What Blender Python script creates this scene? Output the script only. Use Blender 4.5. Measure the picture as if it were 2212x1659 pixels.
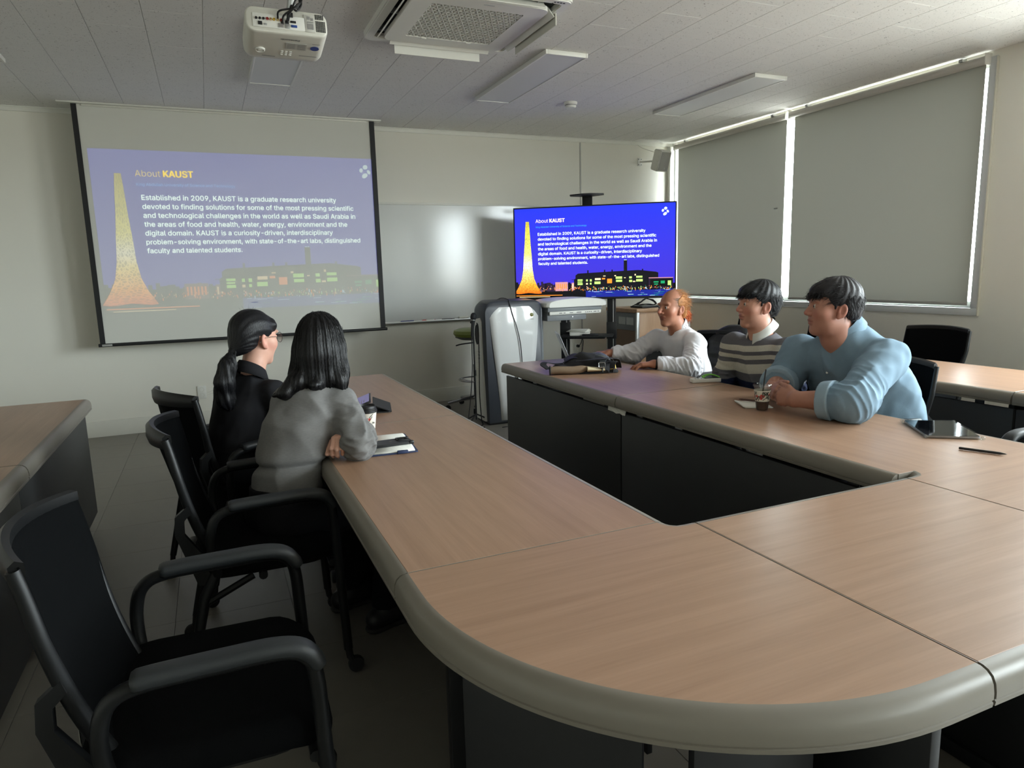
import bpy, bmesh, math, random
import numpy as np
from mathutils import Vector, Matrix

for _o in list(bpy.data.objects):
    bpy.data.objects.remove(_o, do_unlink=True)
SC = bpy.context.scene
COL = SC.collection
R = math.radians
random.seed(7)

# ------------------------------------------------------------------ camera, sky, exposure
cam_d = bpy.data.cameras.new('camera')
cam = bpy.data.objects.new('camera', cam_d)
COL.objects.link(cam)
SC.camera = cam
cam_d.sensor_fit = 'HORIZONTAL'
cam_d.sensor_width = 36.0
cam_d.lens = 1481.56 / 2212 * 36.0
cam_d.clip_start = 0.05
_y, _p, _r = 0.410349190, -0.163272973, -0.0276820428
_f = Vector((math.sin(_y)*math.cos(_p), math.cos(_y)*math.cos(_p), math.sin(_p)))
_rt = Vector((math.cos(_y), -math.sin(_y), 0))
_up = _rt.cross(_f)
_c, _s = math.cos(_r), math.sin(_r)
_X = _c*_rt + _s*_up
_Y = -_s*_rt + _c*_up
cam.matrix_world = Matrix(((_X.x, _Y.x, -_f.x, 0), (_X.y, _Y.y, -_f.y, 0), (_X.z, _Y.z, -_f.z, 1.366), (0, 0, 0, 1)))

W = bpy.data.worlds.new('overcast_sky')
SC.world = W
W.use_nodes = True
_bg = W.node_tree.nodes['Background']
_wt = W.node_tree
_tc = _wt.nodes.new('ShaderNodeTexCoord'); _sx = _wt.nodes.new('ShaderNodeSeparateXYZ'); _rp = _wt.nodes.new('ShaderNodeValToRGB')
_wt.links.new(_tc.outputs['Generated'], _sx.inputs[0]); _wt.links.new(_sx.outputs['Z'], _rp.inputs['Fac']); _wt.links.new(_rp.outputs['Color'], _bg.inputs['Color'])
_rp.color_ramp.elements[0].position = 0.0; _rp.color_ramp.elements[0].color = (0.42, 0.42, 0.40, 1)      # ground outside
_rp.color_ramp.elements[1].position = 0.02; _rp.color_ramp.elements[1].color = (0.88, 0.95, 1.0, 1)      # overcast sky
_bg.inputs['Strength'].default_value = 25.0
SC.view_settings.view_transform = 'Standard'
SC.view_settings.look = 'None'
SC.view_settings.exposure = 0.72
SC.view_settings.gamma = 1.0
SC.view_settings.use_curve_mapping = False
SC.cycles.use_denoising = True
SC.cycles.max_bounces = 12
SC.cycles.diffuse_bounces = 7
SC.cycles.caustics_reflective = False
SC.cycles.caustics_refractive = False
SC.cycles.sample_clamp_indirect = 6.0

RX = 5.2          # inner face of the window wall
FY = 6.98         # inner face of the whiteboard wall
CZ = 2.798        # ceiling
LX = -3.4
BY = -6.2

def portal(y0, y1, z0, z1):
    d = bpy.data.lights.new('window_daylight', 'AREA')
    d.shape = 'RECTANGLE'
    d.size = z1 - z0
    d.size_y = y1 - y0
    d.cycles.is_portal = True
    o = bpy.data.objects.new('window_daylight', d)
    COL.objects.link(o)
    o.location = (RX + 0.13, (y0+y1)/2, (z0+z1)/2)
    o.rotation_euler = (0, R(90), 0)
    return o
WINS = {1: (3.331, 6.905, 1.0, 2.752), 2: (0.70, 2.45, 1.0, 2.7), 4: (-2.6, -0.35, 1.0, 2.7), 3: (-6.0, -4.8, 1.0, 2.7)}
for _k in (2, 3, 4):
    portal(*WINS[_k])

# ------------------------------------------------------------------ helpers
def lin(c):
    c = c / 255.0
    return c / 12.92 if c <= 0.04045 else ((c + 0.055) / 1.055) ** 2.4
def rgb(r, g, b):
    return (lin(r), lin(g), lin(b), 1.0)

MATS = {}
def mat(name, col, rough=0.55, metal=0.0, var=0.06, scale=30.0, bump=0.0, bscale=200.0, spec=0.5, coat=0.0, stretch=(1, 1, 1), crough=0.1):
    m = bpy.data.materials.new(name)
    m.use_nodes = True
    nt = m.node_tree
    b = nt.nodes['Principled BSDF']
    b.inputs['Roughness'].default_value = rough
    b.inputs['Metallic'].default_value = metal
    b.inputs['Specular IOR Level'].default_value = spec
    if coat:
        b.inputs['Coat Weight'].default_value = coat
        b.inputs['Coat Roughness'].default_value = crough
    tc = nt.nodes.new('ShaderNodeTexCoord')
    mp = nt.nodes.new('ShaderNodeMapping')
    mp.inputs['Scale'].default_value = stretch
    nt.links.new(tc.outputs['Object'], mp.inputs['Vector'])
    n = nt.nodes.new('ShaderNodeTexNoise')
    n.inputs['Scale'].default_value = scale
    n.inputs['Detail'].default_value = 4
    nt.links.new(mp.outputs['Vector'], n.inputs['Vector'])
    mx = nt.nodes.new('ShaderNodeMix')
    mx.data_type = 'RGBA'
    lo = tuple(max(0, x*(1-var)) for x in col[:3]) + (1,)
    hi = tuple(min(1, x*(1+var)) for x in col[:3]) + (1,)
    mx.inputs[6].default_value = lo
    mx.inputs[7].default_value = hi
    nt.links.new(n.outputs['Fac'], mx.inputs[0])
    nt.links.new(mx.outputs[2], b.inputs['Base Color'])
    if bump:
        n2 = nt.nodes.new('ShaderNodeTexNoise')
        n2.inputs['Scale'].default_value = bscale
        n2.inputs['Detail'].default_value = 3
        nt.links.new(mp.outputs['Vector'], n2.inputs['Vector'])
        bp = nt.nodes.new('ShaderNodeBump')
        bp.inputs['Strength'].default_value = bump
        bp.inputs['Distance'].default_value = 0.003
        nt.links.new(n2.outputs['Fac'], bp.inputs['Height'])
        nt.links.new(bp.outputs['Normal'], b.inputs['Normal'])
    MATS[name] = m
    return m

def bsdf(m):
    return m.node_tree.nodes['Principled BSDF']

def glow(name, col, strength, base=None):
    """a lit part of a picture: emission over what the unlit surface looks like"""
    m = bpy.data.materials.new(name)
    m.use_nodes = True
    b = bsdf(m)
    b.inputs['Base Color'].default_value = base or (0.01, 0.01, 0.012, 1)
    b.inputs['Roughness'].default_value = 0.75 if base else 0.3
    b.inputs['Specular IOR Level'].default_value = 0.1 if base else 0.3
    b.inputs['Emission Color'].default_value = col
    b.inputs['Emission Strength'].default_value = strength
    MATS[name] = m
    return m

class MB:
    """collects faces with material slots and links them as one mesh object"""
    def __init__(self):
        self.v = []; self.f = []; self.mi = []; self.mats = []
    def slot(self, m):
        if m not in self.mats: self.mats.append(m)
        return self.mats.index(m)
    def add(self, vs, fs, m=None):
        o = len(self.v)
        self.v += [tuple(v) for v in vs]
        k = self.slot(m) if m else 0
        for f in fs:
            self.f.append(tuple(i+o for i in f)); self.mi.append(k)
        return self
    def bm(self, b, m=None, M=None):
        b.verts.ensure_lookup_table(); b.verts.index_update()
        vs = [(M @ v.co if M else v.co.copy()) for v in b.verts]
        self.add(vs, [[v.index for v in f.verts] for f in b.faces], m)
        b.free()
        return self
    def box(self, c, s, bev=0.0, m=None, rot=None, seg=2):
        b = bmesh.new()
        bmesh.ops.create_cube(b, size=1.0)
        bmesh.ops.scale(b, vec=s, verts=b.verts)
        if bev:
            bmesh.ops.bevel(b, geom=b.edges[:], offset=min(bev, min(s)*0.49), segments=seg, profile=0.5, affect='EDGES')
        M = Matrix.Translation(c)
        if rot is not None:
            M = M @ (rot.to_4x4() if isinstance(rot, Matrix) else Matrix.Rotation(rot, 4, 'Z'))
        return self.bm(b, m, M)
    def bx(self, x0, x1, y0, y1, z0, z1, bev=0.0, m=None, seg=2):
        return self.box(((x0+x1)/2, (y0+y1)/2, (z0+z1)/2), (abs(x1-x0), abs(y1-y0), abs(z1-z0)), bev, m, None, seg)
    def tube(self, pts, r, n=10, m=None, cap=True, smooth=0):
        pts = [Vector(p) for p in pts]
        if smooth: pts = spline(pts, smooth)
        rs = r if isinstance(r, (list, tuple)) else [r]*len(pts)
        if len(rs) != len(pts):
            rs = list(np.interp(np.linspace(0, 1, len(pts)), np.linspace(0, 1, len(rs)), rs))
        t0 = (pts[1]-pts[0]).normalized()
        a = t0.orthogonal().normalized()
        vs = []; fs = []
        for i, p in enumerate(pts):
            t = (pts[min(i+1, len(pts)-1)] - pts[max(i-1, 0)])
            t = t.normalized() if t.length > 1e-9 else t0
            a = (a - t*a.dot(t))
            a = a.normalized() if a.length > 1e-6 else t.orthogonal().normalized()
            b = t.cross(a)
            for k in range(n):
                g = 2*math.pi*k/n
                vs.append(p + (a*math.cos(g) + b*math.sin(g))*rs[i])
        for i in range(len(pts)-1):
            for k in range(n):
                fs.append((i*n+k, i*n+(k+1) % n, (i+1)*n+(k+1) % n, (i+1)*n+k))
        if cap:
            fs.append(tuple(range(n))[::-1]); fs.append(tuple((len(pts)-1)*n+k for k in range(n)))
        return self.add(vs, fs, m)
    def lathe(self, prof, n=28, m=None, M=None, cap=True):
        vs = []; fs = []
        for r, z in prof:
            for k in range(n):
                g = 2*math.pi*k/n
                v = Vector((r*math.cos(g), r*math.sin(g), z))
                vs.append(M @ v if M else v)
        for i in range(len(prof)-1):
            for k in range(n):
                fs.append((i*n+k, i*n+(k+1) % n, (i+1)*n+(k+1) % n, (i+1)*n+k))
        if cap:
            fs.append(tuple(range(n))[::-1]); fs.append(tuple((len(prof)-1)*n+k for k in range(n)))
        return self.add(vs, fs, m)
    def prism(self, poly, z0, z1, m=None, M=None):
        n = len(poly)
        vs = [Vector((x, y, z0)) for x, y in poly] + [Vector((x, y, z1)) for x, y in poly]
        if M: vs = [M @ v for v in vs]
        fs = [tuple(range(n))[::-1], tuple(range(n, 2*n))] + [(k, (k+1) % n, n+(k+1) % n, n+k) for k in range(n)]
        return self.add(vs, fs, m)
    def loft(self, rings, m=None, closed=True, cap=True):
        n = len(rings[0]); vs = [v for r in rings for v in r]; fs = []
        for i in range(len(rings)-1):
            for k in range(n if closed else n-1):
                fs.append((i*n+k, i*n+(k+1) % n, (i+1)*n+(k+1) % n, (i+1)*n+k))
        if cap and closed:
            fs.append(tuple(range(n))[::-1]); fs.append(tuple((len(rings)-1)*n+k for k in range(n)))
        return self.add(vs, fs, m)
    def build(self, name, m=None, parent=None, smooth=35, loc=None):
        me = bpy.data.meshes.new(name)
        me.from_pydata(self.v, [], self.f)
        if m: me.materials.append(m)
        else:
            for x in self.mats: me.materials.append(x)
            if len(self.mats) > 1: me.polygons.foreach_set('material_index', self.mi)
        me.validate()
        b = bmesh.new(); b.from_mesh(me); bmesh.ops.recalc_face_normals(b, faces=b.faces[:]); b.to_mesh(me); b.free()
        if smooth:
            me.shade_smooth()
            me.set_sharp_from_angle(angle=R(smooth))
        o = bpy.data.objects.new(name, me)
        COL.objects.link(o)
        if parent: o.parent = parent
        if loc: o.location = loc
        return o

def spline(pts, k=6):
    pts = [Vector(p) for p in pts]
    P = [pts[0]*2-pts[1]] + pts + [pts[-1]*2-pts[-2]]
    out = []
    for i in range(1, len(P)-2):
        a, b, c, d = P[i-1], P[i], P[i+1], P[i+2]
        for j in range(k):
            t = j/k
            out.append(0.5*((2*b) + (c-a)*t + (2*a-5*b+4*c-d)*t*t + (3*b-a-3*c+d)*t**3))
    out.append(P[-2])
    return out

def rrect(w, h, r, n=5):
    """rounded rectangle outline centred on 0"""
    out = []
    for cx, cy, a0 in ((w/2-r, h/2-r, 0), (-w/2+r, h/2-r, 90), (-w/2+r, -h/2+r, 180), (w/2-r, -h/2+r, 270)):
        for k in range(n+1):
            a = R(a0 + 90*k/n)
            out.append((cx+r*math.cos(a), cy+r*math.sin(a)))
    return out

def tag(o, label=None, cat=None, group=None, kind=None):
    if label: o['label'] = label
    if cat: o['category'] = cat
    if group: o['group'] = group
    if kind: o['kind'] = kind
    return o
def thing(name, label, cat, loc=(0, 0, 0), rz=0.0, group=None):
    o = bpy.data.objects.new(name, None)
    o.empty_display_size = 0.1
    COL.objects.link(o)
    o.location = loc
    o.rotation_euler = (0, 0, rz)
    return tag(o, label, cat, group)
def dup(root, loc=None, rz=None, label=None, group=None):
    r = root.copy(); COL.objects.link(r)
    if loc is not None: r.location = loc
    if rz is not None: r.rotation_euler = (0, 0, rz)
    tag(r, label, None, group)
    for ch in list(root.children):
        c = ch.copy(); COL.objects.link(c); c.parent = r
        for g in ch.children:
            d = g.copy(); COL.objects.link(d); d.parent = c
    return r
def inst(o, name, loc, parent=None):
    c = bpy.data.objects.new(name, o.data); COL.objects.link(c); c.location = loc
    if parent: c.parent = parent
    return c
def struct(mb, name, m=None, smooth=35):
    return tag(mb.build(name, m, None, smooth), None, None, None, 'structure')

# ------------------------------------------------------------------ materials
M_wall = mat('painted_wall', rgb(226, 224, 214), 0.7, var=0.015, scale=3, bump=0.08, bscale=400)
M_base = mat('baseboard_paint', rgb(218, 217, 208), 0.5, var=0.02)
M_trimw = mat('white_trim', rgb(222, 222, 214), 0.45, var=0.02)
M_alu = mat('aluminium', rgb(190, 192, 192), 0.35, 0.8, var=0.04)
M_wfr = mat('window_frame_grey', rgb(196, 199, 200), 0.45, var=0.02)
M_white = mat('white_plastic', rgb(226, 226, 220), 0.4, var=0.015)
M_offw = mat('off_white_plastic', rgb(214, 213, 204), 0.45, var=0.02)
M_black = mat('black_plastic', rgb(27, 28, 30), 0.45, var=0.1)
M_dark = mat('soft_black', rgb(20, 21, 23), 0.6, var=0.12)
M_rub = mat('rubber_black', rgb(22, 22, 23), 0.8, var=0.1)
M_cable = mat('cable_black', rgb(18, 18, 19), 0.5, var=0.1)
M_chrome = mat('chrome', rgb(200, 200, 202), 0.18, 1.0, var=0.02)
M_lip = mat('table_edge_moulding', rgb(126, 120, 110), 0.38, var=0.03, scale=8)
M_panel = mat('charcoal_panel', rgb(50, 51, 52), 0.5, var=0.05, scale=120, bump=0.12, bscale=700)
M_blind = mat('blind_fabric', rgb(150, 151, 141), 0.85, var=0.035, scale=500, bump=0.1, bscale=900)
def let_light_through(m, k, col):
    nt = m.node_tree; b = bsdf(m); o = [n for n in nt.nodes if n.type == 'OUTPUT_MATERIAL'][0]
    t = nt.nodes.new('ShaderNodeBsdfTranslucent'); t.inputs['Color'].default_value = col
    x = nt.nodes.new('ShaderNodeMixShader'); x.inputs[0].default_value = k
    nt.links.new(b.outputs[0], x.inputs[1]); nt.links.new(t.outputs[0], x.inputs[2]); nt.links.new(x.outputs[0], o.inputs['Surface'])
let_light_through(M_blind, 0.10, (0.062, 0.060, 0.052, 1))
M_tube = mat('blind_headrail', rgb(196, 194, 186), 0.5, var=0.02)
M_floor = mat('floor_tile', rgb(122, 118, 110), 0.42, var=0.07, scale=14, bump=0.12, bscale=260)
M_paper = mat('paper', rgb(232, 231, 222), 0.7, var=0.02)
M_board = mat('whiteboard_enamel', rgb(206, 208, 205), 0.13, var=0.02, scale=3)
M_fabric = mat('screen_fabric', rgb(208, 208, 200), 0.8, var=0.012, scale=2)
M_mesh = mat('chair_mesh', rgb(11, 12, 13), 0.95, spec=0.04, var=0.2, scale=500, bump=0.25, bscale=900)
M_seat = mat('chair_seat_fabric', rgb(14, 15, 16), 0.95, spec=0.05, var=0.2, scale=600, bump=0.2, bscale=900)
M_frame = mat('chair_frame', rgb(18, 19, 20), 0.42, var=0.1, spec=0.3)
M_pad = mat('chair_arm_pad', rgb(34, 37, 39), 0.5, var=0.08)

def wood(name, c1, c2, axis, sc=1.0, rough=0.34):
    m = bpy.data.materials.new(name); m.use_nodes = True
    nt = m.node_tree; b = bsdf(m)
    b.inputs['Roughness'].default_value = rough
    b.inputs['Specular IOR Level'].default_value = 0.45
    tc = nt.nodes.new('ShaderNodeTexCoord'); mp = nt.nodes.new('ShaderNodeMapping')
    s = {'x': (1.0*sc, 24*sc, 24*sc), 'y': (24*sc, 1.0*sc, 24*sc), 'z': (16*sc, 16*sc, 1.1*sc)}[axis]
    mp.inputs['Scale'].default_value = s
    nt.links.new(tc.outputs['Object'], mp.inputs['Vector'])
    n = nt.nodes.new('ShaderNodeTexNoise'); n.inputs['Scale'].default_value = 1.0; n.inputs['Detail'].default_value = 5; n.inputs['Distortion'].default_value = 0.9
    n2 = nt.nodes.new('ShaderNodeTexNoise'); n2.inputs['Scale'].default_value = 7.0; n2.inputs['Detail'].default_value = 3
    nt.links.new(mp.outputs['Vector'], n.inputs['Vector']); nt.links.new(mp.outputs['Vector'], n2.inputs['Vector'])
    ad = nt.nodes.new('ShaderNodeMath'); ad.operation = 'MULTIPLY_ADD'; ad.inputs[1].default_value = 0.45
    nt.links.new(n2.outputs['Fac'], ad.inputs[0]); nt.links.new(n.outputs['Fac'], ad.inputs[2])
    rp = nt.nodes.new('ShaderNodeValToRGB')
    rp.color_ramp.elements[0].position = 0.50; rp.color_ramp.elements[0].color = c1
    rp.color_ramp.elements[1].position = 0.98; rp.color_ramp.elements[1].color = c2
    nt.links.new(ad.outputs[0], rp.inputs['Fac']); nt.links.new(rp.outputs['Color'], b.inputs['Base Color'])
    MATS[name] = m
    return m
M_woodY = wood('beech_laminate_lengthwise', rgb(148, 116, 93), rgb(165, 132, 108), 'y')
M_woodX = wood('beech_laminate_crosswise', rgb(148, 116, 93), rgb(165, 132, 108), 'x')
M_cabw = wood('cabinet_beech', rgb(190, 150, 116), rgb(206, 168, 134), 'z')

def ceiling_mat():
    m = mat('ceiling_fissured_tile', rgb(226, 225, 222), 0.85, var=0.02, scale=5)
    nt = m.node_tree; b = bsdf(m)
    tc = nt.nodes.new('ShaderNodeNewGeometry')
    v = nt.nodes.new('ShaderNodeTexNoise'); v.inputs['Scale'].default_value = 95; v.inputs['Detail'].default_value = 2.0; v.inputs['Distortion'].default_value = 1.4
    nt.links.new(tc.outputs['Position'], v.inputs['Vector'])
    rp = nt.nodes.new('ShaderNodeValToRGB'); rp.color_ramp.elements[0].position = 0.655; rp.color_ramp.elements[1].position = 0.70
    nt.links.new(v.outputs['Fac'], rp.inputs['Fac'])
    mx = nt.nodes.new('ShaderNodeMix'); mx.data_type = 'RGBA'
    old = b.inputs['Base Color'].links[0].from_socket
    nt.links.new(rp.outputs['Color'], mx.inputs[0]); nt.links.new(old, mx.inputs[6]); mx.inputs[7].default_value = rgb(128, 126, 122)
    nt.links.new(mx.outputs[2], b.inputs['Base Color'])
    bp = nt.nodes.new('ShaderNodeBump'); bp.inputs['Strength'].default_value = 0.5; bp.inputs['Distance'].default_value = 0.003; bp.invert = True
    nt.links.new(rp.outputs['Color'], bp.inputs['Height']); nt.links.new(bp.outputs['Normal'], b.inputs['Normal'])
    return m
M_ceil = ceiling_mat()

def glass_mat(name, tint=(1, 1, 1, 1), gloss=0.06):
    m = bpy.data.materials.new(name); m.use_nodes = True
    nt = m.node_tree; nt.nodes.clear()
    o = nt.nodes.new('ShaderNodeOutputMaterial'); t = nt.nodes.new('ShaderNodeBsdfTransparent'); g = nt.nodes.new('ShaderNodeBsdfGlossy')
    t.inputs['Color'].default_value = tint; g.inputs['Roughness'].default_value = 0.03
    x = nt.nodes.new('ShaderNodeMixShader'); x.inputs[0].default_value = gloss
    nt.links.new(t.outputs[0], x.inputs[1]); nt.links.new(g.outputs[0], x.inputs[2]); nt.links.new(x.outputs[0], o.inputs['Surface'])
    MATS[name] = m
    return m
M_pane = glass_mat('window_pane', (0.95, 0.97, 0.96, 1), 0.05)
M_clear = glass_mat('clear_plastic', (0.93, 0.95, 0.95, 1), 0.10)

# ------------------------------------------------------------------ room shell
TH = 0.22
fl = MB(); fl.bx(LX, RX, BY, FY, -0.14, -0.004)
floor = struct(fl, 'floor', M_floor, 0)
ftile = None
t = 0.45
nx0 = -0.24 - 3*t
for i in range(15):
    for j in range(15):
        x0 = nx0 + i*t; x1 = min(x0+t, RX); y1 = FY - j*t; y0 = y1-t
        if x0 > RX-0.02: continue
        if x1-x0 < t-0.001:
            b = MB(); b.bx(0.0006, x1-x0-0.0006, 0.0006, t-0.0006, -0.005, 0, 0.0008, None, 1)
            o = b.build('floor_tile', M_floor, floor, 0); o.location = (x0, y0, 0)
            continue
        if ftile is None:
            b = MB(); b.bx(0.0006, t-0.0006, 0.0006, t-0.0006, -0.005, 0, 0.0008, None, 1)
            ftile = b.build('floor_tile', M_floor, floor, 0); ftile.location = (x0, y0, 0)
        else:
            inst(ftile, 'floor_tile', (x0, y0, 0), floor)
# plain floor round the tiled part
b = MB(); b.bx(LX, nx0, BY, FY, -0.005, 0); b.bx(nx0, RX, BY, FY-15*t, -0.005, 0)
o = b.build('plain_floor', M_floor, floor, 0)

w = MB(); w.bx(LX, RX+TH, FY, FY+0.2, -0.14, CZ+0.2)
wall_front = struct(w, 'wall_front', M_wall, 0)
w = MB(); w.bx(LX-0.2, LX, BY-0.2, FY+0.2, -0.14, CZ+0.2)
struct(w, 'wall_left', M_wall, 0)
w = MB(); w.bx(LX, RX+TH, BY-0.2, BY, -0.14, CZ+0.2)
struct(w, 'wall_back', M_wall, 0)
w = MB()
w.bx(RX, RX+TH, BY, FY, -0.14, 1.0)
w.bx(RX, RX+TH, BY, FY, 2.752, CZ+0.2)
ys = [BY]
for k in (3, 4, 2, 1): ys += [WINS[k][0], WINS[k][1]]
ys.append(FY)
for i in range(0, len(ys), 2): w.bx(RX, RX+TH, ys[i], ys[i+1], 1.0, 2.752)
for k in (2, 3, 4): w.bx(RX, RX+TH, WINS[k][0], WINS[k][1], 2.7, 2.752)
wall_right = struct(w, 'wall_right', M_wall, 0)

c = MB(); c.bx(LX-0.1, RX+0.1, BY-0.1, FY+0.1, CZ+0.008, CZ+0.19)
ceiling = struct(c, 'ceiling', M_ceil, 0)
ct = None
AC = (0.985, 1.905, 3.42, 4.34)
x0 = 0.11 - 6*0.3
nc = 0
for i in range(25):
    xa = x0 + i*0.3
    if xa > RX-0.05: break
    off = 0.0 if i % 2 == 0 else 0.3
    yb = FY
    seam = 4.69 + off
    ks = sorted([seam + 0.6*k for k in range(-8, 6)])
    ks = [k for k in ks if 1.7 < k < FY-0.02] + [FY]
    for ya, yb in zip(ks[:-1], ks[1:]):
        xb = min(xa+0.3, RX)
        if AC[0]-0.02 < xa and xb < AC[1]+0.02 and AC[2] < ya and yb < AC[3]: continue
        full = abs(yb-ya-0.6) < 1e-4 and abs(xb-xa-0.3) < 1e-4
        if full and ct:
            inst(ct, 'ceiling_tile', (xa, ya, CZ), ceiling)
        else:
            b = MB(); b.bx(0.0008, xb-xa-0.0008, 0.0005, yb-ya-0.0005, 0, 0.009, 0.0018, None, 1)
            o = b.build('ceiling_tile', M_ceil, ceiling, 0); o.location = (xa, ya, CZ)
            if full: ct = o
b = MB(); b.bx(LX, x0, BY, FY, CZ, CZ+0.009); b.bx(x0, RX, BY, 1.68, CZ, CZ+0.009)
b.build('plain_ceiling', M_ceil, ceiling, 0)

# cornice, baseboards, wall joint
b = MB(); b.bx(LX, RX-0.0, FY-0.018, FY, CZ-0.04, CZ, 0.003); b.bx(LX, RX, FY-0.026, FY, CZ-0.008, CZ, 0.002)
struct(b, 'trim_1', M_trimw)
b = MB(); b.bx(LX, RX, FY-0.012, FY, 0.0, 0.145, 0.003)
struct(b, 'baseboard_front', M_base)
b = MB(); b.bx(RX-0.012, RX, BY, FY-0.012, 0.0, 0.145, 0.003)
struct(b, 'baseboard_right', M_base)
b = MB(); b.bx(3.935, 3.953, FY-0.006, FY, 0.145, CZ-0.04, 0.002)
struct(b, 'trim_2', mat('joint_strip', rgb(176, 175, 170), 0.5))
b = MB(); b.bx(RX-0.075, RX, FY-0.055, FY, 0.145, CZ-0.04, 0.006)
struct(b, 'trim_3', M_trimw)

# windows
def window(n, y0, y1, z0, z1, mull):
    fr = MB()
    d0, d1 = RX+0.06, RX+0.12
    fw = 0.045
    fr.bx(d0, d1, y0, y1, z0, z0+fw, 0.003); fr.bx(d0, d1, y0, y1, z1-fw, z1, 0.003)
    fr.bx(d0, d1, y0, y0+fw, z0+fw, z1-fw, 0.003); fr.bx(d0, d1, y1-fw, y1, z0+fw, z1-fw, 0.003)
    for my in mull: fr.bx(d0, d1, my-0.03, my+0.03, z0+fw, z1-fw, 0.003)
    win = struct(fr, 'window_%d' % n, M_wfr)
    e = [y0+fw] + [s for my in mull for s in (my-0.03, my+0.03)] + [y1-fw]
    for i in range(0, len(e), 2):
        p = MB(); p.bx(RX+0.088, RX+0.092, e[i], e[i+1], z0+fw, z1-fw)
        p.build('pane', M_pane, win, 0)
    # casing on the room side
    cs = MB(); x0, x1 = RX-0.014, RX+0.07
    cw = 0.056
    cs.bx(x0, x1, y0-cw, y1+min(cw, 0.05), z0-cw, z0, 0.004)
    cs.bx(x0, x1, y0-cw, y0, z0, z1+0.008, 0.004)
    cs.bx(x0, x1, y1, y1+min(cw, 0.05), z0, z1+0.008, 0.004)
    cs.build('window_casing', M_wfr, win)
    bd = MB(); bd.bx(RX-0.022, RX-0.0, y0-cw-0.008, y0-cw+0.002, z0-cw, z1, 0.003)
    bd.build('casing_bead', mat('casing_bead_%d' % n, rgb(205, 202, 190), 0.5), win)
    return win
window(1, *WINS[1], [])
window(2, *WINS[2], [1.6])
window(3, *WINS[3], [-5.4])
window(4, *WINS[4], [-1.5])

# roller blinds
def blind(label, y0, y1, zb, chain_y):
    t_ = thing('roller_blind', label, 'blind', (RX, (y0+y1)/2, CZ), 0, None)
    L = lambda y: y - (y0+y1)/2
    f = MB()
    ny, nz = 14, 18
    vs = []
    for j in range(nz+1):
        for i in range(ny+1):
            y = y0 + (y1-y0)*i/ny; z = zb + (2.735-zb)*j/nz
            vs.append((-0.020 + 0.0012*math.sin(3*y+1.3*z) + 0.0008*math.sin(9*y), L(y), z-CZ))
    fs = [(j*(ny+1)+i, j*(ny+1)+i+1, (j+1)*(ny+1)+i+1, (j+1)*(ny+1)+i) for j in range(nz) for i in range(ny)]
    f.add(vs, fs)
    o = f.build('blind_fabric', M_blind, t_, 60)
    h = MB()
    h.tube([(-0.045, L(y0-0.02), 2.738-CZ), (-0.045, L(y1+0.02), 2.738-CZ)], 0.03, 20)
    h.build('headrail', M_tube, t_)
    for yy in (y0-0.024, y1+0.024):
        b = MB(); b.box((-0.042, L(yy), 2.742-CZ), (0.07, 0.008, 0.078), 0.003)
        b.build('end_bracket', M_white, t_)
    for k in (0.09, 0.9):
        b = MB(); b.box((-0.045, L(y0+(y1-y0)*k), 2.776-CZ), (0.05, 0.03, 0.02), 0.003); b.build('ceiling_clip', M_alu, t_)
    b = MB(); b.box((-0.02, 0, zb-CZ+0.004), (0.012, y1-y0, 0.024), 0.004)
    b.build('bottom_bar', mat('blind_bar_'+str(round(y0)), rgb(150, 150, 146), 0.5), t_)
    if chain_y:
        ch = MB()
        for dy in (0, 0.014):
            n = 110
            for k in range(n):
                z = 2.71 - (2.71-1.24)*k/n
                g = bmesh.new(); bmesh.ops.create_icosphere(g, subdivisions=1, radius=0.0032)
                ch.bm(g, None, Matrix.Translation((-0.034, L(chain_y+dy), z-CZ)))
        oc = ch.build('bead_chain', mat('bead_chain_plastic', rgb(205, 200, 180), 0.5), t_); oc['kind'] = 'stuff'
    return t_
blind('wide grey roller blind nearest the plain wall pillar, drawn down over the window', 3.347, 5.09, 1.026, None)
bl2 = blind('grey roller blind beside the front corner with a bead chain at its edge', 5.185, 6.84, 1.03, 5.155)
b = MB(); b.box((-0.0225, 5.29-(5.185+6.84)/2, 1.9-CZ), (0.001, 0.05, 0.014)); b.build('blind_tag', M_alu, bl2, 0)
# ------------------------------------------------------------------ text
import os
FONT = None
try:
    FONT = bpy.data.fonts.load(os.path.join(bpy.utils.system_resource('DATAFILES'), 'fonts', 'Inter.woff2'))
except Exception:
    FONT = None
def raw_text(s, res=3):
    c = bpy.data.curves.new('text', 'FONT')
    c.body = s
    if FONT: c.font = FONT
    c.resolution_u = res
    o = bpy.data.objects.new('text', c)
    COL.objects.link(o)
    dg = bpy.context.evaluated_depsgraph_get(); dg.update()
    me = bpy.data.meshes.new_from_object(o.evaluated_get(dg))
    vs = [Vector((v.co.x, v.co.y, 0)) for v in me.vertices]
    fs = [tuple(p.vertices) for p in me.polygons]
    bpy.data.objects.remove(o); bpy.data.curves.remove(c); bpy.data.meshes.remove(me)
    return vs, fs
_ADV = {}
def advance(s):
    if s not in _ADV:
        w_ = lambda t: max(v.x for v in raw_text(t)[0])-min(v.x for v in raw_text(t)[0])
        if '' not in _ADV: _ADV[''] = w_('||')
        _ADV[s] = w_('|'+s+'|')-_ADV['']
    return _ADV[s]
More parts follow.
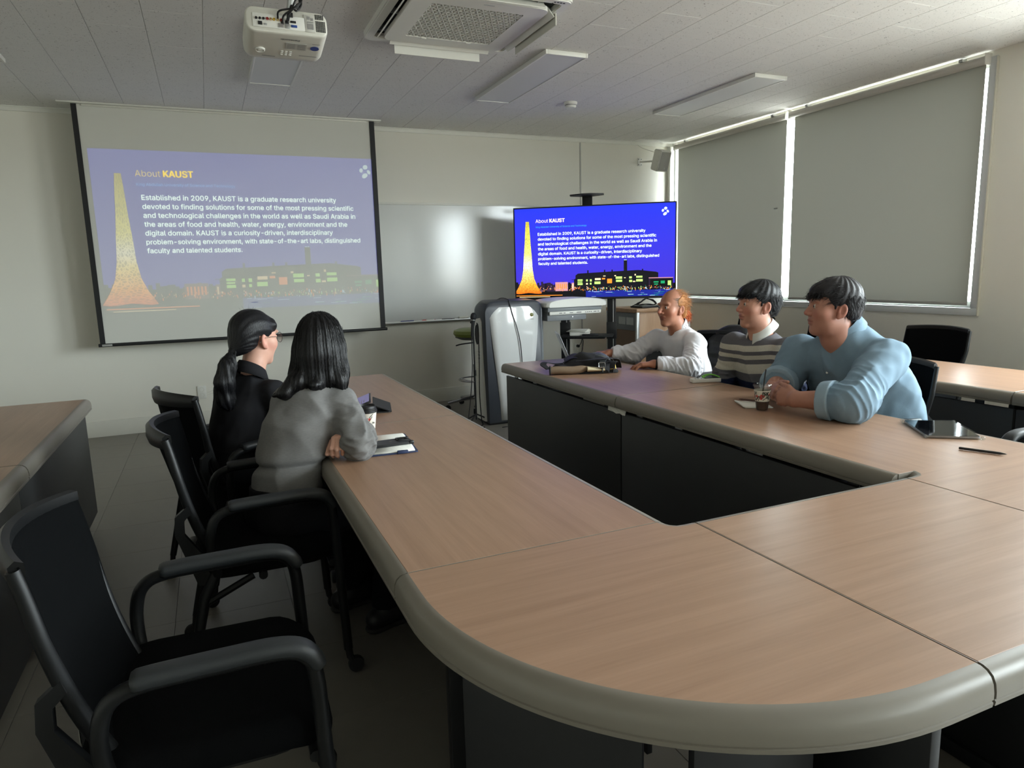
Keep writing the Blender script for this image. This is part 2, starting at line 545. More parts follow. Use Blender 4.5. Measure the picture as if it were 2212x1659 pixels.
def text_mesh(s, bold=0.0, res=3):
    """flat text as vertices (x right, y up) and faces; the K is drawn here because the font's own has crossing outlines"""
    VS, FS = [], []
    def put(vs, fs, dx):
        o = len(VS); VS.extend(Vector((v.x+dx, v.y, 0)) for v in vs); FS.extend(tuple(i+o for i in f) for f in fs)
    if FONT is None or 'K' not in s:
        put(*raw_text(s, res), 0.0)
    else:
        x = 0.0
        for i, seg in enumerate(s.split('K')):
            if i:
                kv = raw_text('K')[0]; 
                k0, k1 = min(v.x for v in kv), max(v.x for v in kv); H = max(v.y for v in kv); t = H*0.130
                m_ = H*0.40; a = t*1.22
                P_ = lambda *q: [Vector((p[0], p[1], 0)) for p in q]
                put(P_((k0, 0), (k0+t, 0), (k0+t, H), (k0, H)), [(0, 1, 2, 3)], x)
                put(P_((k0+t*0.6, m_-0.12*H), (k0+t*0.6, m_+0.055*H), (k1-a-0.01, H), (k1-0.02, H)), [(0, 3, 2, 1)], x)
                put(P_((k0+t*2.0, m_+0.02*H), (k0+t*2.9, m_+0.155*H), (k1, 0), (k1-a, 0)), [(0, 3, 2, 1)], x)
                x += advance('K')
            if seg:
                put(*raw_text(seg, res), x); x += advance(seg)
    if bold:
        v0, f0 = list(VS), list(FS)
        VS, FS = [], []
        for dx, dy in ((-bold, -bold*.6), (-bold, bold*.6), (bold, -bold*.6), (bold, bold*.6), (0, 0)):
            o = len(VS); VS.extend(Vector((v.x+dx, v.y+dy, 0)) for v in v0); FS.extend(tuple(i+o for i in f) for f in f0)
    return VS, FS
def put_text(mb, s, width, M, m, bold=0.0):
    vs, fs = text_mesh(s, bold)
    x0 = min(v.x for v in vs); x1 = max(v.x for v in vs)
    k = width/(x1-x0)
    mb.add([M @ Vector(((v.x-x0)*k, v.y*k, 0)) for v in vs], fs, m)

# ------------------------------------------------------------------ conference tables
ZT = 0.72
LIPP = [(0, ZT), (0.008, ZT-0.0006), (0.017, ZT-0.004), (0.025, ZT-0.011), (0.030, ZT-0.022), (0.032, ZT-0.036), (0.032, ZT-0.047), (0.0295, ZT-0.0485), (0.0295, ZT-0.0505), (0.032, ZT-0.052), (0.031, ZT-0.060), (0.0, ZT-0.060)]
def lip_path(mb, path, m=None):
    """path of (x, y, outward x, outward y)"""
    rings = [[Vector((x+nx*u, y+ny*u, z)) for u, z in LIPP] for x, y, nx, ny in path]
    mb.loft(rings, m, True, True)

def table_label(t, lab, grp=None): tag(t, lab, 'table', grp)

def straight_table(lab, x0, x1, y0, y1, along, inner, panel_side, lips=(True, True), grain=None, legs=True):
    """wood from x0..x1, y0..y1; lips on the two long sides; panel under the long side given (+1 or -1)"""
    cx, cy = (x0+x1)/2, (y0+y1)/2
    t_ = thing('conference_table', lab, 'table', (cx, cy, 0), 0, 'beech conference tables')
    g = 0.0026
    b = MB()
    if along == 'y': b.bx(x0-cx, x1-cx, y0+g-cy, y1-g-cy, ZT-0.028, ZT, 0.0015, None, 1)
    else: b.bx(x0+g-cx, x1-g-cx, y0-cy, y1-cy, ZT-0.028, ZT, 0.0015, None, 1)
    b.build('tabletop', M_woodY if along == 'y' else M_woodX, t_, 30)
    for e_ in (0, 1):
        q = MB()
        if along == 'y': yy = (y0+0.0004 if e_ == 0 else y1-0.0026)-cy; q.bx(x0-cx, x1-cx, yy, yy+0.0022, ZT-0.03, ZT-0.0004)
        else: xx = (x0+0.0004 if e_ == 0 else x1-0.0026)-cx; q.bx(xx, xx+0.0022, y0-cy, y1-cy, ZT-0.03, ZT-0.0004)
        q.build('edge_band', M_lip, t_, 0)
    for side, on in zip((-1, 1), lips):
        if not on: continue
        l = MB()
        if along == 'y':
            e = (x0 if side < 0 else x1)-cx
            pts = [(e, y0+g-cy, side, 0), (e, y1-g-cy, side, 0)]
        else:
            e = (y0 if side < 0 else y1)-cy
            pts = [(x0+g-cx, e, 0, side), (x1-g-cx, e, 0, side)]
        lip_path(l, pts); l.build('edge_moulding', M_lip, t_, 50)
    p = MB()
    if along == 'y':
        e = (x0+0.014 if panel_side < 0 else x1-0.014)-cx
        p.bx(e-0.009, e+0.009, y0+0.004-cy, y1-0.004-cy, 0.06, 0.633, 0.002)
    else:
        e = (y0+0.014 if panel_side < 0 else y1-0.014)-cy
        p.bx(x0+0.004-cx, x1-0.004-cx, e-0.009, e+0.009, 0.06, 0.633, 0.002)
    p.build('modesty_panel', M_panel, t_, 30)
    # brackets between panel and top
    L = (y1-y0) if along == 'y' else (x1-x0)
    for k in (0.12, 0.72, 0.92):
        q = MB()
        d = -L/2 + L*k
        if along == 'y': q.bx(e-0.006 - 0.02*panel_side, e+0.004-0.02*panel_side, d-0.022, d+0.022, 0.56, ZT-0.06, 0.002)
        else: q.bx(d-0.022, d+0.022, e-0.006-0.02*panel_side, e+0.004-0.02*panel_side, 0.56, ZT-0.06, 0.002)
        q.build('bracket', M_alu if k > 0.5 else M_black, t_, 30)
    q = MB()
    if along == 'y': q.bx(e-0.05*panel_side-0.02, e-0.05*panel_side+0.02, -L/2+0.06, L/2-0.06, ZT-0.075, ZT-0.0605, 0.002)
    else: q.bx(-L/2+0.06, L/2-0.06, e-0.05*panel_side-0.02, e-0.05*panel_side+0.02, ZT-0.075, ZT-0.0605, 0.002)
    q.build('under_rail', M_black, t_, 30)
    if legs:
        for d in (-L/2+0.07, L/2-0.07):
            q = MB()
            if along == 'y':
                q.bx(x0+0.10-cx, x1-0.10-cx, d-0.014, d+0.014, 0.045, ZT-0.0605, 0.003)
                q.bx(x0+0.05-cx, x1-0.05-cx, d-0.025, d+0.025, 0.0, 0.045, 0.006)
            else:
                q.bx(d-0.014, d+0.014, y0+0.10-cy, y1-0.10-cy, 0.045, ZT-0.0605, 0.003)
                q.bx(d-0.025, d+0.025, y0+0.05-cy, y1-0.05-cy, 0.0, 0.045, 0.006)
            q.build('leg', M_black, t_, 30)
    return t_

straight_table('beech table section with the ringed notebook and paper coffee cup on it', 0.345, 1.000, 1.394, 2.944, 'y', 1, 1)
straight_table('beech table section before the ponytail woman, ending short of the projection screen', 0.345, 1.000, 2.948, 4.450, 'y', 1, 1)
straight_table('beech table section with the clear iced drink and the tablet lying flat on it', 1.885, 2.570, 1.384, 2.946, 'y', -1, -1)
straight_table('beech table section carrying the black bag and the silver laptop', 1.885, 2.570, 2.950, 4.446, 'y', -1, -1)
straight_table('beech cross table section joining the two long rows, between the two rounded corners', 1.087, 1.872, 0.640, 1.340, 'x', 1, 1)

def corner_table(lab, mirror):
    """rounded corner section; mirror about x = 1.4795"""
    def mx(x): return 2*1.4795 - x if mirror else x
    ox, oy = mx(1.0), 1.2
    t_ = thing('corner_table', lab, 'table', (ox, oy, 0), 0, 'rounded corner tables')
    cx, cy, r = 0.985, 1.280, 0.640
    arc = [(0.345, 1.3915)]
    for k in range(0, 33):
        a = R(180 + 90*k/32)
        arc.append((cx+r*math.cos(a), cy+r*math.sin(a), math.cos(a), math.sin(a)))
    arc = [(0.345, 1.3915, -1, 0)] + [q for q in arc[1:]] + [(1.0835, 0.640, 0, -1)]
    inner = [(1.0835, 1.340)]
    fx, fy, fr = 1.000, 1.3915, 0.055
    inn = [(1.0835, 1.340), (1.055, 1.340), (1.028, 1.3445), (1.010, 1.360), (1.001, 1.380), (1.000, 1.3915)]
    poly = [(mx(q[0])-ox, q[1]-oy) for q in arc] + [(mx(x)-ox, y-oy) for x, y in inn]
    if mirror: poly = poly[::-1]
    b = MB(); b.prism(poly, ZT-0.028, ZT); b.build('tabletop', M_woodX, t_, 30)
    l = MB(); lip_path(l, [(mx(x)-ox, y-oy, -nx if mirror else nx, ny) for x, y, nx, ny in arc]); l.build('edge_moulding', M_lip, t_, 50)
    l = MB()
    nrm = [(0, 1), (0.1, 1), (0.5, 0.85), (0.8, 0.55), (0.98, 0.2), (1, 0)]
    lip_path(l, [(mx(x)-ox, y-oy, (-1 if mirror else 1)*nx, ny) for (x, y), (nx, ny) in zip(inn, nrm)]); l.build('edge_moulding', M_lip, t_, 50)
    def pan(a, bb, z0=0.03, z1=ZT-0.062, th=0.02, name='base_panel', m=M_black):
        ax, ay = mx(a[0])-ox, a[1]-oy; bx_, by = mx(bb[0])-ox, bb[1]-oy
        d = math.hypot(bx_-ax, by-ay)
        q = MB(); q.box(((ax+bx_)/2, (ay+by)/2, (z0+z1)/2), (d, th, z1-z0), 0.002, None, math.atan2(by-ay, bx_-ax)); q.build(name, m, t_, 30)
    pan((0.415, 1.245), (0.680, 0.985))
    pan((0.745, 0.925), (1.02, 0.90))
    q = MB(); q.box((mx(0.99)-ox, 1.05-oy, 0.33), (0.03, 0.24, 0.655), 0.003); q.build('leg', M_black, t_, 30)
    q = MB(); q.tube([(mx(0.66)-ox, 1.02-oy, ZT-0.075), (mx(0.69)-ox, 0.99-oy, ZT-0.13), (mx(0.76)-ox, 0.95-oy, ZT-0.13), (mx(0.80)-ox, 0.94-oy, ZT-0.075)], 0.022, 8, None, True, 5); q.build('cable_loop', M_rub, t_)
    return t_
corner_table('rounded beech corner section sweeping round nearest to the empty foreground chair', False)
corner_table('rounded beech corner section under the window light, past the cross table', True)

# rows of tables beyond
straight_table('farther beech table of the separate row at the picture edge, near the projection screen', -1.380, -0.690, 2.936, 4.444, 'y', 1, 1)
straight_table('nearer beech table of the separate row, cut by the picture edge', -1.380, -0.690, 1.420, 2.932, 'y', 1, 1)
straight_table('beech table by the window behind the man in the denim shirt', 3.545, 4.262, 2.024, 3.560, 'y', -1, -1)
straight_table('beech table by the window, the one at the front end of its row', 3.545, 4.262, 3.564, 5.130, 'y', -1, -1)
straight_table('beech table by the window, mostly beyond the picture edge', 3.545, 4.262, 0.470, 2.020, 'y', -1, -1)

# crumpled paper tape under the table edge
b = MB()
rnd = random.Random(3)
vs = []
for i in range(7):
    for j in range(4):
        vs.append((1.862+0.012*rnd.random(), 2.87+0.028*i, 0.628+0.012*j+0.006*rnd.random()))
b.add(vs, [(i*4+j, i*4+j+1, (i+1)*4+j+1, (i+1)*4+j) for i in range(6) for j in range(3)])
o = b.build('crumpled_tape', M_paper, None, 0)
so = o.modifiers.new('thickness', 'SOLIDIFY'); so.thickness = 0.002
tag(o, 'crumpled strip of white tape stuck under the table edge at a seam', 'tape')

# ------------------------------------------------------------------ whiteboard
wb = thing('whiteboard', 'large glossy whiteboard on the wall between the projection screen and the television', 'whiteboard', (2.4, FY, 1.47))
b = MB(); b.bx(-1.62, 1.62, -0.022, -0.002, -0.585, 0.585); b.build('writing_surface', M_board, wb, 0)
for nm, (xa, xb, za, zb) in {'top': (-1.64, 1.64, 0.585, 0.607), 'bot': (-1.64, 1.64, -0.607, -0.585), 'l': (-1.64, -1.62, -0.585, 0.585), 'r': (1.62, 1.64, -0.585, 0.585)}.items():
    b = MB(); b.bx(xa, xb, -0.03, -0.001, za, zb, 0.003); b.build('frame_rail', M_trimw if nm == 'top' else M_alu, wb)
b = MB(); b.bx(-1.5, 1.5, -0.095, -0.03, -0.603, -0.597, 0.002); b.bx(-1.5, 1.5, -0.098, -0.092, -0.603, -0.585, 0.002)
b.build('marker_tray', M_alu, wb)
M_bar = mat('marker_white_barrel', rgb(220, 220, 216), 0.35)
def marker(lab, x, col, rz):
    t_ = thing('whiteboard_marker', lab, 'marker', (x, FY-0.062, 0.873+0.009), rz, 'markers in the whiteboard tray')
    Mx = Matrix.Rotation(R(90), 4, 'Y')
    b = MB(); b.lathe([(0.0085, -0.045), (0.0088, -0.04), (0.0088, 0.042), (0.008, 0.045)], 14, None, Mx); b.build('barrel', M_bar if col[0] != 'b' else MATS['marker_'+col], t_)
    b = MB(); b.lathe([(0.0085, 0.045), (0.0092, 0.047), (0.0088, 0.085), (0.007, 0.089)], 14, None, Mx); b.build('cap', MATS['marker_'+col], t_)
    b = MB(); b.lathe([(0.0089, -0.052), (0.0089, -0.045)], 14, None, Mx); b.build('end_plug', MATS['marker_'+col], t_)
mat('marker_blue', rgb(32, 52, 130), 0.35); mat('marker_red', rgb(165, 40, 35), 0.35); mat('marker_black', rgb(25, 25, 27), 0.35)
marker('blue whiteboard marker lying in the tray, nearest the projection screen', 1.87, 'blue', R(184))
marker('white barrelled marker with red cap in the whiteboard tray', 2.10, 'red', R(182))
marker('black capped marker in the tray beside the red one', 2.28, 'black', R(3))
eb = thing('eraser', 'small grey whiteboard eraser at the far end of the tray', 'eraser', (2.47, FY-0.062, 0.873))
b = MB(); b.box((0, 0, 0.022), (0.11, 0.045, 0.018), 0.004); b.build('grip', M_offw, eb)
b = MB(); b.box((0, 0, 0.0065), (0.11, 0.045, 0.013), 0.002); b.build('felt', M_dark, eb)

# ------------------------------------------------------------------ picture slide (shared by the television and the projection screen)
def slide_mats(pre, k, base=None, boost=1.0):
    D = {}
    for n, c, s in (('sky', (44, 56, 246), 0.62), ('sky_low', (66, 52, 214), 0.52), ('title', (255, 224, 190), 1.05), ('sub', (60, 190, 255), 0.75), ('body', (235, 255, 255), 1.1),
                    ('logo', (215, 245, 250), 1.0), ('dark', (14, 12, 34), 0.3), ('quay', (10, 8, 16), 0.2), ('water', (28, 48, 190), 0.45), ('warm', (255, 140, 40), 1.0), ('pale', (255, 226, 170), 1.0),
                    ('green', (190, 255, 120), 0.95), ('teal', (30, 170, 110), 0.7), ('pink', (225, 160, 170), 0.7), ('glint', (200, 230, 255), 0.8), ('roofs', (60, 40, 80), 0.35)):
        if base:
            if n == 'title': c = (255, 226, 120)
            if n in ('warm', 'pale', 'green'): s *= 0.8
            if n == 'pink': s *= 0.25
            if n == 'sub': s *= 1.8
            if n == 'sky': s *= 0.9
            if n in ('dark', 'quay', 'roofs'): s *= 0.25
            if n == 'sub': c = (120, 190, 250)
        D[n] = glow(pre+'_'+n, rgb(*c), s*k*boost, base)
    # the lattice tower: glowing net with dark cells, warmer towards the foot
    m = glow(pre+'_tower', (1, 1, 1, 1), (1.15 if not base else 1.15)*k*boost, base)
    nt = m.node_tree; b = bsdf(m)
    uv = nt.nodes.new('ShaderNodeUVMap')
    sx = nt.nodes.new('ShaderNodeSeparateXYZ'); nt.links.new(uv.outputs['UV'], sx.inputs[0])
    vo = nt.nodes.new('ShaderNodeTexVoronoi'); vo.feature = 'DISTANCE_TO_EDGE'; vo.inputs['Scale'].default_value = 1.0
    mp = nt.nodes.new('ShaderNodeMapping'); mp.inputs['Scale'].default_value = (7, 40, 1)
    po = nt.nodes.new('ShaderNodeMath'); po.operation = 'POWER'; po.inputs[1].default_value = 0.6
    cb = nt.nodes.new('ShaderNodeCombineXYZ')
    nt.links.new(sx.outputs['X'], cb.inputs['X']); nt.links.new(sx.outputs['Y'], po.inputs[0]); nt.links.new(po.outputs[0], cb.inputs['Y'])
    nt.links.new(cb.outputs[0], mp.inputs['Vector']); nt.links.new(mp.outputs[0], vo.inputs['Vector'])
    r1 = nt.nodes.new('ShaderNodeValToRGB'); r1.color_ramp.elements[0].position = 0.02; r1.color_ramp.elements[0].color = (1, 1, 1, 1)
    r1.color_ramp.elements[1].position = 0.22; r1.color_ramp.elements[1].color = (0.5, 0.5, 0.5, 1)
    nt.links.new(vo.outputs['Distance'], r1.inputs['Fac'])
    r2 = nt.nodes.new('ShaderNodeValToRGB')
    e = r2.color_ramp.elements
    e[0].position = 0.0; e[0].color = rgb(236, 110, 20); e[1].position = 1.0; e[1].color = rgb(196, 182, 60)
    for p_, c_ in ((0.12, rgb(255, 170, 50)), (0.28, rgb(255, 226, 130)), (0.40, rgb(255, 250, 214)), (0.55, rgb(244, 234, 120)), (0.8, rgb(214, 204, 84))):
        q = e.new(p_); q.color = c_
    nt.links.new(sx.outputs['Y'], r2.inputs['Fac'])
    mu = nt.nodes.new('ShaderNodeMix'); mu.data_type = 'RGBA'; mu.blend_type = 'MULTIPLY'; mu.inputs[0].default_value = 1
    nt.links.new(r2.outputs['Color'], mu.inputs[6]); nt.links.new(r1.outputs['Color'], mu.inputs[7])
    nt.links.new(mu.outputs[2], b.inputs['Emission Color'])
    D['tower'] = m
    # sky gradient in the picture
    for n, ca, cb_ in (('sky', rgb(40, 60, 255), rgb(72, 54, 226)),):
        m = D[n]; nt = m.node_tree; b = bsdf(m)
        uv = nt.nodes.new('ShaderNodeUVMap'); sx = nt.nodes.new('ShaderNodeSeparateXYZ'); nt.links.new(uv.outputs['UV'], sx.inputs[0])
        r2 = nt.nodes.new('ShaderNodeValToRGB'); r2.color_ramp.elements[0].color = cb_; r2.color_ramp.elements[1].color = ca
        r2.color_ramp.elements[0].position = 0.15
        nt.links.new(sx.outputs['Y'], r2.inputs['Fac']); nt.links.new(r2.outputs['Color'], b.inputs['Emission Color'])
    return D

def slide(parent, x0, ztop, w, y, D, umax=1.0, dy=0.0006, only_sky=True):
    """a flat picture in the plane y (seen from -y): u to the right, v downwards, w wide"""
    h = w*9/16
    def P(u, v, k): return (x0+u*w, y-k*dy, ztop-v*h)
    def quad(mb, u0, u1, v0, v1, k, m=None):
        u0, u1 = min(u0, umax), min(u1, umax)
        if u1 <= u0: return
        mb.add([P(u0, v0, k), P(u1, v0, k), P(u1, v1, k), P(u0, v1, k)], [(0, 3, 2, 1)], m)
    def uvs(o, fn):
        me = o.data; l = me.uv_layers.new(name='UVMap')
        for lp in me.loops:
            l.data[lp.index].uv = fn(me.vertices[lp.vertex_index].co)
    b = MB(); quad(b, 0, 1, 0, 0.86, 0)
    o = b.build('picture_sky', D['sky'], parent, 0); uvs(o, lambda c: (0.5, (c.z-(ztop-h))/h))
    b = MB(); quad(b, 0, 1, 0.86, 1.0, 0, D['quay']); quad(b, 0.0, 1, 0.935, 1.0, 1, D['quay']); quad(b, 0.45, 1, 0.925, 1.0, 2, D['water'])
    rn = random.Random(5)
    for k in range(46):
        u = rn.uniform(0.46, 0.99); v = rn.uniform(0.93, 0.995); l = rn.uniform(0.01, 0.045)
        quad(b, u, u+l, v, v+rn.uniform(0.0015, 0.004), 3, D['glint'] if rn.random() < 0.3 else D['water'] if rn.random() < .5 else D['teal'])
    quad(b, 0.0, 0.30, 0.968, 0.975, 3, D['warm']); quad(b, 0.02, 0.22, 0.985, 0.99, 3, D['pale'])
    b.build('picture_water', None, parent, 0)
    # low town, long office block and its stair tower
    b = MB()
    for k in range(34):
        u = 0.0 + k*0.0125; hh = rn.uniform(0.03, 0.085)
        quad(b, u, u+0.0135, 0.92-hh-0.02, 0.93, 1.6+0.02*k, D['roofs'] if rn.random() < .6 else D['dark'])
    quad(b, 0.255, 0.335, 0.825, 0.925, 2.4, D['pink']); quad(b, 0.36, 0.41, 0.835, 0.92, 2.4, D['pink'])
    for k in range(6): quad(b, 0.262+0.012*k, 0.268+0.012*k, 0.845, 0.9, 2.6, D['warm'])
    for k in range(4): quad(b, 0.364+0.012*k, 0.370+0.012*k, 0.85, 0.9, 2.6, D['pale'])
    b.build('picture_town', None, parent, 0)
    b = MB()
    us = [(0.385, 0.755), (0.40, 0.735), (0.50, 0.728), (0.62, 0.720), (0.78, 0.712), (0.885, 0.735), (0.90, 0.745), (0.90, 0.93), (0.375, 0.93), (0.375, 0.80), (0.385, 0.79)]
    us = [(min(u, umax), v) for u, v in us]
    b.add([P(u, v, 3) for u, v in us], [tuple(range(len(us)))[::-1]], D['dark'])
    quad(b, 0.688, 0.709, 0.60, 0.724, 2.5, D['dark']); quad(b, 0.36, 0.39, 0.80, 0.805, 2.5, D['dark'])
    quad(b, 0.842, 0.99, 0.80, 0.915, 4, D['roofs']); quad(b, 0.842, 0.99, 0.798, 0.806, 5, D['pink']); quad(b, 0.85, 0.985, 0.815, 0.90, 5, D['quay'])
    for u in (0.46, 0.565, 0.612, 0.80): quad(b, u, u+0.008, 0.70, 0.735, 2.5, D['dark'])
    b.build('picture_office', None, parent, 0)
    b = MB()
    for u, v, l, hh, n in ((0.398, 0.80, 0.032, 0.016, 'green'), (0.398, 0.824, 0.03, 0.01, 'green'), (0.398, 0.842, 0.032, 0.02, 'green'), (0.452, 0.802, 0.011, 0.022, 'green'), (0.452, 0.842, 0.011, 0.018, 'pale'), (0.476, 0.802, 0.012, 0.024, 'green'), (0.476, 0.84, 0.01, 0.02, 'green'),
                           (0.508, 0.79, 0.036, 0.022, 'pale'), (0.505, 0.828, 0.038, 0.028, 'green'), (0.552, 0.79, 0.02, 0.016, 'warm'), (0.585, 0.80, 0.03, 0.05, 'warm'), (0.638, 0.778, 0.04, 0.026, 'green'), (0.64, 0.815, 0.038, 0.022, 'green'), (0.63, 0.762, 0.01, 0.012, 'pale'),
                           (0.722, 0.78, 0.016, 0.022, 'green'), (0.722, 0.818, 0.018, 0.024, 'green'), (0.755, 0.755, 0.008, 0.016, 'pale'), (0.765, 0.776, 0.038, 0.02, 'green'), (0.765, 0.812, 0.04, 0.026, 'green'), (0.745, 0.83, 0.015, 0.012, 'pale'), (0.56, 0.765, 0.015, 0.008, 'pale'), (0.69, 0.79, 0.01, 0.008, 'pale'),
                           (0.872, 0.84, 0.03, 0.014, 'teal'), (0.875, 0.865, 0.024, 0.012, 'teal'), (0.915, 0.835, 0.025, 0.03, 'teal'), (0.958, 0.835, 0.02, 0.05, 'green'), (0.69, 0.594, 0.008, 0.007, 'glint'), (0.70, 0.594, 0.006, 0.007, 'glint')):
        quad(b, u, u+l, v, v+hh, 6, D[n])
    for k in range(250):
        u = rn.uniform(0.15, 0.985); v = rn.gauss(0.905, 0.012) - (0.02 if u < .42 and rn.random() < .5 else 0); s = rn.uniform(0.0015, 0.0045)
        v = min(v, 0.928)
        if u < .45: n = rn.choice(['warm', 'warm', 'pale', 'warm', 'pink'])
        else: n = rn.choice(['warm', 'pale', 'green', 'warm', 'teal', 'glint'])
        quad(b, u, u+s*rn.uniform(.6, 1.2), v, v+s*rn.uniform(1.5, 5), 6, D[n])
    b.build('picture_lights', None, parent, 0)['kind'] = 'stuff'
    # lattice tower
    prof = [(0.0, 0.014, 0.062), (0.1, 0.03, 0.046), (0.2, 0.045, 0.034), (0.33, 0.06, 0.0245), (0.5, 0.068, 0.0215), (0.7, 0.073, 0.0165), (0.88, 0.0765, 0.0118), (1.0, 0.0785, 0.0092)]
    vt, vb = 0.142, 0.945
    ts = np.linspace(0, 1, 40)
    cc = 0.082
    b = MB(); vs = []; tt = []
    for t in ts:
        hw = float(np.interp(t, [p[0] for p in prof], [0.088, 0.060, 0.041, 0.031, 0.026, 0.019, 0.0145, 0.0105]))
        for k in range(9):
            s = k/8
            v = vb+(vt-vb)*t
            if t == 0: v += 0.006*math.sin(9*s)
            vs.append(P(cc+hw*(2*s-1)-0.004*(1-t), v, 7)); tt.append((s, t))
    fs = [(i*9+k, i*9+k+1, (i+1)*9+k+1, (i+1)*9+k) for i in range(39) for k in range(8)]
    b.add(vs, fs)
    o = b.build('picture_tower', D['tower'], parent, 0)
    l = o.data.uv_layers.new(name='UVMap')
    for lp in o.data.loops: l.data[lp.index].uv = tt[lp.vertex_index]
    # words
    def T(u, v, k): return Matrix.Translation(P(u, v, k)) @ Matrix.Rotation(R(90), 4, 'X')
    b = MB()
    put_text(b, 'About', 0.080*w, T(0.135, 0.158, 8), D['title'], 0.0)
    put_text(b, 'KAUST', 0.098*w, T(0.2235, 0.158, 8), D['title'], 0.028)
    b.build('title_text', None, parent, 0)
    b = MB(); put_text(b, 'King Abdullah University of Science and Technology', 0.322*w, T(0.1365, 0.214, 8), D['sub'], 0.0)
    b.build('subtitle_text', None, parent, 0)
    for i, (s, l) in enumerate((('Established in 2009, KAUST is a graduate research university', .673), ('devoted to finding solutions for some of the most pressing scientific', .738), ('and technological challenges in the world as well as Saudi Arabia in', .743),
                                ('the areas of food and health, water, energy, environment and the', .71), ('digital domain. KAUST is a curiosity-driven, interdisciplinary', .652), ('problem-solving environment, with state-of-the-art labs, distinguished', .757), ('faculty and talented students.', .316))):
        b = MB(); put_text(b, s, l*w, T(0.1475, 0.3 + 0.0545*i, 8), D['body'], 0.010); b.build('body_text', None, parent, 0)
    # emblem: four rounded pebbles
    b = MB()
    for du, dv, ra, rb, an in ((0.004, -0.032, 0.0095, 0.0085, 20), (-0.0155, -0.006, 0.0085, 0.0068, 70), (0.019, 0.006, 0.009, 0.0062, -60), (0.0, 0.036, 0.0125, 0.0085, 35)):
        pts = []
        for k in range(20):
            g = 2*math.pi*k/20; a = R(an)
            x = ra*math.cos(g)*math.cos(a)-rb*math.sin(g)*math.sin(a); z = ra*math.cos(g)*math.sin(a)+rb*math.sin(g)*math.cos(a)
            pts.append(P(0.938+du*0.85+x, 0.085+dv*0.85-z*16/9, 8))
        b.add(pts, [tuple(range(20))], D['logo'])
    b.build('picture_emblem', D['logo'], parent, 0)

# ------------------------------------------------------------------ television and its stand
TVZ = R(-35.1)
tv = thing('television', 'large flat television on a black mobile stand showing a blue slide', 'television', (3.535, 6.01, 1.065), TVZ)
TW, TH_ = 1.60, 0.92
b = MB(); b.bx(-TW/2, TW/2, 0.0, 0.035, 0, TH_, 0.006); b.bx(-0.5, 0.5, 0.03, 0.06, 0.15, 0.7, 0.01); b.build('back_shell', M_black, tv)
b = MB()
bz = 0.012
for xa, xb, za, zb in ((-TW/2, TW/2, TH_-bz, TH_), (-TW/2, TW/2, 0, 0.02), (-TW/2, -TW/2+bz, 0.02, TH_-bz), (TW/2-bz, TW/2, 0.02, TH_-bz)):
    b.bx(xa, xb, -0.008, 0.002, za, zb, 0.003)
b.build('bezel', M_black, tv)
b = MB(); b.bx(-TW/2+bz, TW/2-bz, -0.0005, 0.001, 0.02, TH_-bz)
disp = b.build('display', M_black, tv, 0)
D_tv = slide_mats('tv', 1.0)
sw = TW-2*bz
slide(disp, -TW/2+bz, TH_-bz, sw, -0.0008, D_tv, 1.0, 0.0003)

st = thing('television_stand', 'black mobile television stand with two posts, a top camera plate and a shelf', 'stand', (3.535, 6.01, 0), TVZ)
for x in (-0.302, 0.172):
    b = MB(); b.bx(x-0.042, x+0.042, 0.062, 0.125, 0.06, 1.62, 0.004)
    o = b.build('post', M_black, st)
    b = MB(); b.bx(x+0.012, x+0.022, 0.055, 0.0625, 0.2, 1.06, 0.001); q = b.build('post_groove', M_alu, o)
for x in (-0.302, 0.172):
    b = MB(); b.bx(x-0.03, x+0.03, -0.33, 0.36, 0.055, 0.095, 0.005); b.build('base_foot', M_black, st)
    for y in (-0.29, 0.32):
        b = MB(); b.lathe([(0.012, -0.012), (0.027, -0.012), (0.027, 0.012), (0.012, 0.012)], 16, None, Matrix.Translation((x, y, 0.027)) @ Matrix.Rotation(R(90), 4, 'Y'))
        b.tube([(x, y, 0.03), (x, y, 0.06)], 0.008); b.build('caster', M_rub, st)
b = MB(); b.bx(-0.30, 0.17, 0.07, 0.11, 0.07, 0.11, 0.004); b.build('cross_bar', M_black, st)
b = MB(); b.bx(-0.30, 0.17, 0.08, 0.115, 1.25, 1.33, 0.004); b.bx(-0.30, 0.17, 0.08, 0.115, 1.5, 1.58, 0.004); b.build('mount_rails', M_black, st)
b = MB(); b.bx(-0.115, -0.015, 0.085, 0.10, 1.55, 2.075, 0.003); b.build('camera_mast', M_black, st)
b = MB(); b.prism([(-0.225, -0.03), (-0.10, -0.10), (-0.02, -0.10), (0.105, -0.03), (0.105, 0.03), (-0.02, 0.13), (-0.10, 0.13), (-0.225, 0.03)], 2.075, 2.088); b.build('camera_plate', M_black, st)
b = MB(); b.bx(-0.325, 0.195, -0.20, 0.12, 0.700, 0.712, 0.003); b.bx(-0.25, 0.12, -0.17, 0.05, 0.682, 0.70, 0.006)
b.build('shelf', M_black, st)
for x in (-0.302, 0.172):
    b = MB(); b.bx(x-0.05, x+0.05, 0.05, 0.14, 0.66, 0.83, 0.004); b.build('shelf_clamp', M_black, st)
def onst(x, y, z=0.712):
    v = Matrix.Rotation(TVZ, 4, 'Z') @ Vector((x, y, 0)); return (3.535+v.x, 6.01+v.y, z)
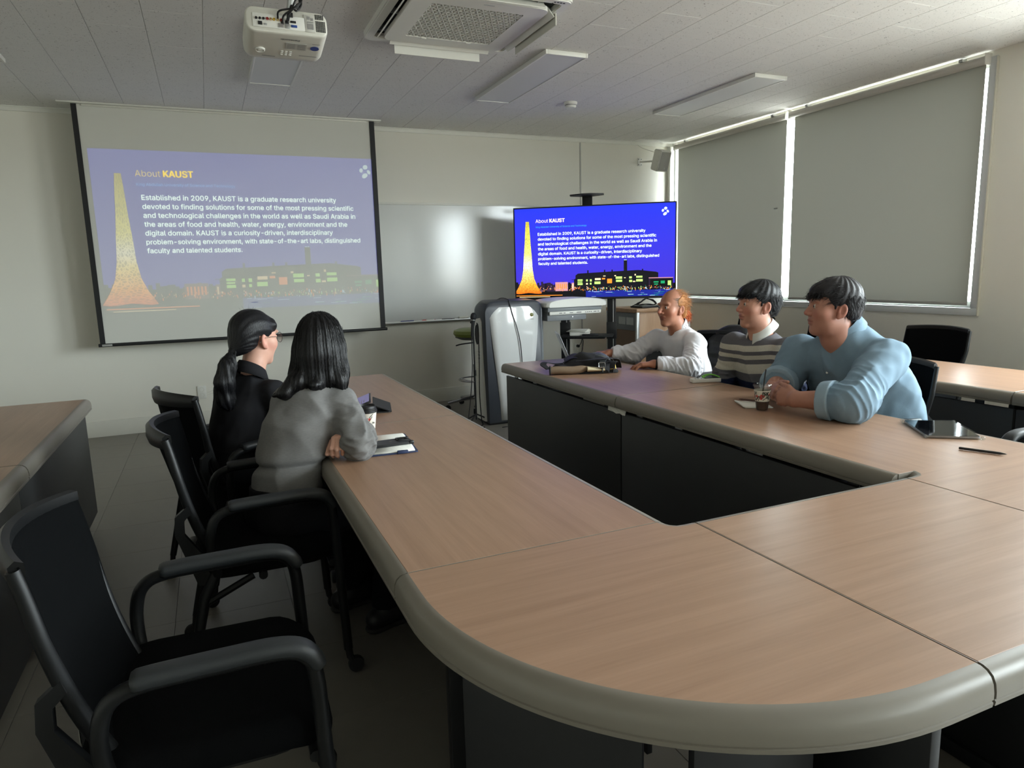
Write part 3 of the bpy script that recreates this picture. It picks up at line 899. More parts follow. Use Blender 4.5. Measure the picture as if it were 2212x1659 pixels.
for i, (x, y, a, w_, d_, h_, z, lab) in enumerate(((-0.14, -0.06, 8, .20, .14, 0.030, 0.712, 'white cardboard box under a pile of papers on the stand shelf'), (-0.15, -0.05, -12, .21, .15, 0.024, 0.746, 'stack of white papers on top of the small white box'))):
    t_ = thing('paper_box' if i == 0 else 'paper_stack', lab, 'box' if i == 0 else 'paper', onst(x, y, z), TVZ+R(a))
    if i == 0:
        b = MB(); b.box((0, 0, h_/2), (w_, d_, h_), 0.002); b.build('box_body', M_paper, t_)
        b = MB(); b.box((0, 0, h_+0.001), (w_+0.004, d_+0.004, 0.006), 0.002); b.build('box_lid', M_white, t_)
    else:
        for k in range(4):
            b = MB(); b.box((0.004*k, -0.003*k, 0.003+0.006*k), (w_-0.01*k, d_, 0.005), 0.001, None, R(5*k-7)); b.build('sheet_pile', M_paper, t_)
t_ = thing('remote_control', 'slim black remote control lying against the papers on the stand shelf', 'remote', onst(-0.03, -0.12), TVZ+R(10))
b = MB(); b.box((0, 0, 0.008), (0.16, 0.035, 0.014), 0.004); b.build('body', M_black, t_)
b = MB()
for k in range(6): b.box((-0.06+0.02*k, 0, 0.0158), (0.01, 0.02, 0.002), 0.0008)
b.build('buttons', M_pad, t_)

# ------------------------------------------------------------------ projection screen
PY = 6.70
ps = thing('projection_screen', 'pull-down projection screen with black borders showing a lavender slide', 'screen', (0.345, PY, CZ))
def L(x, z): return (x-0.345, z-CZ)
b = MB(); nx_, nz_ = 24, 16
vs = []
for j in range(nz_+1):
    for i in range(nx_+1):
        x = -0.870+2.440*i/nx_; z = 0.845+(CZ-0.845)*j/nz_
        vs.append((x-0.345, 0.004, z-CZ))
b.add(vs, [(j*(nx_+1)+i, j*(nx_+1)+i+1, (j+1)*(nx_+1)+i+1, (j+1)*(nx_+1)+i) for j in range(nz_) for i in range(nx_)])
fab = b.build('screen_fabric', M_fabric, ps, 0)
for xa, xb in ((-0.872, -0.833), (1.528, 1.572)):
    b = MB(); b.bx(xa-0.345, xb-0.345, -0.0045, 0.0045, 0.845-CZ, -0.005); b.build('black_border', M_dark, ps, 0)
b = MB(); b.tube([(-0.885-0.345, 0, 0.838-CZ), (1.588-0.345, 0, 0.838-CZ)], 0.0145, 14)
b.build('weight_bar', M_black, ps)
b = MB(); b.box((-0.865+0.045-0.345, -0.0145, 0.838-CZ), (0.075, 0.002, 0.016)); b.build('bar_label', M_alu, ps, 0)
b = MB(); b.bx(-0.965-0.345, 1.63-0.345, -0.045, 0.05, -0.012, 0.0, 0.003); b.build('ceiling_slot', M_trimw, ps)
b = MB(); b.bx(-0.80-0.345, 1.50-0.345, -0.0065, 0.010, -0.026, -0.01, 0.003); b.build('slot_lip', M_offw, ps)
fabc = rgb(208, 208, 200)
D_ps = slide_mats('projected', 0.20, fabc, 1.0)  # projector's beam painted in as emission; the fabric picture glows by itself
D_ps['body']['thin'] = 1
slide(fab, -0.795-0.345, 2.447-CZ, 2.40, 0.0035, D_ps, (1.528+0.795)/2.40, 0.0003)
# ------------------------------------------------------------------ ceiling fittings
M_diff = mat('light_diffuser', rgb(214, 215, 213), 0.5, var=0.01)
def panel_light(lab, x0, x1, y0, y1):
    t_ = thing('ceiling_light', lab, 'ceiling light', ((x0+x1)/2, (y0+y1)/2, CZ), 0, 'unlit ceiling panel lights')
    w_, l_ = x1-x0, y1-y0
    b = MB(); b.bx(-w_/2+0.006, w_/2-0.006, -l_/2+0.006, l_/2-0.006, -0.024, 0.0, 0.002); b.build('housing', M_offw, t_)
    for xa, xb, ya, yb in ((-w_/2, -w_/2+0.014, -l_/2, l_/2), (w_/2-0.014, w_/2, -l_/2, l_/2), (-w_/2+0.014, w_/2-0.014, -l_/2, -l_/2+0.014), (-w_/2+0.014, w_/2-0.014, l_/2-0.014, l_/2)):
        b = MB(); b.bx(xa, xb, ya, yb, -0.031, -0.002, 0.002); b.build('rim', M_white, t_)
    b = MB(); b.bx(-w_/2+0.014, w_/2-0.014, -l_/2+0.014, l_/2-0.014, -0.027, -0.0245); b.build('diffuser', M_diff, t_, 0)
panel_light('unlit flat ceiling light half hidden behind the projector', 0.404, 0.712, 4.30, 5.60)
panel_light('unlit flat ceiling light beyond the ceiling air conditioner', 2.170, 2.487, 4.28, 5.60)
panel_light('unlit flat ceiling light closest to the window blinds', 3.940, 4.262, 4.28, 5.60)
panel_light('unlit ceiling light of which only one corner enters the picture over the projection screen side', -1.372, -1.052, 4.28, 5.57)

t_ = thing('smoke_detector', 'round white smoke detector on the ceiling', 'smoke detector', (3.035, 5.53, CZ))
b = MB(); b.lathe([(0.058, 0), (0.058, -0.014), (0.052, -0.02)], 28); b.build('base', M_white, t_)
b = MB(); b.lathe([(0.05, -0.018), (0.048, -0.036), (0.040, -0.046), (0.012, -0.049)], 28); b.build('sensor_cap', M_white, t_)
b = MB(); b.lathe([(0.0505, -0.024), (0.0505, -0.028)], 28); b.build('slot_ring', M_pad, t_)

# ceiling cassette air conditioner
ax0, ax1, ay0, ay1 = 0.990, 1.925, 3.435, 4.383
acx, acy = (ax0+ax1)/2, (ay0+ay1)/2
ac = thing('ceiling_air_conditioner', 'white four-way cassette air conditioner in the ceiling with tilted vanes', 'air conditioner', (acx, acy, CZ))
S = 0.47
def ringpoly(mb, o, i, z0, z1, ro=0.05, ri=0.05, m=None):
    a = rrect(2*o, 2*o, ro, 6); c = rrect(2*i, 2*i, ri, 6); n = len(a)
    vs = [(x, y, z0) for x, y in a]+[(x, y, z0) for x, y in c]+[(x, y, z1) for x, y in a]+[(x, y, z1) for x, y in c]
    fs = []
    for k in range(n):
        q = (k+1) % n
        fs += [(k, q, n+q, n+k), (2*n+k, 3*n+k, 3*n+q, 2*n+q), (k, 2*n+k, 2*n+q, q), (n+k, n+q, 3*n+q, 3*n+k)]
    mb.add(vs, fs, m)
b = MB(); ringpoly(b, S, S-0.055, -0.030, 0.0, 0.05, 0.03); ringpoly(b, S-0.006, S-0.05, -0.036, -0.028, 0.05, 0.03); b.build('outer_frame', M_white, ac)
b = MB(); b.bx(-S+0.05, S-0.05, -S+0.05, S-0.05, -0.004, 0.03); b.build('duct_shadow_pan', M_pad, ac, 0)
b = MB(); ringpoly(b, 0.372, 0.262, -0.054, -0.030, 0.055, 0.01); b.build('suction_panel', M_white, ac, 40)
b = MB(); b.bx(-0.262, 0.262, -0.262, 0.262, -0.022, -0.018); b.build('filter_sheet', M_black, ac, 0)
# grille: two sets of slanted bars and shallow arches
b = MB()
n = 14
for k in range(n+1):
    q = -0.262+0.524*k/n
    b.bx(-0.262, 0.262, q-0.004, q+0.004, -0.050, -0.026)
def clipd(p, d):
    a = []
    for s in (-1, 1):
        t = 1e9
        for i in (0, 1):
            if abs(d[i]) > 1e-6:
                v = ((0.262 if s*d[i] > 0 else -0.262)-p[i])/(s*d[i]); t = min(t, v)
        a.append((p[0]+s*d[0]*t, p[1]+s*d[1]*t))
    return a
for sg in (1, -1):
    for k in range(-13, 14):
        p = (0.0375*k, 0.0)
        if sg*0 == 0:
            d = (0.5*sg, 1.0)
            ends = []
            # line through (px,0) with direction d clipped to the square
            t0, t1 = -9, 9
            for i in (0, 1):
                lo, hi = (-0.262-p[i])/d[i], (0.262-p[i])/d[i]
                t0 = max(t0, min(lo, hi)); t1 = min(t1, max(lo, hi))
            if t1-t0 < 0.02: continue
            A = (p[0]+d[0]*t0, d[1]*t0); B = (p[0]+d[0]*t1, d[1]*t1)
            b.box(((A[0]+B[0])/2, (A[1]+B[1])/2, -0.045), (math.hypot(B[0]-A[0], B[1]-A[1]), 0.006, 0.014), 0, None, math.atan2(B[1]-A[1], B[0]-A[0]))
b.build('suction_grille', M_white, ac, 0)
for sx in (-0.15, 0.13):
    b = MB(); b.box((sx, 0.272, -0.055), (0.03, 0.016, 0.006), 0.002); b.build('grille_latch', M_white, ac)
# vanes in the four outlets (open), the far and window-side ones carry deflector boards
for k in range(4):
    Mz = Matrix.Rotation(R(90*k), 4, 'Z')
    b = MB()
    g = bmesh.new(); bmesh.ops.create_cube(g, size=1.0); bmesh.ops.scale(g, vec=(0.64, 0.062, 0.006), verts=g.verts)
    bmesh.ops.bevel(g, geom=g.edges[:], offset=0.002, segments=1, affect='EDGES')
    tilt = 38 if k in (2,) else 50
    b.bm(g, None, Mz @ Matrix.Translation((0, -0.398, -0.040)) @ Matrix.Rotation(R(tilt), 4, 'X'))
    b.build('air_vane', M_white, ac)
    b = MB()
    for q in (-0.28, 0, 0.28):
        g = bmesh.new(); bmesh.ops.create_cube(g, size=1.0); bmesh.ops.scale(g, vec=(0.005, 0.05, 0.03), verts=g.verts)
        b.bm(g, None, Mz @ Matrix.Translation((q, -0.395, -0.018)))
    b.build('vane_arm', M_alu, ac, 0)
b = MB(); b.prism([(0.185-0.47, 0.436), (0.73-0.462, 0.436), (0.73-0.46, 0.442), (0.185-0.47, 0.442)], -0.105, -0.032); o = b.build('deflector_board', M_white, ac, 0)
b = MB(); b.prism([(0.436, -0.30), (0.442, -0.30), (0.442, 0.25), (0.436, 0.25)], -0.098, -0.034); o = b.build('deflector_board', M_offw, ac, 0)
b = MB()
for k in range(4): b.lathe([(0.006, -0.0375), (0.006, -0.0365)], 10, None, Matrix.Translation((0.36+0.018*k, -0.442, 0)))
b.lathe([(0.004, -0.0375), (0.004, -0.0365)], 8, None, Matrix.Translation((0.355, -0.425, 0)))
b.build('indicator_dots', M_pad, ac)
b = MB(); b.box((0.03, -0.33, -0.0545), (0.06, 0.008, 0.0015)); b.build('maker_strip', M_alu, ac, 0)

# projector hanging from the ceiling, rear towards the viewer, upside down
pj = thing('projector', 'white ceiling-mounted projector with cables plugged into its rear', 'projector', (0.370, 2.90, 2.2835), 0)
TILT = Matrix.Rotation(R(-9.0), 4, 'X')
def pjM(): return TILT
bot = [(-0.150, 0.0), (0.150, 0.0)]
def pring(y, w_, z0, z1, r):
    return [TILT @ Vector((x, y, (z0+z1)/2+z)) for x, z in rrect(w_, z1-z0, r, 6)]
b = MB()
b.loft([pring(0.0, 0.288, 0.003, 0.088, 0.028), pring(0.003, 0.298, 0.0, 0.092, 0.03), pring(0.012, 0.302, -0.002, 0.094, 0.032), pring(0.19, 0.304, -0.004, 0.092, 0.034), pring(0.222, 0.296, 0.002, 0.088, 0.034), pring(0.236, 0.27, 0.016, 0.078, 0.03)])
b.build('housing', M_offw, pj, 50)
b = MB(); b.box(TILT @ Vector((-0.028, -0.0015, 0.040)), (0.195, 0.004, 0.052), 0.003, None, TILT.to_3x3()); b.build('port_panel', M_white, pj)
b = MB(); b.box(TILT @ Vector((0.083, -0.0015, 0.046)), (0.042, 0.004, 0.066), 0.003, None, TILT.to_3x3()); b.build('inlet_panel', mat('inlet_grey', rgb(200, 199, 192), 0.5), pj)
b = MB()
for x, z, w_, h_ in ((0.080, 0.066, 0.012, 0.014), (0.093, 0.062, 0.01, 0.012), (0.086, 0.050, 0.026, 0.006), (0.085, 0.034, 0.024, 0.022)):
    b.box(TILT @ Vector((x, -0.0038, z)), (w_, 0.002, h_), 0.001, None, TILT.to_3x3())
b.build('inlet_marks', M_alu, pj, 0)
b = MB()
for i in range(5):
    for j in range(4): b.box(TILT @ Vector((0.108+0.0066*i, -0.0005, 0.068+0.0048*j)), (0.0052, 0.003, 0.003), 0, None, TILT.to_3x3())
for i in range(6):
    for j in range(8): b.box(TILT @ Vector((0.1085+0.0062*i, -0.0005, 0.020+0.0053*j)), (0.0049, 0.003, 0.0033), 0, None, TILT.to_3x3())
b.build('vent_slots', M_black, pj, 0)
RX90 = Matrix.Rotation(R(90), 4, 'X')
def jack(x, z, r, m, nm='port'):
    b = MB(); b.lathe([(r, 0), (r, 0.006), (r*0.55, 0.006), (r*0.5, 0.002)], 14, None, TILT @ Matrix.Translation((x, -0.003, z)) @ RX90); b.build(nm, m, pj)
for x in (-0.112, -0.099, -0.086): jack(x, 0.045, 0.0042, M_black)
for x, c in ((-0.072, (150, 40, 40)), (-0.060, (190, 160, 110)), (-0.048, (190, 160, 60)), (-0.034, (200, 180, 130)), (-0.022, (160, 60, 50))):
    jack(x, 0.046, 0.0048, mat('jack_%d' % c[0] + str(c[2]) + str(round(-x*1000)), rgb(*c), 0.4))
def sq(x, z, w_, h_, m, nm='port'):
    b = MB(); b.box(TILT @ Vector((x, -0.0045, z)), (w_, 0.005, h_), 0.001, None, TILT.to_3x3()); b.build(nm, m, pj)
sq(-0.099, 0.028, 0.015, 0.013, M_black); sq(-0.080, 0.025, 0.011, 0.006, M_alu); sq(0.022, 0.044, 0.02, 0.008, M_black); sq(0.024, 0.028, 0.022, 0.009, mat('vga_blue', rgb(40, 70, 140), 0.4))
sq(-0.024, 0.026, 0.018, 0.016, M_chrome, 'plug'); sq(-0.0005, 0.026, 0.016, 0.018, M_alu, 'plug'); sq(-0.001, 0.040, 0.014, 0.014, M_black, 'plug'); sq(-0.018, 0.036, 0.011, 0.010, M_black, 'plug')
sq(0.012, 0.070, 0.022, 0.018, M_black, 'plug')
# underside: foot, print, buttons, round badge
b = MB(); b.lathe([(0.0185, -0.001), (0.0185, -0.006), (0.015, -0.008), (0.014, -0.004), (0.009, -0.004), (0.009, -0.008)], 22, None, TILT @ Matrix.Translation((-0.095, 0.135, -0.003))); b.build('foot', M_white, pj)
b = MB()
for i in range(3):
    for j in range(3): b.box(TILT @ Vector((-0.012+0.016*i, 0.135+0.014*j, -0.0055)), (0.010, 0.005, 0.003), 0.001, None, TILT.to_3x3())
b.build('buttons', M_white, pj)
M_print = mat('grey_print', rgb(120, 120, 120), 0.6); M_badge = mat('badge_blue', rgb(60, 80, 150), 0.5); M_lab = mat('label_grey', rgb(184, 184, 178), 0.6)
b = MB(); b.box(TILT @ Vector((0.037, 0.088, -0.0045)), (0.078, 0.05, 0.0012), 0, None, TILT.to_3x3()); b.build('rating_label', M_lab, pj, 0)
b = MB()
for k in range(5): b.box(TILT @ Vector((0.018, 0.072+0.008*k, -0.0053)), (0.03, 0.002, 0.0004), 0, None, TILT.to_3x3()); b.box(TILT @ Vector((0.057, 0.072+0.008*k, -0.0053)), (0.03, 0.002, 0.0004), 0, None, TILT.to_3x3())
b.box(TILT @ Vector((0.11, 0.055, -0.0053)), (0.03, 0.002, 0.0004), 0, None, TILT.to_3x3()); b.box(TILT @ Vector((0.09, 0.16, -0.0053)), (0.07, 0.003, 0.0004), 0, None, TILT.to_3x3()); b.box(TILT @ Vector((-0.06, 0.185, -0.0055)), (0.05, 0.003, 0.0004), 0, None, TILT.to_3x3())
b.build('label_print', M_print, pj, 0)
b = MB(); b.lathe([(0.017, -0.0050), (0.017, -0.0040)], 22, None, TILT @ Matrix.Translation((0.109, 0.092, 0)) @ Matrix.Scale(1.0, 4)); b.build('round_badge', M_badge, pj, 0)
b = MB(); put_text(b, 'Panasonic', 0.072, TILT @ Matrix.Translation((0.046, 0.034, -0.0050)) @ Matrix(((-1, 0, 0, 0), (0, 1, 0, 0), (0, 0, -1, 0), (0, 0, 0, 1))) , M_print, 0.02)
b.build('brand_print', M_print, pj, 0)
b = MB()
b.tube([(0.02, 0.11, 0.09), (0.03, 0.08, 0.14), (0.035, 0.07, 0.2)], 0.016, 10, None, True, 3); b.bx(-0.06, 0.10, 0.04, 0.20, 0.085, 0.094, 0.002)
b.tube([(0.033, 0.075, 0.16), (0.033, 0.075, CZ-2.2835-0.015)], 0.019, 14); b.lathe([(0.06, CZ-2.2835-0.016), (0.06, CZ-2.2835)], 24, None, Matrix.Translation((0.033, 0.075, 0)))
b.build('mount_arm', M_alu, pj)
for i, (x, z, bx_, mid) in enumerate(((-0.018, 0.036, 0.050, 0.10), (-0.001, 0.042, 0.058, 0.12), (0.004, 0.046, 0.048, 0.14), (-0.034, 0.050, 0.054, 0.11), (0.012, 0.076, 0.056, 0.09))):
    b = MB(); b.tube([TILT @ Vector((x, -0.006, z)), TILT @ Vector((x+0.006, -0.026, z+0.02)), (bx_*0.6, -0.03+0.004*i, mid*0.55+0.03), (bx_, 0.0, mid+0.005*i), (bx_+0.004, 0.045, mid+0.08), (0.048+0.003*i, 0.07, 0.33), (0.045, 0.075, 0.49)], 0.0036, 8, None, True, 5)
    b.build('cable', M_cable, pj)
b = MB(); b.tube([TILT @ Vector((-0.09, 0.20, 0.047)), TILT @ Vector((-0.09, 0.239, 0.047))], 0.030, 24); b.build('lens', M_black, pj)

# wall loudspeaker
sp = thing('wall_speaker', 'small white box loudspeaker on a bracket high in the front corner', 'loudspeaker', (4.868, 6.76, 2.565))
SR = (Matrix.Rotation(R(8), 4, 'Z') @ Matrix.Rotation(R(19), 4, 'X')).to_3x3()
b = MB()
sec = [(-0.085, -0.07), (0.085, -0.07), (0.062, 0.075), (-0.062, 0.075)]
vs = [SR @ Vector((x, y, z)) for z in (-0.115, 0.115) for x, y in sec]
g = bmesh.new()
bv = [g.verts.new(v) for v in vs]
for f in ((3, 2, 1, 0), (4, 5, 6, 7), (0, 1, 5, 4), (1, 2, 6, 5), (2, 3, 7, 6), (3, 0, 4, 7)): g.faces.new([bv[i] for i in f])
bmesh.ops.bevel(g, geom=g.edges[:], offset=0.01, segments=2, affect='EDGES')
b.bm(g); b.build('cabinet', M_white, sp)
b = MB(); b.box(SR @ Vector((0, -0.0705, 0)), (0.140, 0.006, 0.205), 0.004, None, SR); b.build('grille', mat('speaker_grille', rgb(176, 176, 172), 0.7, var=0.2, scale=900, bump=0.3, bscale=1200), sp)
b = MB(); b.box(SR @ Vector((0.012, -0.0745, -0.078)), (0.026, 0.002, 0.026), 0.003, None, SR); b.build('badge', M_alu, sp)
b = MB(); b.bx(-0.165, -0.105, 0.212, 0.219, -0.035, 0.055, 0.002); b.tube([(-0.135, 0.214, 0.01), (-0.09, 0.14, 0.005), (-0.03, 0.06, 0.0)], 0.011, 10); b.build('wall_bracket', M_white, sp)
b = MB()
for x in (-0.153, -0.118):
    for z in (-0.022, 0.04): b.lathe([(0.005, 0), (0.005, 0.003)], 8, None, Matrix.Translation((x, 0.212, z)) @ RX90)
b.build('screws', M_pad, sp)
b = MB(); b.tube([(-0.05, 0.05, 0.10), (-0.09, 0.12, 0.13), (-0.15, 0.19, 0.175), (-0.19, 0.212, 0.225)], 0.0028, 6, None, True, 5); b.build('speaker_cable', M_offw, sp)

# ------------------------------------------------------------------ wall sockets
def socket(lab, x, z, plugs=False):
    t_ = thing('wall_socket', lab, 'socket', (x, FY, z))
    b = MB(); b.box((0, -0.006, 0), (0.075, 0.012, 0.118), 0.003); b.build('plate', M_white, t_)
    for dz in (-0.026, 0.026):
        b = MB(); b.lathe([(0.021, 0), (0.021, 0.004), (0.017, 0.004), (0.016, -0.004)], 20, None, Matrix.Translation((0, -0.010, dz)) @ RX90); b.build('outlet', M_offw, t_)
        b = MB()
        for dx in (-0.007, 0.007): b.lathe([(0.0025, 0), (0.0025, 0.001)], 8, None, Matrix.Translation((dx, -0.0105, dz)) @ RX90)
        b.build('contact_holes', M_black, t_)
    if plugs:
        b = MB(); b.lathe([(0.017, 0), (0.016, 0.03), (0.008, 0.04)], 16, None, Matrix.Translation((0, -0.012, 0.026)) @ RX90)
        b.tube([(0, -0.05, 0.026), (0.01, -0.08, 0.07), (0.03, -0.07, 0.11), (0.05, -0.06, 0.08), (0.045, -0.05, 0.0), (0.02, -0.04, -0.12), (0.03, -0.03, -0.4)], 0.004, 8, None, True, 6); b.build('plugged_cable', M_cable, t_)
socket('white double wall socket low on the wall below the projection screen', -0.135, 0.325)
socket('white wall socket with a black plug behind the television stand', 3.875, 0.46, True)

# ------------------------------------------------------------------ big white and charcoal air purifier
M_char = mat('charcoal_shell', rgb(52, 56, 64), 0.4, var=0.04)
M_gloss = mat('glossy_white_front', rgb(224, 226, 226), 0.10, var=0.01, coat=1.0, crough=0.03)
pu = thing('air_purifier', 'tall white and charcoal floor-standing air purifier with a glossy front', 'air purifier', (2.475, 5.765, 0))
def pu_x(z): return np.interp(z, [0, 0.5, 1.12], [0.270, 0.281, 0.286])
b = MB()
rings = []
for y, s, zt in ((-0.165, 0.985, 1.085), (-0.15, 1.0, 1.105), (0.05, 1.0, 1.115), (0.10, 0.985, 1.10), (0.14, 0.95, 1.03), (0.165, 0.92, 0.95)):
    ring = []
    prof = []
    hw = 0.281*s
    rr = 0.085
    for k in range(9):
        a = R(90*k/8); prof.append((hw-rr+rr*math.sin(a), zt-rr+rr*math.cos(a)))
    pts = [(-x, z) for x, z in prof[::-1]] + prof
    pts = [(-hw*0.955, 0.02), (-hw*0.965, 0.35)] + [p for p in pts] + [(hw*0.965, 0.35), (hw*0.955, 0.02)]
    rings.append([Vector((x, y, z)) for x, z in pts])
b.loft(rings); b.build('charcoal_shell', M_char, pu, 45)
# glossy front panel, narrow at the foot
b = MB()
def front(z): return np.interp(z, [0.03, 0.3, 0.6, 0.85, 1.04], [-0.178, -0.182, -0.186, -0.184, -0.172])
out = []
zz = [0.035, 0.2, 0.4, 0.6, 0.8, 0.95]
lx = [-0.150, -0.160, -0.180, -0.203, -0.224, -0.236]
left = list(zip(lx, zz))
pts = left + [(-0.176-0.062*math.cos(R(90*k/9)), 0.985+0.068*math.sin(R(90*k/9))) for k in range(0, 10)]
poly = pts + [(-x*1.0, z) for x, z in pts[::-1]]
n = len(poly)
ctr = MB()
ra = [Vector((x, front(z), z)) for x, z in poly]; rb_ = [Vector((x*1.012, -0.150, z+0.002)) for x, z in poly]
# build as strips between left and right so that the bulge is smooth
m_ = len(pts)
vs = []; fs = []
for i in range(m_):
    x, z = pts[i]
    for k in range(9):
        s = -1+2*k/8
        vs.append((-x*s*1.0 if False else x*-s, front(z)+0.012*s*s, z))
for i in range(m_-1):
    for k in range(8): fs.append((i*9+k, i*9+k+1, (i+1)*9+k+1, (i+1)*9+k))
b.add(vs, fs)
o = b.build('front_panel', M_gloss, pu, 60)
so = o.modifiers.new('thickness', 'SOLIDIFY'); so.thickness = 0.014; so.offset = -1 
# side cheeks with speaker-like outlet and louvres
for sx in (-1, 1):
    b = MB()
    poly2 = [(-0.115, 0.03), (-0.085, 0.55), (-0.082, 0.93), (-0.05, 0.965), (0.06, 0.95), (0.12, 0.86), (0.135, 0.5), (0.14, 0.03)]
    vs = [Vector((sx*0.270, y, z)) for y, z in poly2]+[Vector((sx*0.2875, y*0.96, z*0.992+0.003)) for y, z in poly2]
    k8 = len(poly2)
    b.add(vs, [tuple(range(k8)), tuple(range(k8, 2*k8))]+[(i, (i+1) % k8, k8+(i+1) % k8, k8+i) for i in range(k8)])
    ck = b.build('side_cheek', M_white, pu, 30)
    b = MB(); b.lathe([(0.048, 0), (0.048, 0.004), (0.043, 0.006), (0.04, 0.001)], 28, None, Matrix.Translation((sx*0.2875, 0.02, 0.81)) @ Matrix.Rotation(R(90*sx), 4, 'Y') @ Matrix.Scale(1.9, 4, (1, 0, 0)) ); b.build('oval_outlet', M_dark, pu)
    for k in range(26):
        b = MB(); b.box((sx*0.2895, 0.055-0.0008*k, 0.24+0.0165*k), (0.006, 0.085, 0.006), 0.001, (Matrix.Rotation(R(18*1), 4, 'X')).to_3x3()); b.build('louvre', M_offw, pu, 0)
    b = MB()
    for k in range(3): b.box((sx*0.2890, -0.01, 0.655-0.028*k), (0.0015, 0.05, 0.014))
    b.build('side_print', M_lab, pu, 0)
b = MB(); b.bx(-0.262, 0.262, -0.155, 0.155, 0.0, 0.03, 0.006); b.build('plinth', M_black, pu)
b = MB(); b.lathe([(0.017, 0), (0.017, 0.004), (0.013, 0.006)], 22, None, Matrix.Translation((0.17, -0.172, 0.975)) @ RX90); o = b.build('badge', mat('badge_olive', rgb(120, 120, 60), 0.4), pu)
b = MB(); b.box((0.17, -0.1795, 0.935), (0.03, 0.001, 0.007)); b.build('badge_print', M_lab, pu, 0)
o = MB().tube([(-0.05, 0.10, 1.11), (-0.05, -0.02, 1.126), (-0.045, -0.14, 1.115), (-0.043, -0.172, 1.075), (-0.02, -0.182, 0.98), (0.01, -0.196, 0.87), (0.035, -0.200, 0.75), (0.048, -0.200, 0.62), (0.055, -0.195, 0.45), (0.05, -0.20, 0.2), (0.03, -0.22, 0.006), (-0.2, -0.30, 0.006)], 0.0042, 8, None, True, 6).build('loose_cable', M_cable)
o.location = (2.475, 5.765, 0); tag(o, 'thin black cable draped over the top and front of the air purifier', 'cable')

# microphone on a stand
ms = thing('microphone_stand', 'slim black microphone stand beside the air purifier', 'stand', (2.10, 5.70, 0))
b = MB(); b.tube([(0.02, 0, 0.05), (0.02, 0, 0.92)], 0.0075, 12); b.build('pole', M_black, ms)
b = MB(); b.tube([(0.02, 0, 0.45), (0.02, 0, 0.50)], 0.013, 12); b.build('clutch', M_rub, ms)
for k in range(3):
    a = R(100+120*k)
    b = MB(); b.tube([(0.02, 0, 0.10), (0.02+0.19*math.cos(a), 0.19*math.sin(a), 0.012)], 0.007, 8); lg = b.build('leg', M_black, ms)
    b = MB(); b.tube([(0.02+0.185*math.cos(a), 0.185*math.sin(a), 0.008), (0.02+0.215*math.cos(a), 0.215*math.sin(a), 0.008)], 0.0095, 8); b.build('rubber_foot', M_rub, lg)
b = MB(); b.tube([(0.02, 0, 0.915), (0.005, -0.01, 0.925), (-0.004, -0.02, 0.93)], 0.011, 10); b.build('mic_clip', M_rub, ms)
mc = thing('microphone', 'black handheld microphone held upright in the clip of its stand', 'microphone', (2.094, 5.672, 0.80))
MT = Matrix.Rotation(R(7), 4, 'Y')
b = MB(); b.lathe([(0.009, 0), (0.0115, 0.01), (0.0165, 0.13), (0.019, 0.15), (0.019, 0.158)], 18, None, MT); b.build('handle', M_black, mc)
b = MB(); b.lathe([(0.020, 0.156), (0.0265, 0.166), (0.0275, 0.182), (0.0245, 0.2), (0.015, 0.212), (0.004, 0.216)], 20, None, MT); b.build('mesh_head', mat('mic_grille', rgb(40, 41, 44), 0.5, 0.5, var=0.3, scale=900, bump=0.4, bscale=1500), mc)
b = MB(); b.lathe([(0.0192, 0.146), (0.0205, 0.15), (0.0192, 0.154)], 18, None, MT, False); b.build('switch_ring', M_alu, mc)
b = MB(); b.tube([(0, 0, 0.0), (-0.004, -0.004, -0.1), (-0.012, -0.012, -0.3), (-0.045, -0.03, -0.55), (-0.075, -0.05, -0.70), (-0.078, -0.055, -0.795), (0.05, -0.12, -0.795)], 0.0045, 8, None, True, 6); b.build('mic_cable', M_cable, mc)
ml = MB().tube([(0.055, 0.0, 0.92), (0.06, -0.02, 0.87), (0.06, -0.015, 0.6), (0.055, -0.01, 0.3), (0.065, -0.012, 0.05), (0.06, -0.05, 0.006), (-0.05, -0.16, 0.006)], 0.0048, 8, None, True, 6).build('hanging_cable', M_cable)
ml.location = (2.10, 5.70, 0); tag(ml, 'black cable hanging down beside the microphone stand from its clip', 'cable')

# drafting stool with green seat
gs = thing('drafting_stool', 'tall swivel stool with a green seat half hidden behind the microphone stand', 'stool', (2.40, 6.42, 0), R(20))
M_green = mat('green_vinyl', rgb(112, 124, 48), 0.4, var=0.06)
b = MB(); b.lathe([(0.13, 0.725), (0.19, 0.735), (0.212, 0.765), (0.205, 0.795), (0.16, 0.812), (0.02, 0.818)], 32); b.build('seat', M_green, gs)
b = MB(); b.lathe([(0.14, 0.705), (0.195, 0.728), (0.19, 0.738)], 32); b.build('seat_pan', M_black, gs)
b = MB(); b.tube([(0, 0, 0.10), (0, 0, 0.45)], 0.026, 16); b.build('column', M_black, gs)
b = MB(); b.tube([(0, 0, 0.42), (0, 0, 0.71)], 0.014, 14); b.build('gas_lift', M_chrome, gs)
b = MB(); b.tube([(0.02, 0, 0.67), (-0.14, 0.03, 0.665), (-0.21, 0.04, 0.655)], 0.006, 8, None, True, 3); b.build('lever', M_black, gs)
b = MB()
ring = [(0.17*math.cos(2*math.pi*k/36), 0.17*math.sin(2*math.pi*k/36), 0.30) for k in range(37)]
b.tube(ring, 0.009, 8, None, False)
for a in (0, 120, 240): b.tube([(0.02*math.cos(R(a)), 0.02*math.sin(R(a)), 0.27), (0.168*math.cos(R(a)), 0.168*math.sin(R(a)), 0.30)], 0.006, 8)
b.build('foot_ring', M_chrome, gs)
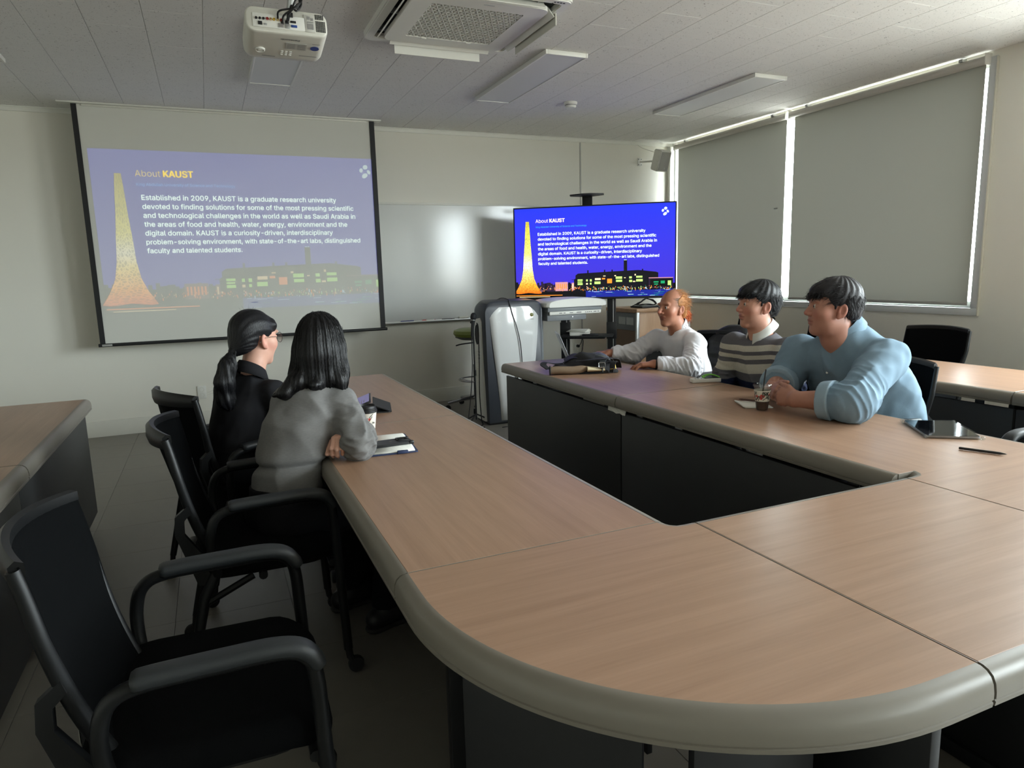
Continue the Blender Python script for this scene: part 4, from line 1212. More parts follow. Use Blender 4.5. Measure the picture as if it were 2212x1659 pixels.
for k in range(5):
    a = R(72*k+10); c_, s_ = math.cos(a), math.sin(a)
    b = MB(); b.tube([(0, 0, 0.12), (0.14*c_, 0.14*s_, 0.105), (0.30*c_, 0.30*s_, 0.075)], [0.022, 0.018, 0.013], 10); arm = b.build('base_arm', M_chrome, gs)
    b = MB(); b.lathe([(0.006, -0.016), (0.026, -0.016), (0.028, 0), (0.026, 0.016), (0.006, 0.016)], 16, None, Matrix.Translation((0.30*c_, 0.30*s_, 0.028)) @ Matrix.Rotation(a, 4, 'Z') @ RX90); b.build('caster', M_rub, arm)

# electronic lectern with white domed lid
pd = thing('lectern', 'grey lectern with a white domed lid in front of the television', 'lectern', (3.09, 5.74, 0))
M_lgrey = mat('lectern_grey', rgb(128, 132, 136), 0.45, var=0.03)
b = MB()
rings = []
for y, s in ((-0.20, 0.90), (-0.18, 0.97), (-0.10, 1.0), (0.08, 1.0), (0.17, 0.95), (0.195, 0.85)):
    top = [(0.325*math.sin(R(a)), 1.038+0.072*s*max(0, math.cos(R(a)))**0.55) for a in range(-90, 91, 12)]
    rings.append([Vector((x*s, y, z)) for x, z in top]+[Vector((x*s*0.97, y, 1.028)) for x, z in top[::-1]])
b.loft(rings); b.build('lid', M_white, pd, 40)
b = MB(); b.bx(-0.29, 0.275, -0.165, 0.16, 0.985, 1.027, 0.006); b.build('equipment_tray', M_lgrey, pd)
b = MB(); b.bx(-0.28, 0.255, -0.183, -0.165, 0.960, 0.990, 0.003); b.build('control_strip', M_white, pd)
b = MB()
for k, (x, w_) in enumerate(((-0.17, 0.03), (-0.13, 0.02), (-0.06, 0.035), (0.02, 0.05), (0.09, 0.012), (0.11, 0.012), (0.13, 0.012), (0.15, 0.012), (0.19, 0.03), (0.225, 0.02))):
    b.box((x, -0.1835, 0.975), (w_, 0.002, 0.007))
b.build('strip_print', M_print, pd, 0)
b = MB(); b.bx(-0.29, 0.115, -0.150, 0.15, 0.905, 0.985, 0.004); b.build('drawer_box', M_lgrey, pd)
b = MB(); b.lathe([(0.006, 0), (0.006, 0.003)], 12, None, Matrix.Translation((-0.03, -0.15, 0.935)) @ RX90); b.build('lock', M_chrome, pd)
b = MB(); b.bx(-0.47, -0.15, 0.22, 0.42, 0.02, 0.93, 0.006); b.bx(-0.40, -0.10, 0.10, 0.36, 0.92, 0.985, 0.004); b.build('pedestal', M_lgrey, pd)
b = MB(); b.bx(-0.52, -0.05, 0.10, 0.46, 0.0, 0.025, 0.006); b.build('foot_plate', M_black, pd)
o = MB().tube([(3.30, 5.72, 0.965), (3.38, 5.74, 0.952), (3.46, 5.78, 1.0), (3.56, 5.86, 1.04), (3.60, 5.97, 1.05)], 0.004, 8, None, True, 6).build('video_cable', M_cable)
tag(o, 'thin black cable running from the lectern tray up to the television', 'cable')

# wooden cabinet with grey side panel
cb = thing('equipment_cabinet', 'beech equipment cabinet with a grey vented side behind the television stand', 'cabinet', (4.09, 6.07, 0))
b = MB(); b.bx(0.012, 0.66, 0.012, 0.58, 0.06, 0.90, 0.002); b.build('carcass', M_cabw, cb, 30)
b = MB(); b.bx(-0.012, 0.68, -0.012, 0.60, 0.90, 0.935, 0.004); b.build('worktop', M_cabw, cb)
for x, y in ((0, 0), (0.66, 0), (0, 0.575), (0.66, 0.575)):
    b = MB(); b.bx(x-0.006, x+0.026, y-0.006, y+0.026, 0.0, 0.90, 0.004); b.build('corner_post', M_alu, cb)
b = MB(); b.bx(0.03, 0.645, 0.0, 0.012, 0.08, 0.885, 0.003); dr = b.build('door', M_cabw, cb)
b = MB(); b.tube([(0.59, -0.02, 0.56), (0.59, -0.02, 0.70)], 0.006, 8); b.tube([(0.59, 0.0, 0.57), (0.59, -0.02, 0.57)], 0.004, 8); b.tube([(0.59, 0.0, 0.69), (0.59, -0.02, 0.69)], 0.004, 8); b.build('handle', M_chrome, dr)
b = MB(); b.bx(0.002, 0.012, 0.03, 0.57, 0.08, 0.70, 0.002); b.build('side_board', mat('brown_board', rgb(132, 108, 88), 0.55), cb)
b = MB(); b.bx(-0.002, 0.012, 0.03, 0.57, 0.705, 0.89, 0.002); sd = b.build('side_panel', M_lgrey, cb)
for y in (0.06, 0.21):
    b = MB(); b.bx(-0.007, -0.001, y, y+0.135, 0.765, 0.845, 0.003); q = b.build('vent_plate', M_alu, cb)
t_ = thing('media_box', 'flat black device lying on top of the beech cabinet', 'device', (4.36, 6.28, 0.935), R(6))
b = MB(); b.box((0, 0, 0.011), (0.30, 0.20, 0.018), 0.004); b.build('case', M_black, t_)
b = MB()
for k in range(10): b.box((-0.09+0.02*k, -0.1005, 0.011), (0.01, 0.002, 0.006))
b.build('front_slots', M_pad, t_, 0)
b = MB()
pts = []
for k in range(60):
    a = 2*math.pi*k/20; r = 0.055+0.012*math.sin(k*0.9)
    pts.append((0.02+0.12*math.cos(a)+0.01*math.sin(k), 0.02+0.03*math.sin(2*a)+0.008*math.cos(1.7*k), 0.008+0.045*max(0, math.sin(a))+0.02*max(0, math.sin(a+0.6))+0.004*math.sin(k*1.3)+0.002))
b.tube(pts, 0.0048, 8, None, True, 3)
b.tube([(-0.09, 0, 0.01), (-0.15, -0.02, 0.012), (-0.19, -0.04, 0.006)], 0.0048, 8, None, True, 4)
o = b.build('coiled_cable', M_cable); o.location = (4.33, 6.27, 0.957); tag(o, 'black cable coiled on the flat black device on the beech cabinet', 'cable')
# ------------------------------------------------------------------ chairs
def make_chair(lab):
    t_ = thing('conference_chair', lab, 'chair', (0, 0, 0), 0, 'black mesh conference chairs')
    # seat cushion
    b = MB(); rings = []
    for z, s, dy in ((0.425, 0.93, 0), (0.43, 0.985, 0), (0.455, 1.0, 0), (0.475, 0.985, 0), (0.487, 0.93, 0.0), (0.490, 0.80, 0)):
        ring = []
        for x, y in rrect(0.475*s, 0.47*s, 0.09, 6):
            zz = z + (0.012*(abs(x)/0.24)**2 if z > 0.46 else 0) - (0.035*max(0, (y-0.13)/0.1)**2 if y > 0.13 else 0)
            ring.append(Vector((x, y+0.01, zz)))
        rings.append(ring)
    b.loft(rings); b.build('seat', M_seat, t_, 50)
    b = MB(); rings = []
    for z, s in ((0.395, 0.80), (0.405, 0.9), (0.428, 0.94)):
        rings.append([Vector((x, y+0.0, z)) for x, y in rrect(0.46*s, 0.45*s, 0.08, 5)])
    b.loft(rings); b.build('seat_shell', M_frame, t_, 40)
    # back: curved mesh panel in a frame
    def bp(u, v):
        w_ = 0.178+0.045*min(1, v*1.5)-0.006*v
        z = 0.475+0.415*v
        y = -0.150-0.105*v-0.025*math.sin(math.pi*v*0.9)*(1-v)-0.062*(1-u*u)*(0.45+0.55*v)
        return Vector((u*w_, y, z-0.018*(1-abs(u))**0.6*0+0.010*(1-u*u)*(v > 0.98)))
    nu, nv = 16, 18
    b = MB()
    vs = [bp(-1+2*i/nu, j/nv) for j in range(nv+1) for i in range(nu+1)]
    b.add(vs, [(j*(nu+1)+i, j*(nu+1)+i+1, (j+1)*(nu+1)+i+1, (j+1)*(nu+1)+i) for j in range(nv) for i in range(nu)])
    o = b.build('back_mesh', M_mesh, t_, 60)
    so = o.modifiers.new('thickness', 'SOLIDIFY'); so.thickness = 0.007; so.offset = 0
    for sx in (-1, 1):
        b = MB(); b.tube([bp(sx, v)+Vector((0, -0.012, 0)) for v in np.linspace(-0.02, 0.985, 14)], [0.017, 0.016, 0.014, 0.012], 16); b.build('back_side_frame', M_frame, t_)
    b = MB()
    rg = []
    for u in np.linspace(-1, 1, 19):
        c_ = bp(u, 1.0); k = 0.75+0.25*(1-u*u)
        rg.append([c_+Vector((0, -0.014*k, -0.050*k)), c_+Vector((0, -0.020*k, -0.03*k)), c_+Vector((0, -0.018, 0.0)), c_+Vector((0, -0.006, 0.011)), c_+Vector((0, 0.007, 0.006)), c_+Vector((0, 0.008, -0.012)), c_+Vector((0, 0.003, -0.03))])
    b.loft(rg); b.build('head_bar', M_frame, t_, 50)
    b = MB(); b.tube([bp(-1, 0.01), bp(-0.6, 0.0), bp(0, 0.0), bp(0.6, 0.0), bp(1, 0.01)], 0.012, 8, None, True, 4); b.build('lower_bar', M_frame, t_)
    # uprights that hold the back, one each side
    for sx in (-1, 1):
        a = bp(sx, 0.42)
        b = MB()
        pr = [(a.y-0.012, a.z+0.02), (a.y-0.055, a.z-0.015), (a.y-0.060, a.z-0.07), (-0.235, 0.47), (-0.215, 0.40), (-0.165, 0.395), (-0.150, 0.44), (-0.185, 0.485), (a.y-0.032, a.z-0.075), (a.y-0.030, a.z-0.03), (a.y-0.005, a.z-0.005)]
        M_ = Matrix.Translation((sx*0.2105-0.011, 0, 0)) @ Matrix(((0, 0, 1, 0), (1, 0, 0, 0), (0, 1, 0, 0), (0, 0, 0, 1)))
        n = len(pr)
        vs = [Vector((sx*0.2105-0.011, y, z)) for y, z in pr]+[Vector((sx*0.2105+0.011, y, z)) for y, z in pr]
        fs = [(k, (k+1) % n, n+(k+1) % n, n+k) for k in range(n)]
        half = [(0, 1, 9, 10), (1, 2, 8, 9), (2, 3, 7, 8), (3, 4, 6, 7), (4, 5, 6)]
        for h in half: fs += [h, tuple(n+i for i in h)[::-1]]
        b.add(vs, fs); b.build('back_upright', M_frame, t_, 30)
    # arms run forward, turn down and become the front legs
    for sx in (-1, 1):
        X = sx*0.255
        b = MB(); b.tube([(sx*0.225, -0.155, 0.43), (sx*0.245, -0.165, 0.50), (X, -0.165, 0.57), (X, -0.145, 0.625), (X, -0.09, 0.648), (X, 0.05, 0.652), (X, 0.15, 0.652), (X, 0.195, 0.635), (X, 0.212, 0.59), (X, 0.218, 0.45), (X, 0.232, 0.09)], 0.0155, 16, None, True, 5)
        arm = b.build('arm_frame', M_frame, t_)
        b = MB(); rings = []
        pth = spline([(X, -0.105, 0.658), (X, -0.06, 0.661), (X, 0.05, 0.664), (X, 0.14, 0.664), (X, 0.192, 0.650), (X, 0.222, 0.612)], 5)
        for i, p in enumerate(pth):
            t = (pth[min(i+1, len(pth)-1)]-pth[max(i-1, 0)]).normalized(); nrm = Vector((1, 0, 0)).cross(t)
            k = 1.0 if 0 < i < len(pth)-1 else 0.82
            rings.append([p+Vector((1, 0, 0))*x*k+nrm*z*k for x, z in rrect(0.052, 0.030, 0.013, 3)])
        b.loft(rings); b.build('arm_pad', M_pad, arm, 60)
        b = MB(); b.lathe([(0.006, -0.011), (0.026, -0.012), (0.028, 0), (0.026, 0.012), (0.006, 0.011)], 18, None, Matrix.Translation((X, 0.255, 0.028)) @ Matrix.Rotation(R(90), 4, 'Y'))
        b.tube([(X, 0.232, 0.095), (X, 0.236, 0.06), (X, 0.25, 0.035)], 0.012, 8); b.build('caster', M_rub, arm)
        b = MB(); b.tube([(sx*0.215, -0.16, 0.43), (sx*0.225, -0.20, 0.36), (sx*0.24, -0.265, 0.09)], [0.018, 0.018, 0.014], 16); lg = b.build('rear_leg', M_frame, t_)
        b = MB(); b.tube([(sx*0.226, -0.205, 0.335), (sx*0.224, -0.05, 0.405)], 0.012, 8); b.build('leg_brace', M_frame, lg)
        b = MB(); b.lathe([(0.006, -0.011), (0.026, -0.012), (0.028, 0), (0.026, 0.012), (0.006, 0.011)], 18, None, Matrix.Translation((sx*0.24, -0.285, 0.028)) @ Matrix.Rotation(R(90), 4, 'Y'))
        b.tube([(sx*0.24, -0.265, 0.095), (sx*0.24, -0.27, 0.06), (sx*0.24, -0.28, 0.035)], 0.012, 8); b.build('caster', M_rub, lg)
    b = MB(); b.tube([(-0.23, -0.02, 0.40), (0.23, -0.02, 0.40)], 0.014, 10); b.tube([(-0.25, 0.20, 0.41), (0.25, 0.20, 0.41)], 0.013, 10); b.tube([(-0.22, -0.17, 0.42), (0.22, -0.17, 0.42)], 0.014, 10)
    b.build('cross_tubes', M_frame, t_)
    b = MB(); b.box((0.0, -0.215, 0.43), (0.075, 0.07, 0.105), 0.014); tb = b.build('tilt_box', M_frame, t_)
    b = MB(); b.box((0.0, -0.2512, 0.435), (0.052, 0.001, 0.03)); b.build('rating_sticker', M_lab, tb, 0)
    return t_
ch0 = make_chair('empty black mesh chair in the foreground beside the rounded table corner')
ch0.location = (-0.075, 1.565, 0); ch0.rotation_euler = (0, 0, R(-92))
for loc, rz, lab in (((0.108, 2.515, 0), -91, 'black mesh chair under the woman in the grey sweater'),
                     ((0.075, 3.330, 0), -68, 'black mesh chair under the woman with the ponytail'),
                     ((2.735, 2.270, 0), 91, 'black mesh chair under the man in the denim shirt'),
                     ((2.84, 2.925, 0), 88, 'black mesh chair under the man in the striped sweater'),
                     ((3.02, 3.81, 0), 95, 'black mesh chair with a puffer jacket hung on its back'),
                     ((4.36, 3.17, 0), 92, 'black mesh chair tucked behind the window table, its back clear of everybody'),
                     ((4.40, 4.10, 0), 90, 'black mesh chair behind the window table, glimpsed past the face of the denim shirt man'),
                     ((4.40, 4.96, 0), 89, 'black mesh chair behind the window table, glimpsed past the striped sweater man'),
                     ((4.40, 2.10, 0), 86, 'black mesh chair behind the window table at the picture edge'),
                     ((3.075, 1.395, 0), 90, 'black mesh chair of which one arm shows past the clear-cased tablet')):
    dup(ch0, loc, R(rz), lab)

# puffer jacket on the speaker's chair
M_puff = mat('puffer_nylon', rgb(22, 23, 26), 0.32, var=0.15, scale=12, bump=0.6, bscale=26)
jk = thing('puffer_jacket', 'black padded jacket draped over the back of the speaker\'s chair', 'jacket', (3.24, 3.79, 0.40), R(95))
b = MB(); rings = []
rn = random.Random(11)
for j in range(15):
    z = 0.03+0.46*j/14
    hw = 0.27-0.04*(j/14)**2; dp = 0.055+0.03*math.sin(j*1.7)**2*(1 if j < 14 else .3)
    yc = -0.02-0.11*(j/14)
    ring = []
    for k in range(22):
        a = 2*math.pi*k/22
        r_ = 1+0.06*math.sin(3*a+j)+0.05*rn.random()
        ring.append(Vector((hw*math.cos(a)*(abs(math.cos(a))**-0.25 if abs(math.cos(a)) > .05 else 1)*0.97, yc+dp*math.sin(a)*r_, z+0.01*math.sin(2*a+j))))
    rings.append(ring)
b.loft(rings); o = b.build('quilted_shell', M_puff, jk, 80)
sb = o.modifiers.new('smooth', 'SUBSURF'); sb.levels = 1; sb.render_levels = 1
for sx in (-1, 1):
    b = MB(); b.tube([(sx*0.23, -0.08, 0.44), (sx*0.30, -0.05, 0.34), (sx*0.31, -0.02, 0.18), (sx*0.29, 0.02, 0.03)], [0.05, 0.07, 0.065, 0.055], 14, None, True, 5); b.build('sleeve', M_puff, jk, 80)
b = MB(); b.tube([(-0.13, -0.10, 0.47), (-0.06, -0.155, 0.50), (0.06, -0.155, 0.50), (0.13, -0.10, 0.47)], [0.03, 0.045, 0.045, 0.03], 12, None, True, 5); b.build('collar', M_puff, jk, 80)

# ------------------------------------------------------------------ things on the tables
T0 = ZT + 0.0005
def quadM(x, y, z, rz): return Matrix.Translation((x, y, z)) @ Matrix.Rotation(rz, 4, 'Z')

# black messenger bag
M_bag = mat('bag_canvas', rgb(24, 24, 27), 0.7, var=0.2, scale=60, bump=0.5, bscale=60)
M_bagg = mat('bag_flap_grey', rgb(66, 70, 72), 0.38, var=0.1, scale=40, bump=0.3, bscale=90)
M_tan = mat('tan_canvas', rgb(128, 108, 86), 0.85, var=0.15, scale=200, bump=0.4, bscale=500)
M_lining = mat('bag_lining', rgb(44, 42, 70), 0.75, var=0.1)
M_cream = mat('cream_lining', rgb(206, 192, 158), 0.8, var=0.08)
bag = thing('messenger_bag', 'floppy black messenger bag with a rolled tan flap lying on the table', 'bag', (2.165, 3.83, T0), R(-24))
b = MB(); nx_, ny_ = 44, 26
vs = []
for j in range(ny_+1):
    for i in range(nx_+1):
        u = i/nx_; v = j/ny_
        x = -0.225+0.455*u; y = -0.15+0.30*v
        e = min(1, 7*min(u, 1-u))**0.6*min(1, 6*min(v, 1-v))**0.6
        h = 0.030+0.062*math.exp(-((x+0.02)/0.10)**2-((y-0.05)/0.10)**2)+0.055*math.exp(-((x-0.12)/0.10)**2-((y-0.02)/0.12)**2)
        h += 0.008*math.sin(22*x+14*y)+0.006*math.sin(31*y-17*x)+0.004*math.sin(60*x+40*y)
        x2 = x*(1-0.10*(1-e)); 
        vs.append((x2+0.010*math.sin(9*v), y+0.012*math.sin(8*u), max(0.002, h*e)))
b.add(vs, [(j*(nx_+1)+i, j*(nx_+1)+i+1, (j+1)*(nx_+1)+i+1, (j+1)*(nx_+1)+i) for j in range(ny_) for i in range(nx_)])
n0 = len(b.v)
b.build('bag_body', M_bag, bag, 80)
b = MB(); rings = []
for k in range(16):
    s = k/15; x = -0.215+0.26*s; r_ = 0.026*(1-0.55*max(0, s-0.75)/0.25)
    rings.append([Vector((x, -0.150+0.035*s*s+1.3*r_*math.cos(a), 0.026+r_*0.96*math.sin(a)+0.002*math.sin(9*s))) for a in [2*math.pi*q/16 for q in range(16)]])
b.loft(rings); fl_ = b.build('rolled_flap', M_tan, bag, 60)
b = MB(); b.tube([(-0.217, -0.15+0.036*math.cos(a), 0.026+0.027*math.sin(a)) for a in [2*math.pi*q/20 for q in range(21)]], 0.0045, 6, None, False); b.build('flap_binding', M_bag, fl_)
b = MB(); rings = []
for k in range(8):
    s = k/7
    rings.append([Vector((0.015+0.11*s, -0.145+0.02*s+0.035*math.cos(a), 0.030-0.008*s+(0.016-0.006*s)*math.sin(a))) for a in [2*math.pi*q/12 for q in range(12)]])
b.loft(rings); b.build('turned_lining', M_cream, bag, 60)
b = MB(); vs = []
for j in range(9):
    for i in range(13):
        u, v = i/12, j/8
        vs.append((0.015+0.165*u, -0.01+0.11*v, 0.104-0.004*math.sin(6*u)-0.05*max(0, u-0.6)**1.3*2.2-0.02*max(0, .3-v)*3.0+0.004*math.sin(11*v)))
b.add(vs, [(j*13+i, j*13+i+1, (j+1)*13+i+1, (j+1)*13+i) for j in range(8) for i in range(12)])
o = b.build('grey_flap', M_bagg, bag, 80); so = o.modifiers.new('thickness', 'SOLIDIFY'); so.thickness = 0.006
b = MB(); vs = []
for j in range(7):
    for i in range(11):
        u, v = i/10, j/6
        vs.append((-0.115+0.16*u, 0.0+0.10*v, 0.098-0.03*(2*u-1)**2+0.003*math.sin(7*u+5*v)-0.012*(1-v)))
b.add(vs, [(j*11+i, j*11+i+1, (j+1)*11+i+1, (j+1)*11+i) for j in range(6) for i in range(10)])
o = b.build('inner_lining', M_lining, bag, 80); so = o.modifiers.new('thickness', 'SOLIDIFY'); so.thickness = 0.004
def strap(pts, w_, th, m, nm, parent):
    p = spline(pts, 6); rings = []
    for i, q in enumerate(p):
        t = (p[min(i+1, len(p)-1)]-p[max(i-1, 0)]).normalized(); sd = t.cross(Vector((0, 0, 1)))
        sd = sd.normalized() if sd.length > 1e-4 else Vector((0, 1, 0)); nn = sd.cross(t)
        rings.append([q+sd*x+nn*z for x, z in ((-w_/2, -th/2), (w_/2, -th/2), (w_/2, th/2), (-w_/2, th/2))])
    c = MB(); c.loft(rings); return c.build(nm, m, parent, 50)
strap([(-0.05, -0.06, 0.068), (0.03, -0.10, 0.080), (0.12, -0.10, 0.088), (0.20, -0.05, 0.080), (0.225, 0.0, 0.05), (0.235, 0.02, 0.01)], 0.04, 0.004, M_bag, 'shoulder_strap', bag)
strap([(0.10, -0.155, 0.010), (0.105, -0.150, 0.055), (0.115, -0.125, 0.075), (0.13, -0.09, 0.082)], 0.035, 0.004, M_bagg, 'buckle_strap', bag)
strap([(0.165, -0.155, 0.006), (0.172, -0.148, 0.05), (0.185, -0.12, 0.07), (0.20, -0.07, 0.06)], 0.035, 0.004, M_bag, 'buckle_strap', bag)
strap([(-0.225, -0.10, 0.03), (-0.255, -0.06, 0.052), (-0.235, -0.01, 0.060), (-0.18, 0.02, 0.045), (-0.12, 0.0, 0.05)], 0.04, 0.005, M_bag, 'side_loop', bag)
b = MB(); b.tube([(0.085, -0.163, 0.040), (0.125, -0.163, 0.040), (0.125, -0.155, 0.068), (0.085, -0.155, 0.068), (0.085, -0.163, 0.040)], 0.0035, 6, None, False); b.build('buckle', M_chrome, bag)
b = MB(); b.tube([(0.155, -0.163, 0.028), (0.19, -0.163, 0.030), (0.187, -0.156, 0.055)], 0.003, 6); b.build('buckle', mat('brass_pin', rgb(190, 160, 90), 0.3, 1.0), bag)

# laptop of the speaker
M_silver = mat('laptop_silver', rgb(150, 152, 156), 0.35, 0.75, var=0.03)
ux, uy = 0.929, -0.365          # towards its user
lp = thing('laptop', 'open silver laptop turned away, standing behind the black bag', 'laptop', (2.305, 4.28, T0), math.atan2(-ux, uy)+0.0)
# local: +Y points towards the user, hinge along X
b = MB(); b.box((0, 0.105, 0.0075), (0.30, 0.21, 0.012), 0.004); b.build('base', M_silver, lp)
b = MB()
for r_ in range(5):
    for c_ in range(13): b.box((-0.126+0.021*c_, 0.035+0.019*r_, 0.0142), (0.017, 0.015, 0.0016), 0.0004, None, None, 1)
o = b.build('keyboard', M_black, lp, 0); o['kind'] = 'stuff'
b = MB(); b.box((0, 0.17, 0.0138), (0.10, 0.06, 0.0008)); b.build('trackpad', M_lgrey, lp, 0)
LM = Matrix.Translation((0, 0.0, 0.012)) @ Matrix.Rotation(R(22), 4, 'X')
b = MB(); b.box(LM @ Vector((0, 0, 0.105)), (0.30, 0.006, 0.205), 0.0028, None, LM.to_3x3()); ld = b.build('lid', M_silver, lp)
b = MB(); b.box(LM @ Vector((0, 0.0033, 0.107)), (0.286, 0.0008, 0.185), 0, None, LM.to_3x3()); b.build('display', M_black, ld, 0)
def fruit(mb, M, s, m=None):
    """small fruit mark: bitten disc with a leaf"""
    pts = []
    for k in range(40):
        a = 2*math.pi*k/40
        r_ = s*(1-0.10*max(0, math.sin(a))**6-0.06*max(0, -math.sin(a))**8)
        x, y = r_*0.92*math.cos(a), r_*math.sin(a)
        d = math.hypot(x-s*1.12, y-s*0.08)
        if d < s*0.42 and x > 0:
            q = s*0.42/d; x = s*1.12+(x-s*1.12)*q; y = s*0.08+(y-s*0.08)*q
        pts.append(M @ Vector((x, y, 0)))
    mb.add(pts, [tuple(range(40))], m)
    lf = []
    for k in range(12):
        a = 2*math.pi*k/12; lf.append(M @ Vector((s*(0.12+0.10*math.cos(a)-0.14*math.sin(a)*0.5+.1), s*(1.28+0.26*math.sin(a)), 0)))
    mb.add(lf, [tuple(range(12))], m)
b = MB(); fruit(b, LM @ Matrix.Translation((0, -0.0034, 0.105)) @ Matrix.Rotation(R(90), 4, 'X'), 0.022); b.build('lid_emblem', M_white, ld, 0)
b = MB(); b.tube([(-0.13, 0.0, 0.013), (0.13, 0.0, 0.013)], 0.005, 10); b.build('hinge', M_lgrey, lp)

def slab_phone(name, lab, x, y, rz, w_, l_, cat='phone'):
    t_ = thing(name, lab, cat, (x, y, T0), rz)
    b = MB(); b.box((0, 0, 0.0042), (w_, l_, 0.008), 0.003); b.build('case', M_black, t_)
    b = MB(); b.box((0, 0, 0.0084), (w_-0.006, l_-0.008, 0.0006)); b.build('glass', MATS.get('dark_glass') or mat('dark_glass', rgb(14, 15, 18), 0.06, var=0.02), t_, 0)
    return t_
slab_phone('smartphone', 'dark smartphone lying on the table next to the bearded speaker\'s hand'.replace('bearded ', ''), 2.385, 3.88, R(62), 0.072, 0.148)

# white presenter box with green strap
rc = thing('clicker_box', 'slim white remote with a bright green strap lying near the striped sweater man', 'remote', (2.515, 3.055, T0), R(-17))
b = MB(); b.box((0, 0, 0.011), (0.165, 0.05, 0.021), 0.003); b.build('case', M_white, rc)
b = MB()
for k in range(3): b.box((-0.06+0.016*k, -0.004, 0.022), (0.008, 0.012, 0.0015), 0.0005)
b.build('buttons', M_print, rc)
M_gr = mat('strap_green', rgb(120, 200, 70), 0.4, var=0.05)
b = MB(); b.box((0.035, 0.004, 0.0235), (0.09, 0.034, 0.004), 0.0015); b.build('black_pouch', M_black, rc)
b = MB()
for dy in (-0.010, 0.012):
    b.tube([(-0.015, dy, 0.026), (0.0, dy, 0.037), (0.03, dy*0.7, 0.042), (0.06, dy, 0.034), (0.078, dy, 0.026)], 0.0035, 8, None, True, 4)
b.tube([(-0.012, -0.010, 0.028), (-0.02, 0.0, 0.034), (-0.012, 0.012, 0.028)], 0.0035, 8, None, True, 4)
b.build('green_strap', M_gr, rc)

# note paper and pen
np_ = thing('notepaper', 'small folded sheets of white paper with a curled corner behind the iced drink', 'paper', (2.275, 2.425, T0), R(-28))
b = MB(); vs = []
for j in range(7):
    for i in range(9):
        u, v = i/8, j/6
        vs.append((-0.065+0.13*u, -0.085+0.17*v, 0.004+0.010*max(0, (0.25-u))**1.2*3+0.002*math.sin(5*v)*(1-u)))
b.add(vs, [(j*9+i, j*9+i+1, (j+1)*9+i+1, (j+1)*9+i) for j in range(6) for i in range(8)])
o = b.build('top_sheet', M_paper, np_, 60); so = o.modifiers.new('thickness', 'SOLIDIFY'); so.thickness = 0.003
b = MB(); b.box((0.004, 0.003, 0.0012), (0.125, 0.165, 0.002), 0, None, R(3)); b.build('lower_sheet', M_paper, np_, 0)
pn = thing('pen', 'brown pen lying on the folded note paper beside the iced drink', 'pen', (2.305, 2.455, T0+0.012), R(-64))
b = MB(); b.lathe([(0.002, -0.07), (0.0045, -0.058), (0.005, -0.04), (0.005, 0.06), (0.0042, 0.066)], 12, None, Matrix.Rotation(R(90), 4, 'Y')); b.build('barrel', mat('pen_brown', rgb(82, 52, 44), 0.35), pn)
b = MB(); b.box((0.045, 0, 0.0065), (0.035, 0.003, 0.0015), 0.0005); b.build('clip', M_chrome, pn)

# floral print shared by both cups: leaves and blooms wrapped on the wall
def cup_print(parent, rad, z0, z1, seed, a0, a1, text=None, ta=0.0, tz=0.0):
    rn = random.Random(seed)
    def on(a, z, off=0.0004): r_ = rad(z)+off; return Vector((r_*math.cos(a), r_*math.sin(a), z))
    b = MB()
    def leaf(a, z, l, w_, an, m):
        pts = []
        for k in range(8):
            g = 2*math.pi*k/8; x = l*math.cos(g); y = w_*math.sin(g)
            X = x*math.cos(an)-y*math.sin(an); Z = x*math.sin(an)+y*math.cos(an)
            pts.append(on(a+X/rad(z), min(max(z+Z, z0), z1)))
        b.add(pts, [tuple(range(8))], m)
    ML, MR, MG = MATS['print_black'], MATS['print_red'], MATS['print_green']
    for k in range(int(26*(a1-a0)/2.2)):
        a = rn.uniform(a0, a1); z = rn.uniform(z0, z1-0.012); an = rn.uniform(0.6, 2.4)
        for q in range(6):
            for s in (-1, 1):
                leaf(a+0.0042*q*math.cos(an)/rad(z), z+0.0042*q*math.sin(an), 0.0032, 0.0009, an+s*0.7, ML if rn.random() < .9 else MG)
    for k in range(int(6*(a1-a0)/2.2)):
        a = rn.uniform(a0, a1); z = rn.uniform(z0+0.008, z1-0.006)
        for q in range(5): leaf(a+0.003*math.cos(1.256*q)/rad(z), z+0.003*math.sin(1.256*q), 0.0036, 0.0024, 1.256*q, MR)
    o = b.build('floral_print', None, parent, 0); o['kind'] = 'stuff'
    if text:
        c = MB(); vs, fs = text_mesh(text, 0.012)
        w_ = max(v.x for v in vs)
        k = 0.016
        c.add([on(ta+(v.x*k)/rad(tz), tz+v.y*k, 0.0006) for v in vs], fs); c.build('cup_lettering', ML, parent, 0)
mat('print_black', rgb(36, 40, 38), 0.5); mat('print_red', rgb(200, 70, 66), 0.5); mat('print_green', rgb(60, 84, 62), 0.5)

# iced drink in a clear cup
ic = thing('iced_drink', 'clear plastic cup of iced coffee with floral print and a black straw', 'drink', (2.225, 2.315, T0))
def ir(z): return 0.0255+0.0125*z/0.112
b = MB(); b.lathe([(0.003, 0.002), (0.0245, 0.002), (ir(0.006), 0.006), (ir(0.112), 0.112), (ir(0.112)-0.0008, 0.112), (ir(0.008)-0.0008, 0.008)], 36, None, None, False); b.build('cup_wall', M_clear, ic)
b = MB(); b.lathe([(0.002, 0.004), (0.0243, 0.004), (ir(0.042)-0.0012, 0.041), (0.002, 0.041)], 32); b.build('coffee', mat('coffee', rgb(52, 24, 18), 0.2, var=0.1), ic)
b = MB(); b.lathe([(ir(0.042)+0.0002, 0.043), (ir(0.092)+0.0002, 0.092), (ir(0.092)-0.0004, 0.092), (ir(0.042)-0.0004, 0.043)], 36, None, None, False); b.build('printed_band', mat('cup_band_white', rgb(222, 218, 204), 0.45), ic)
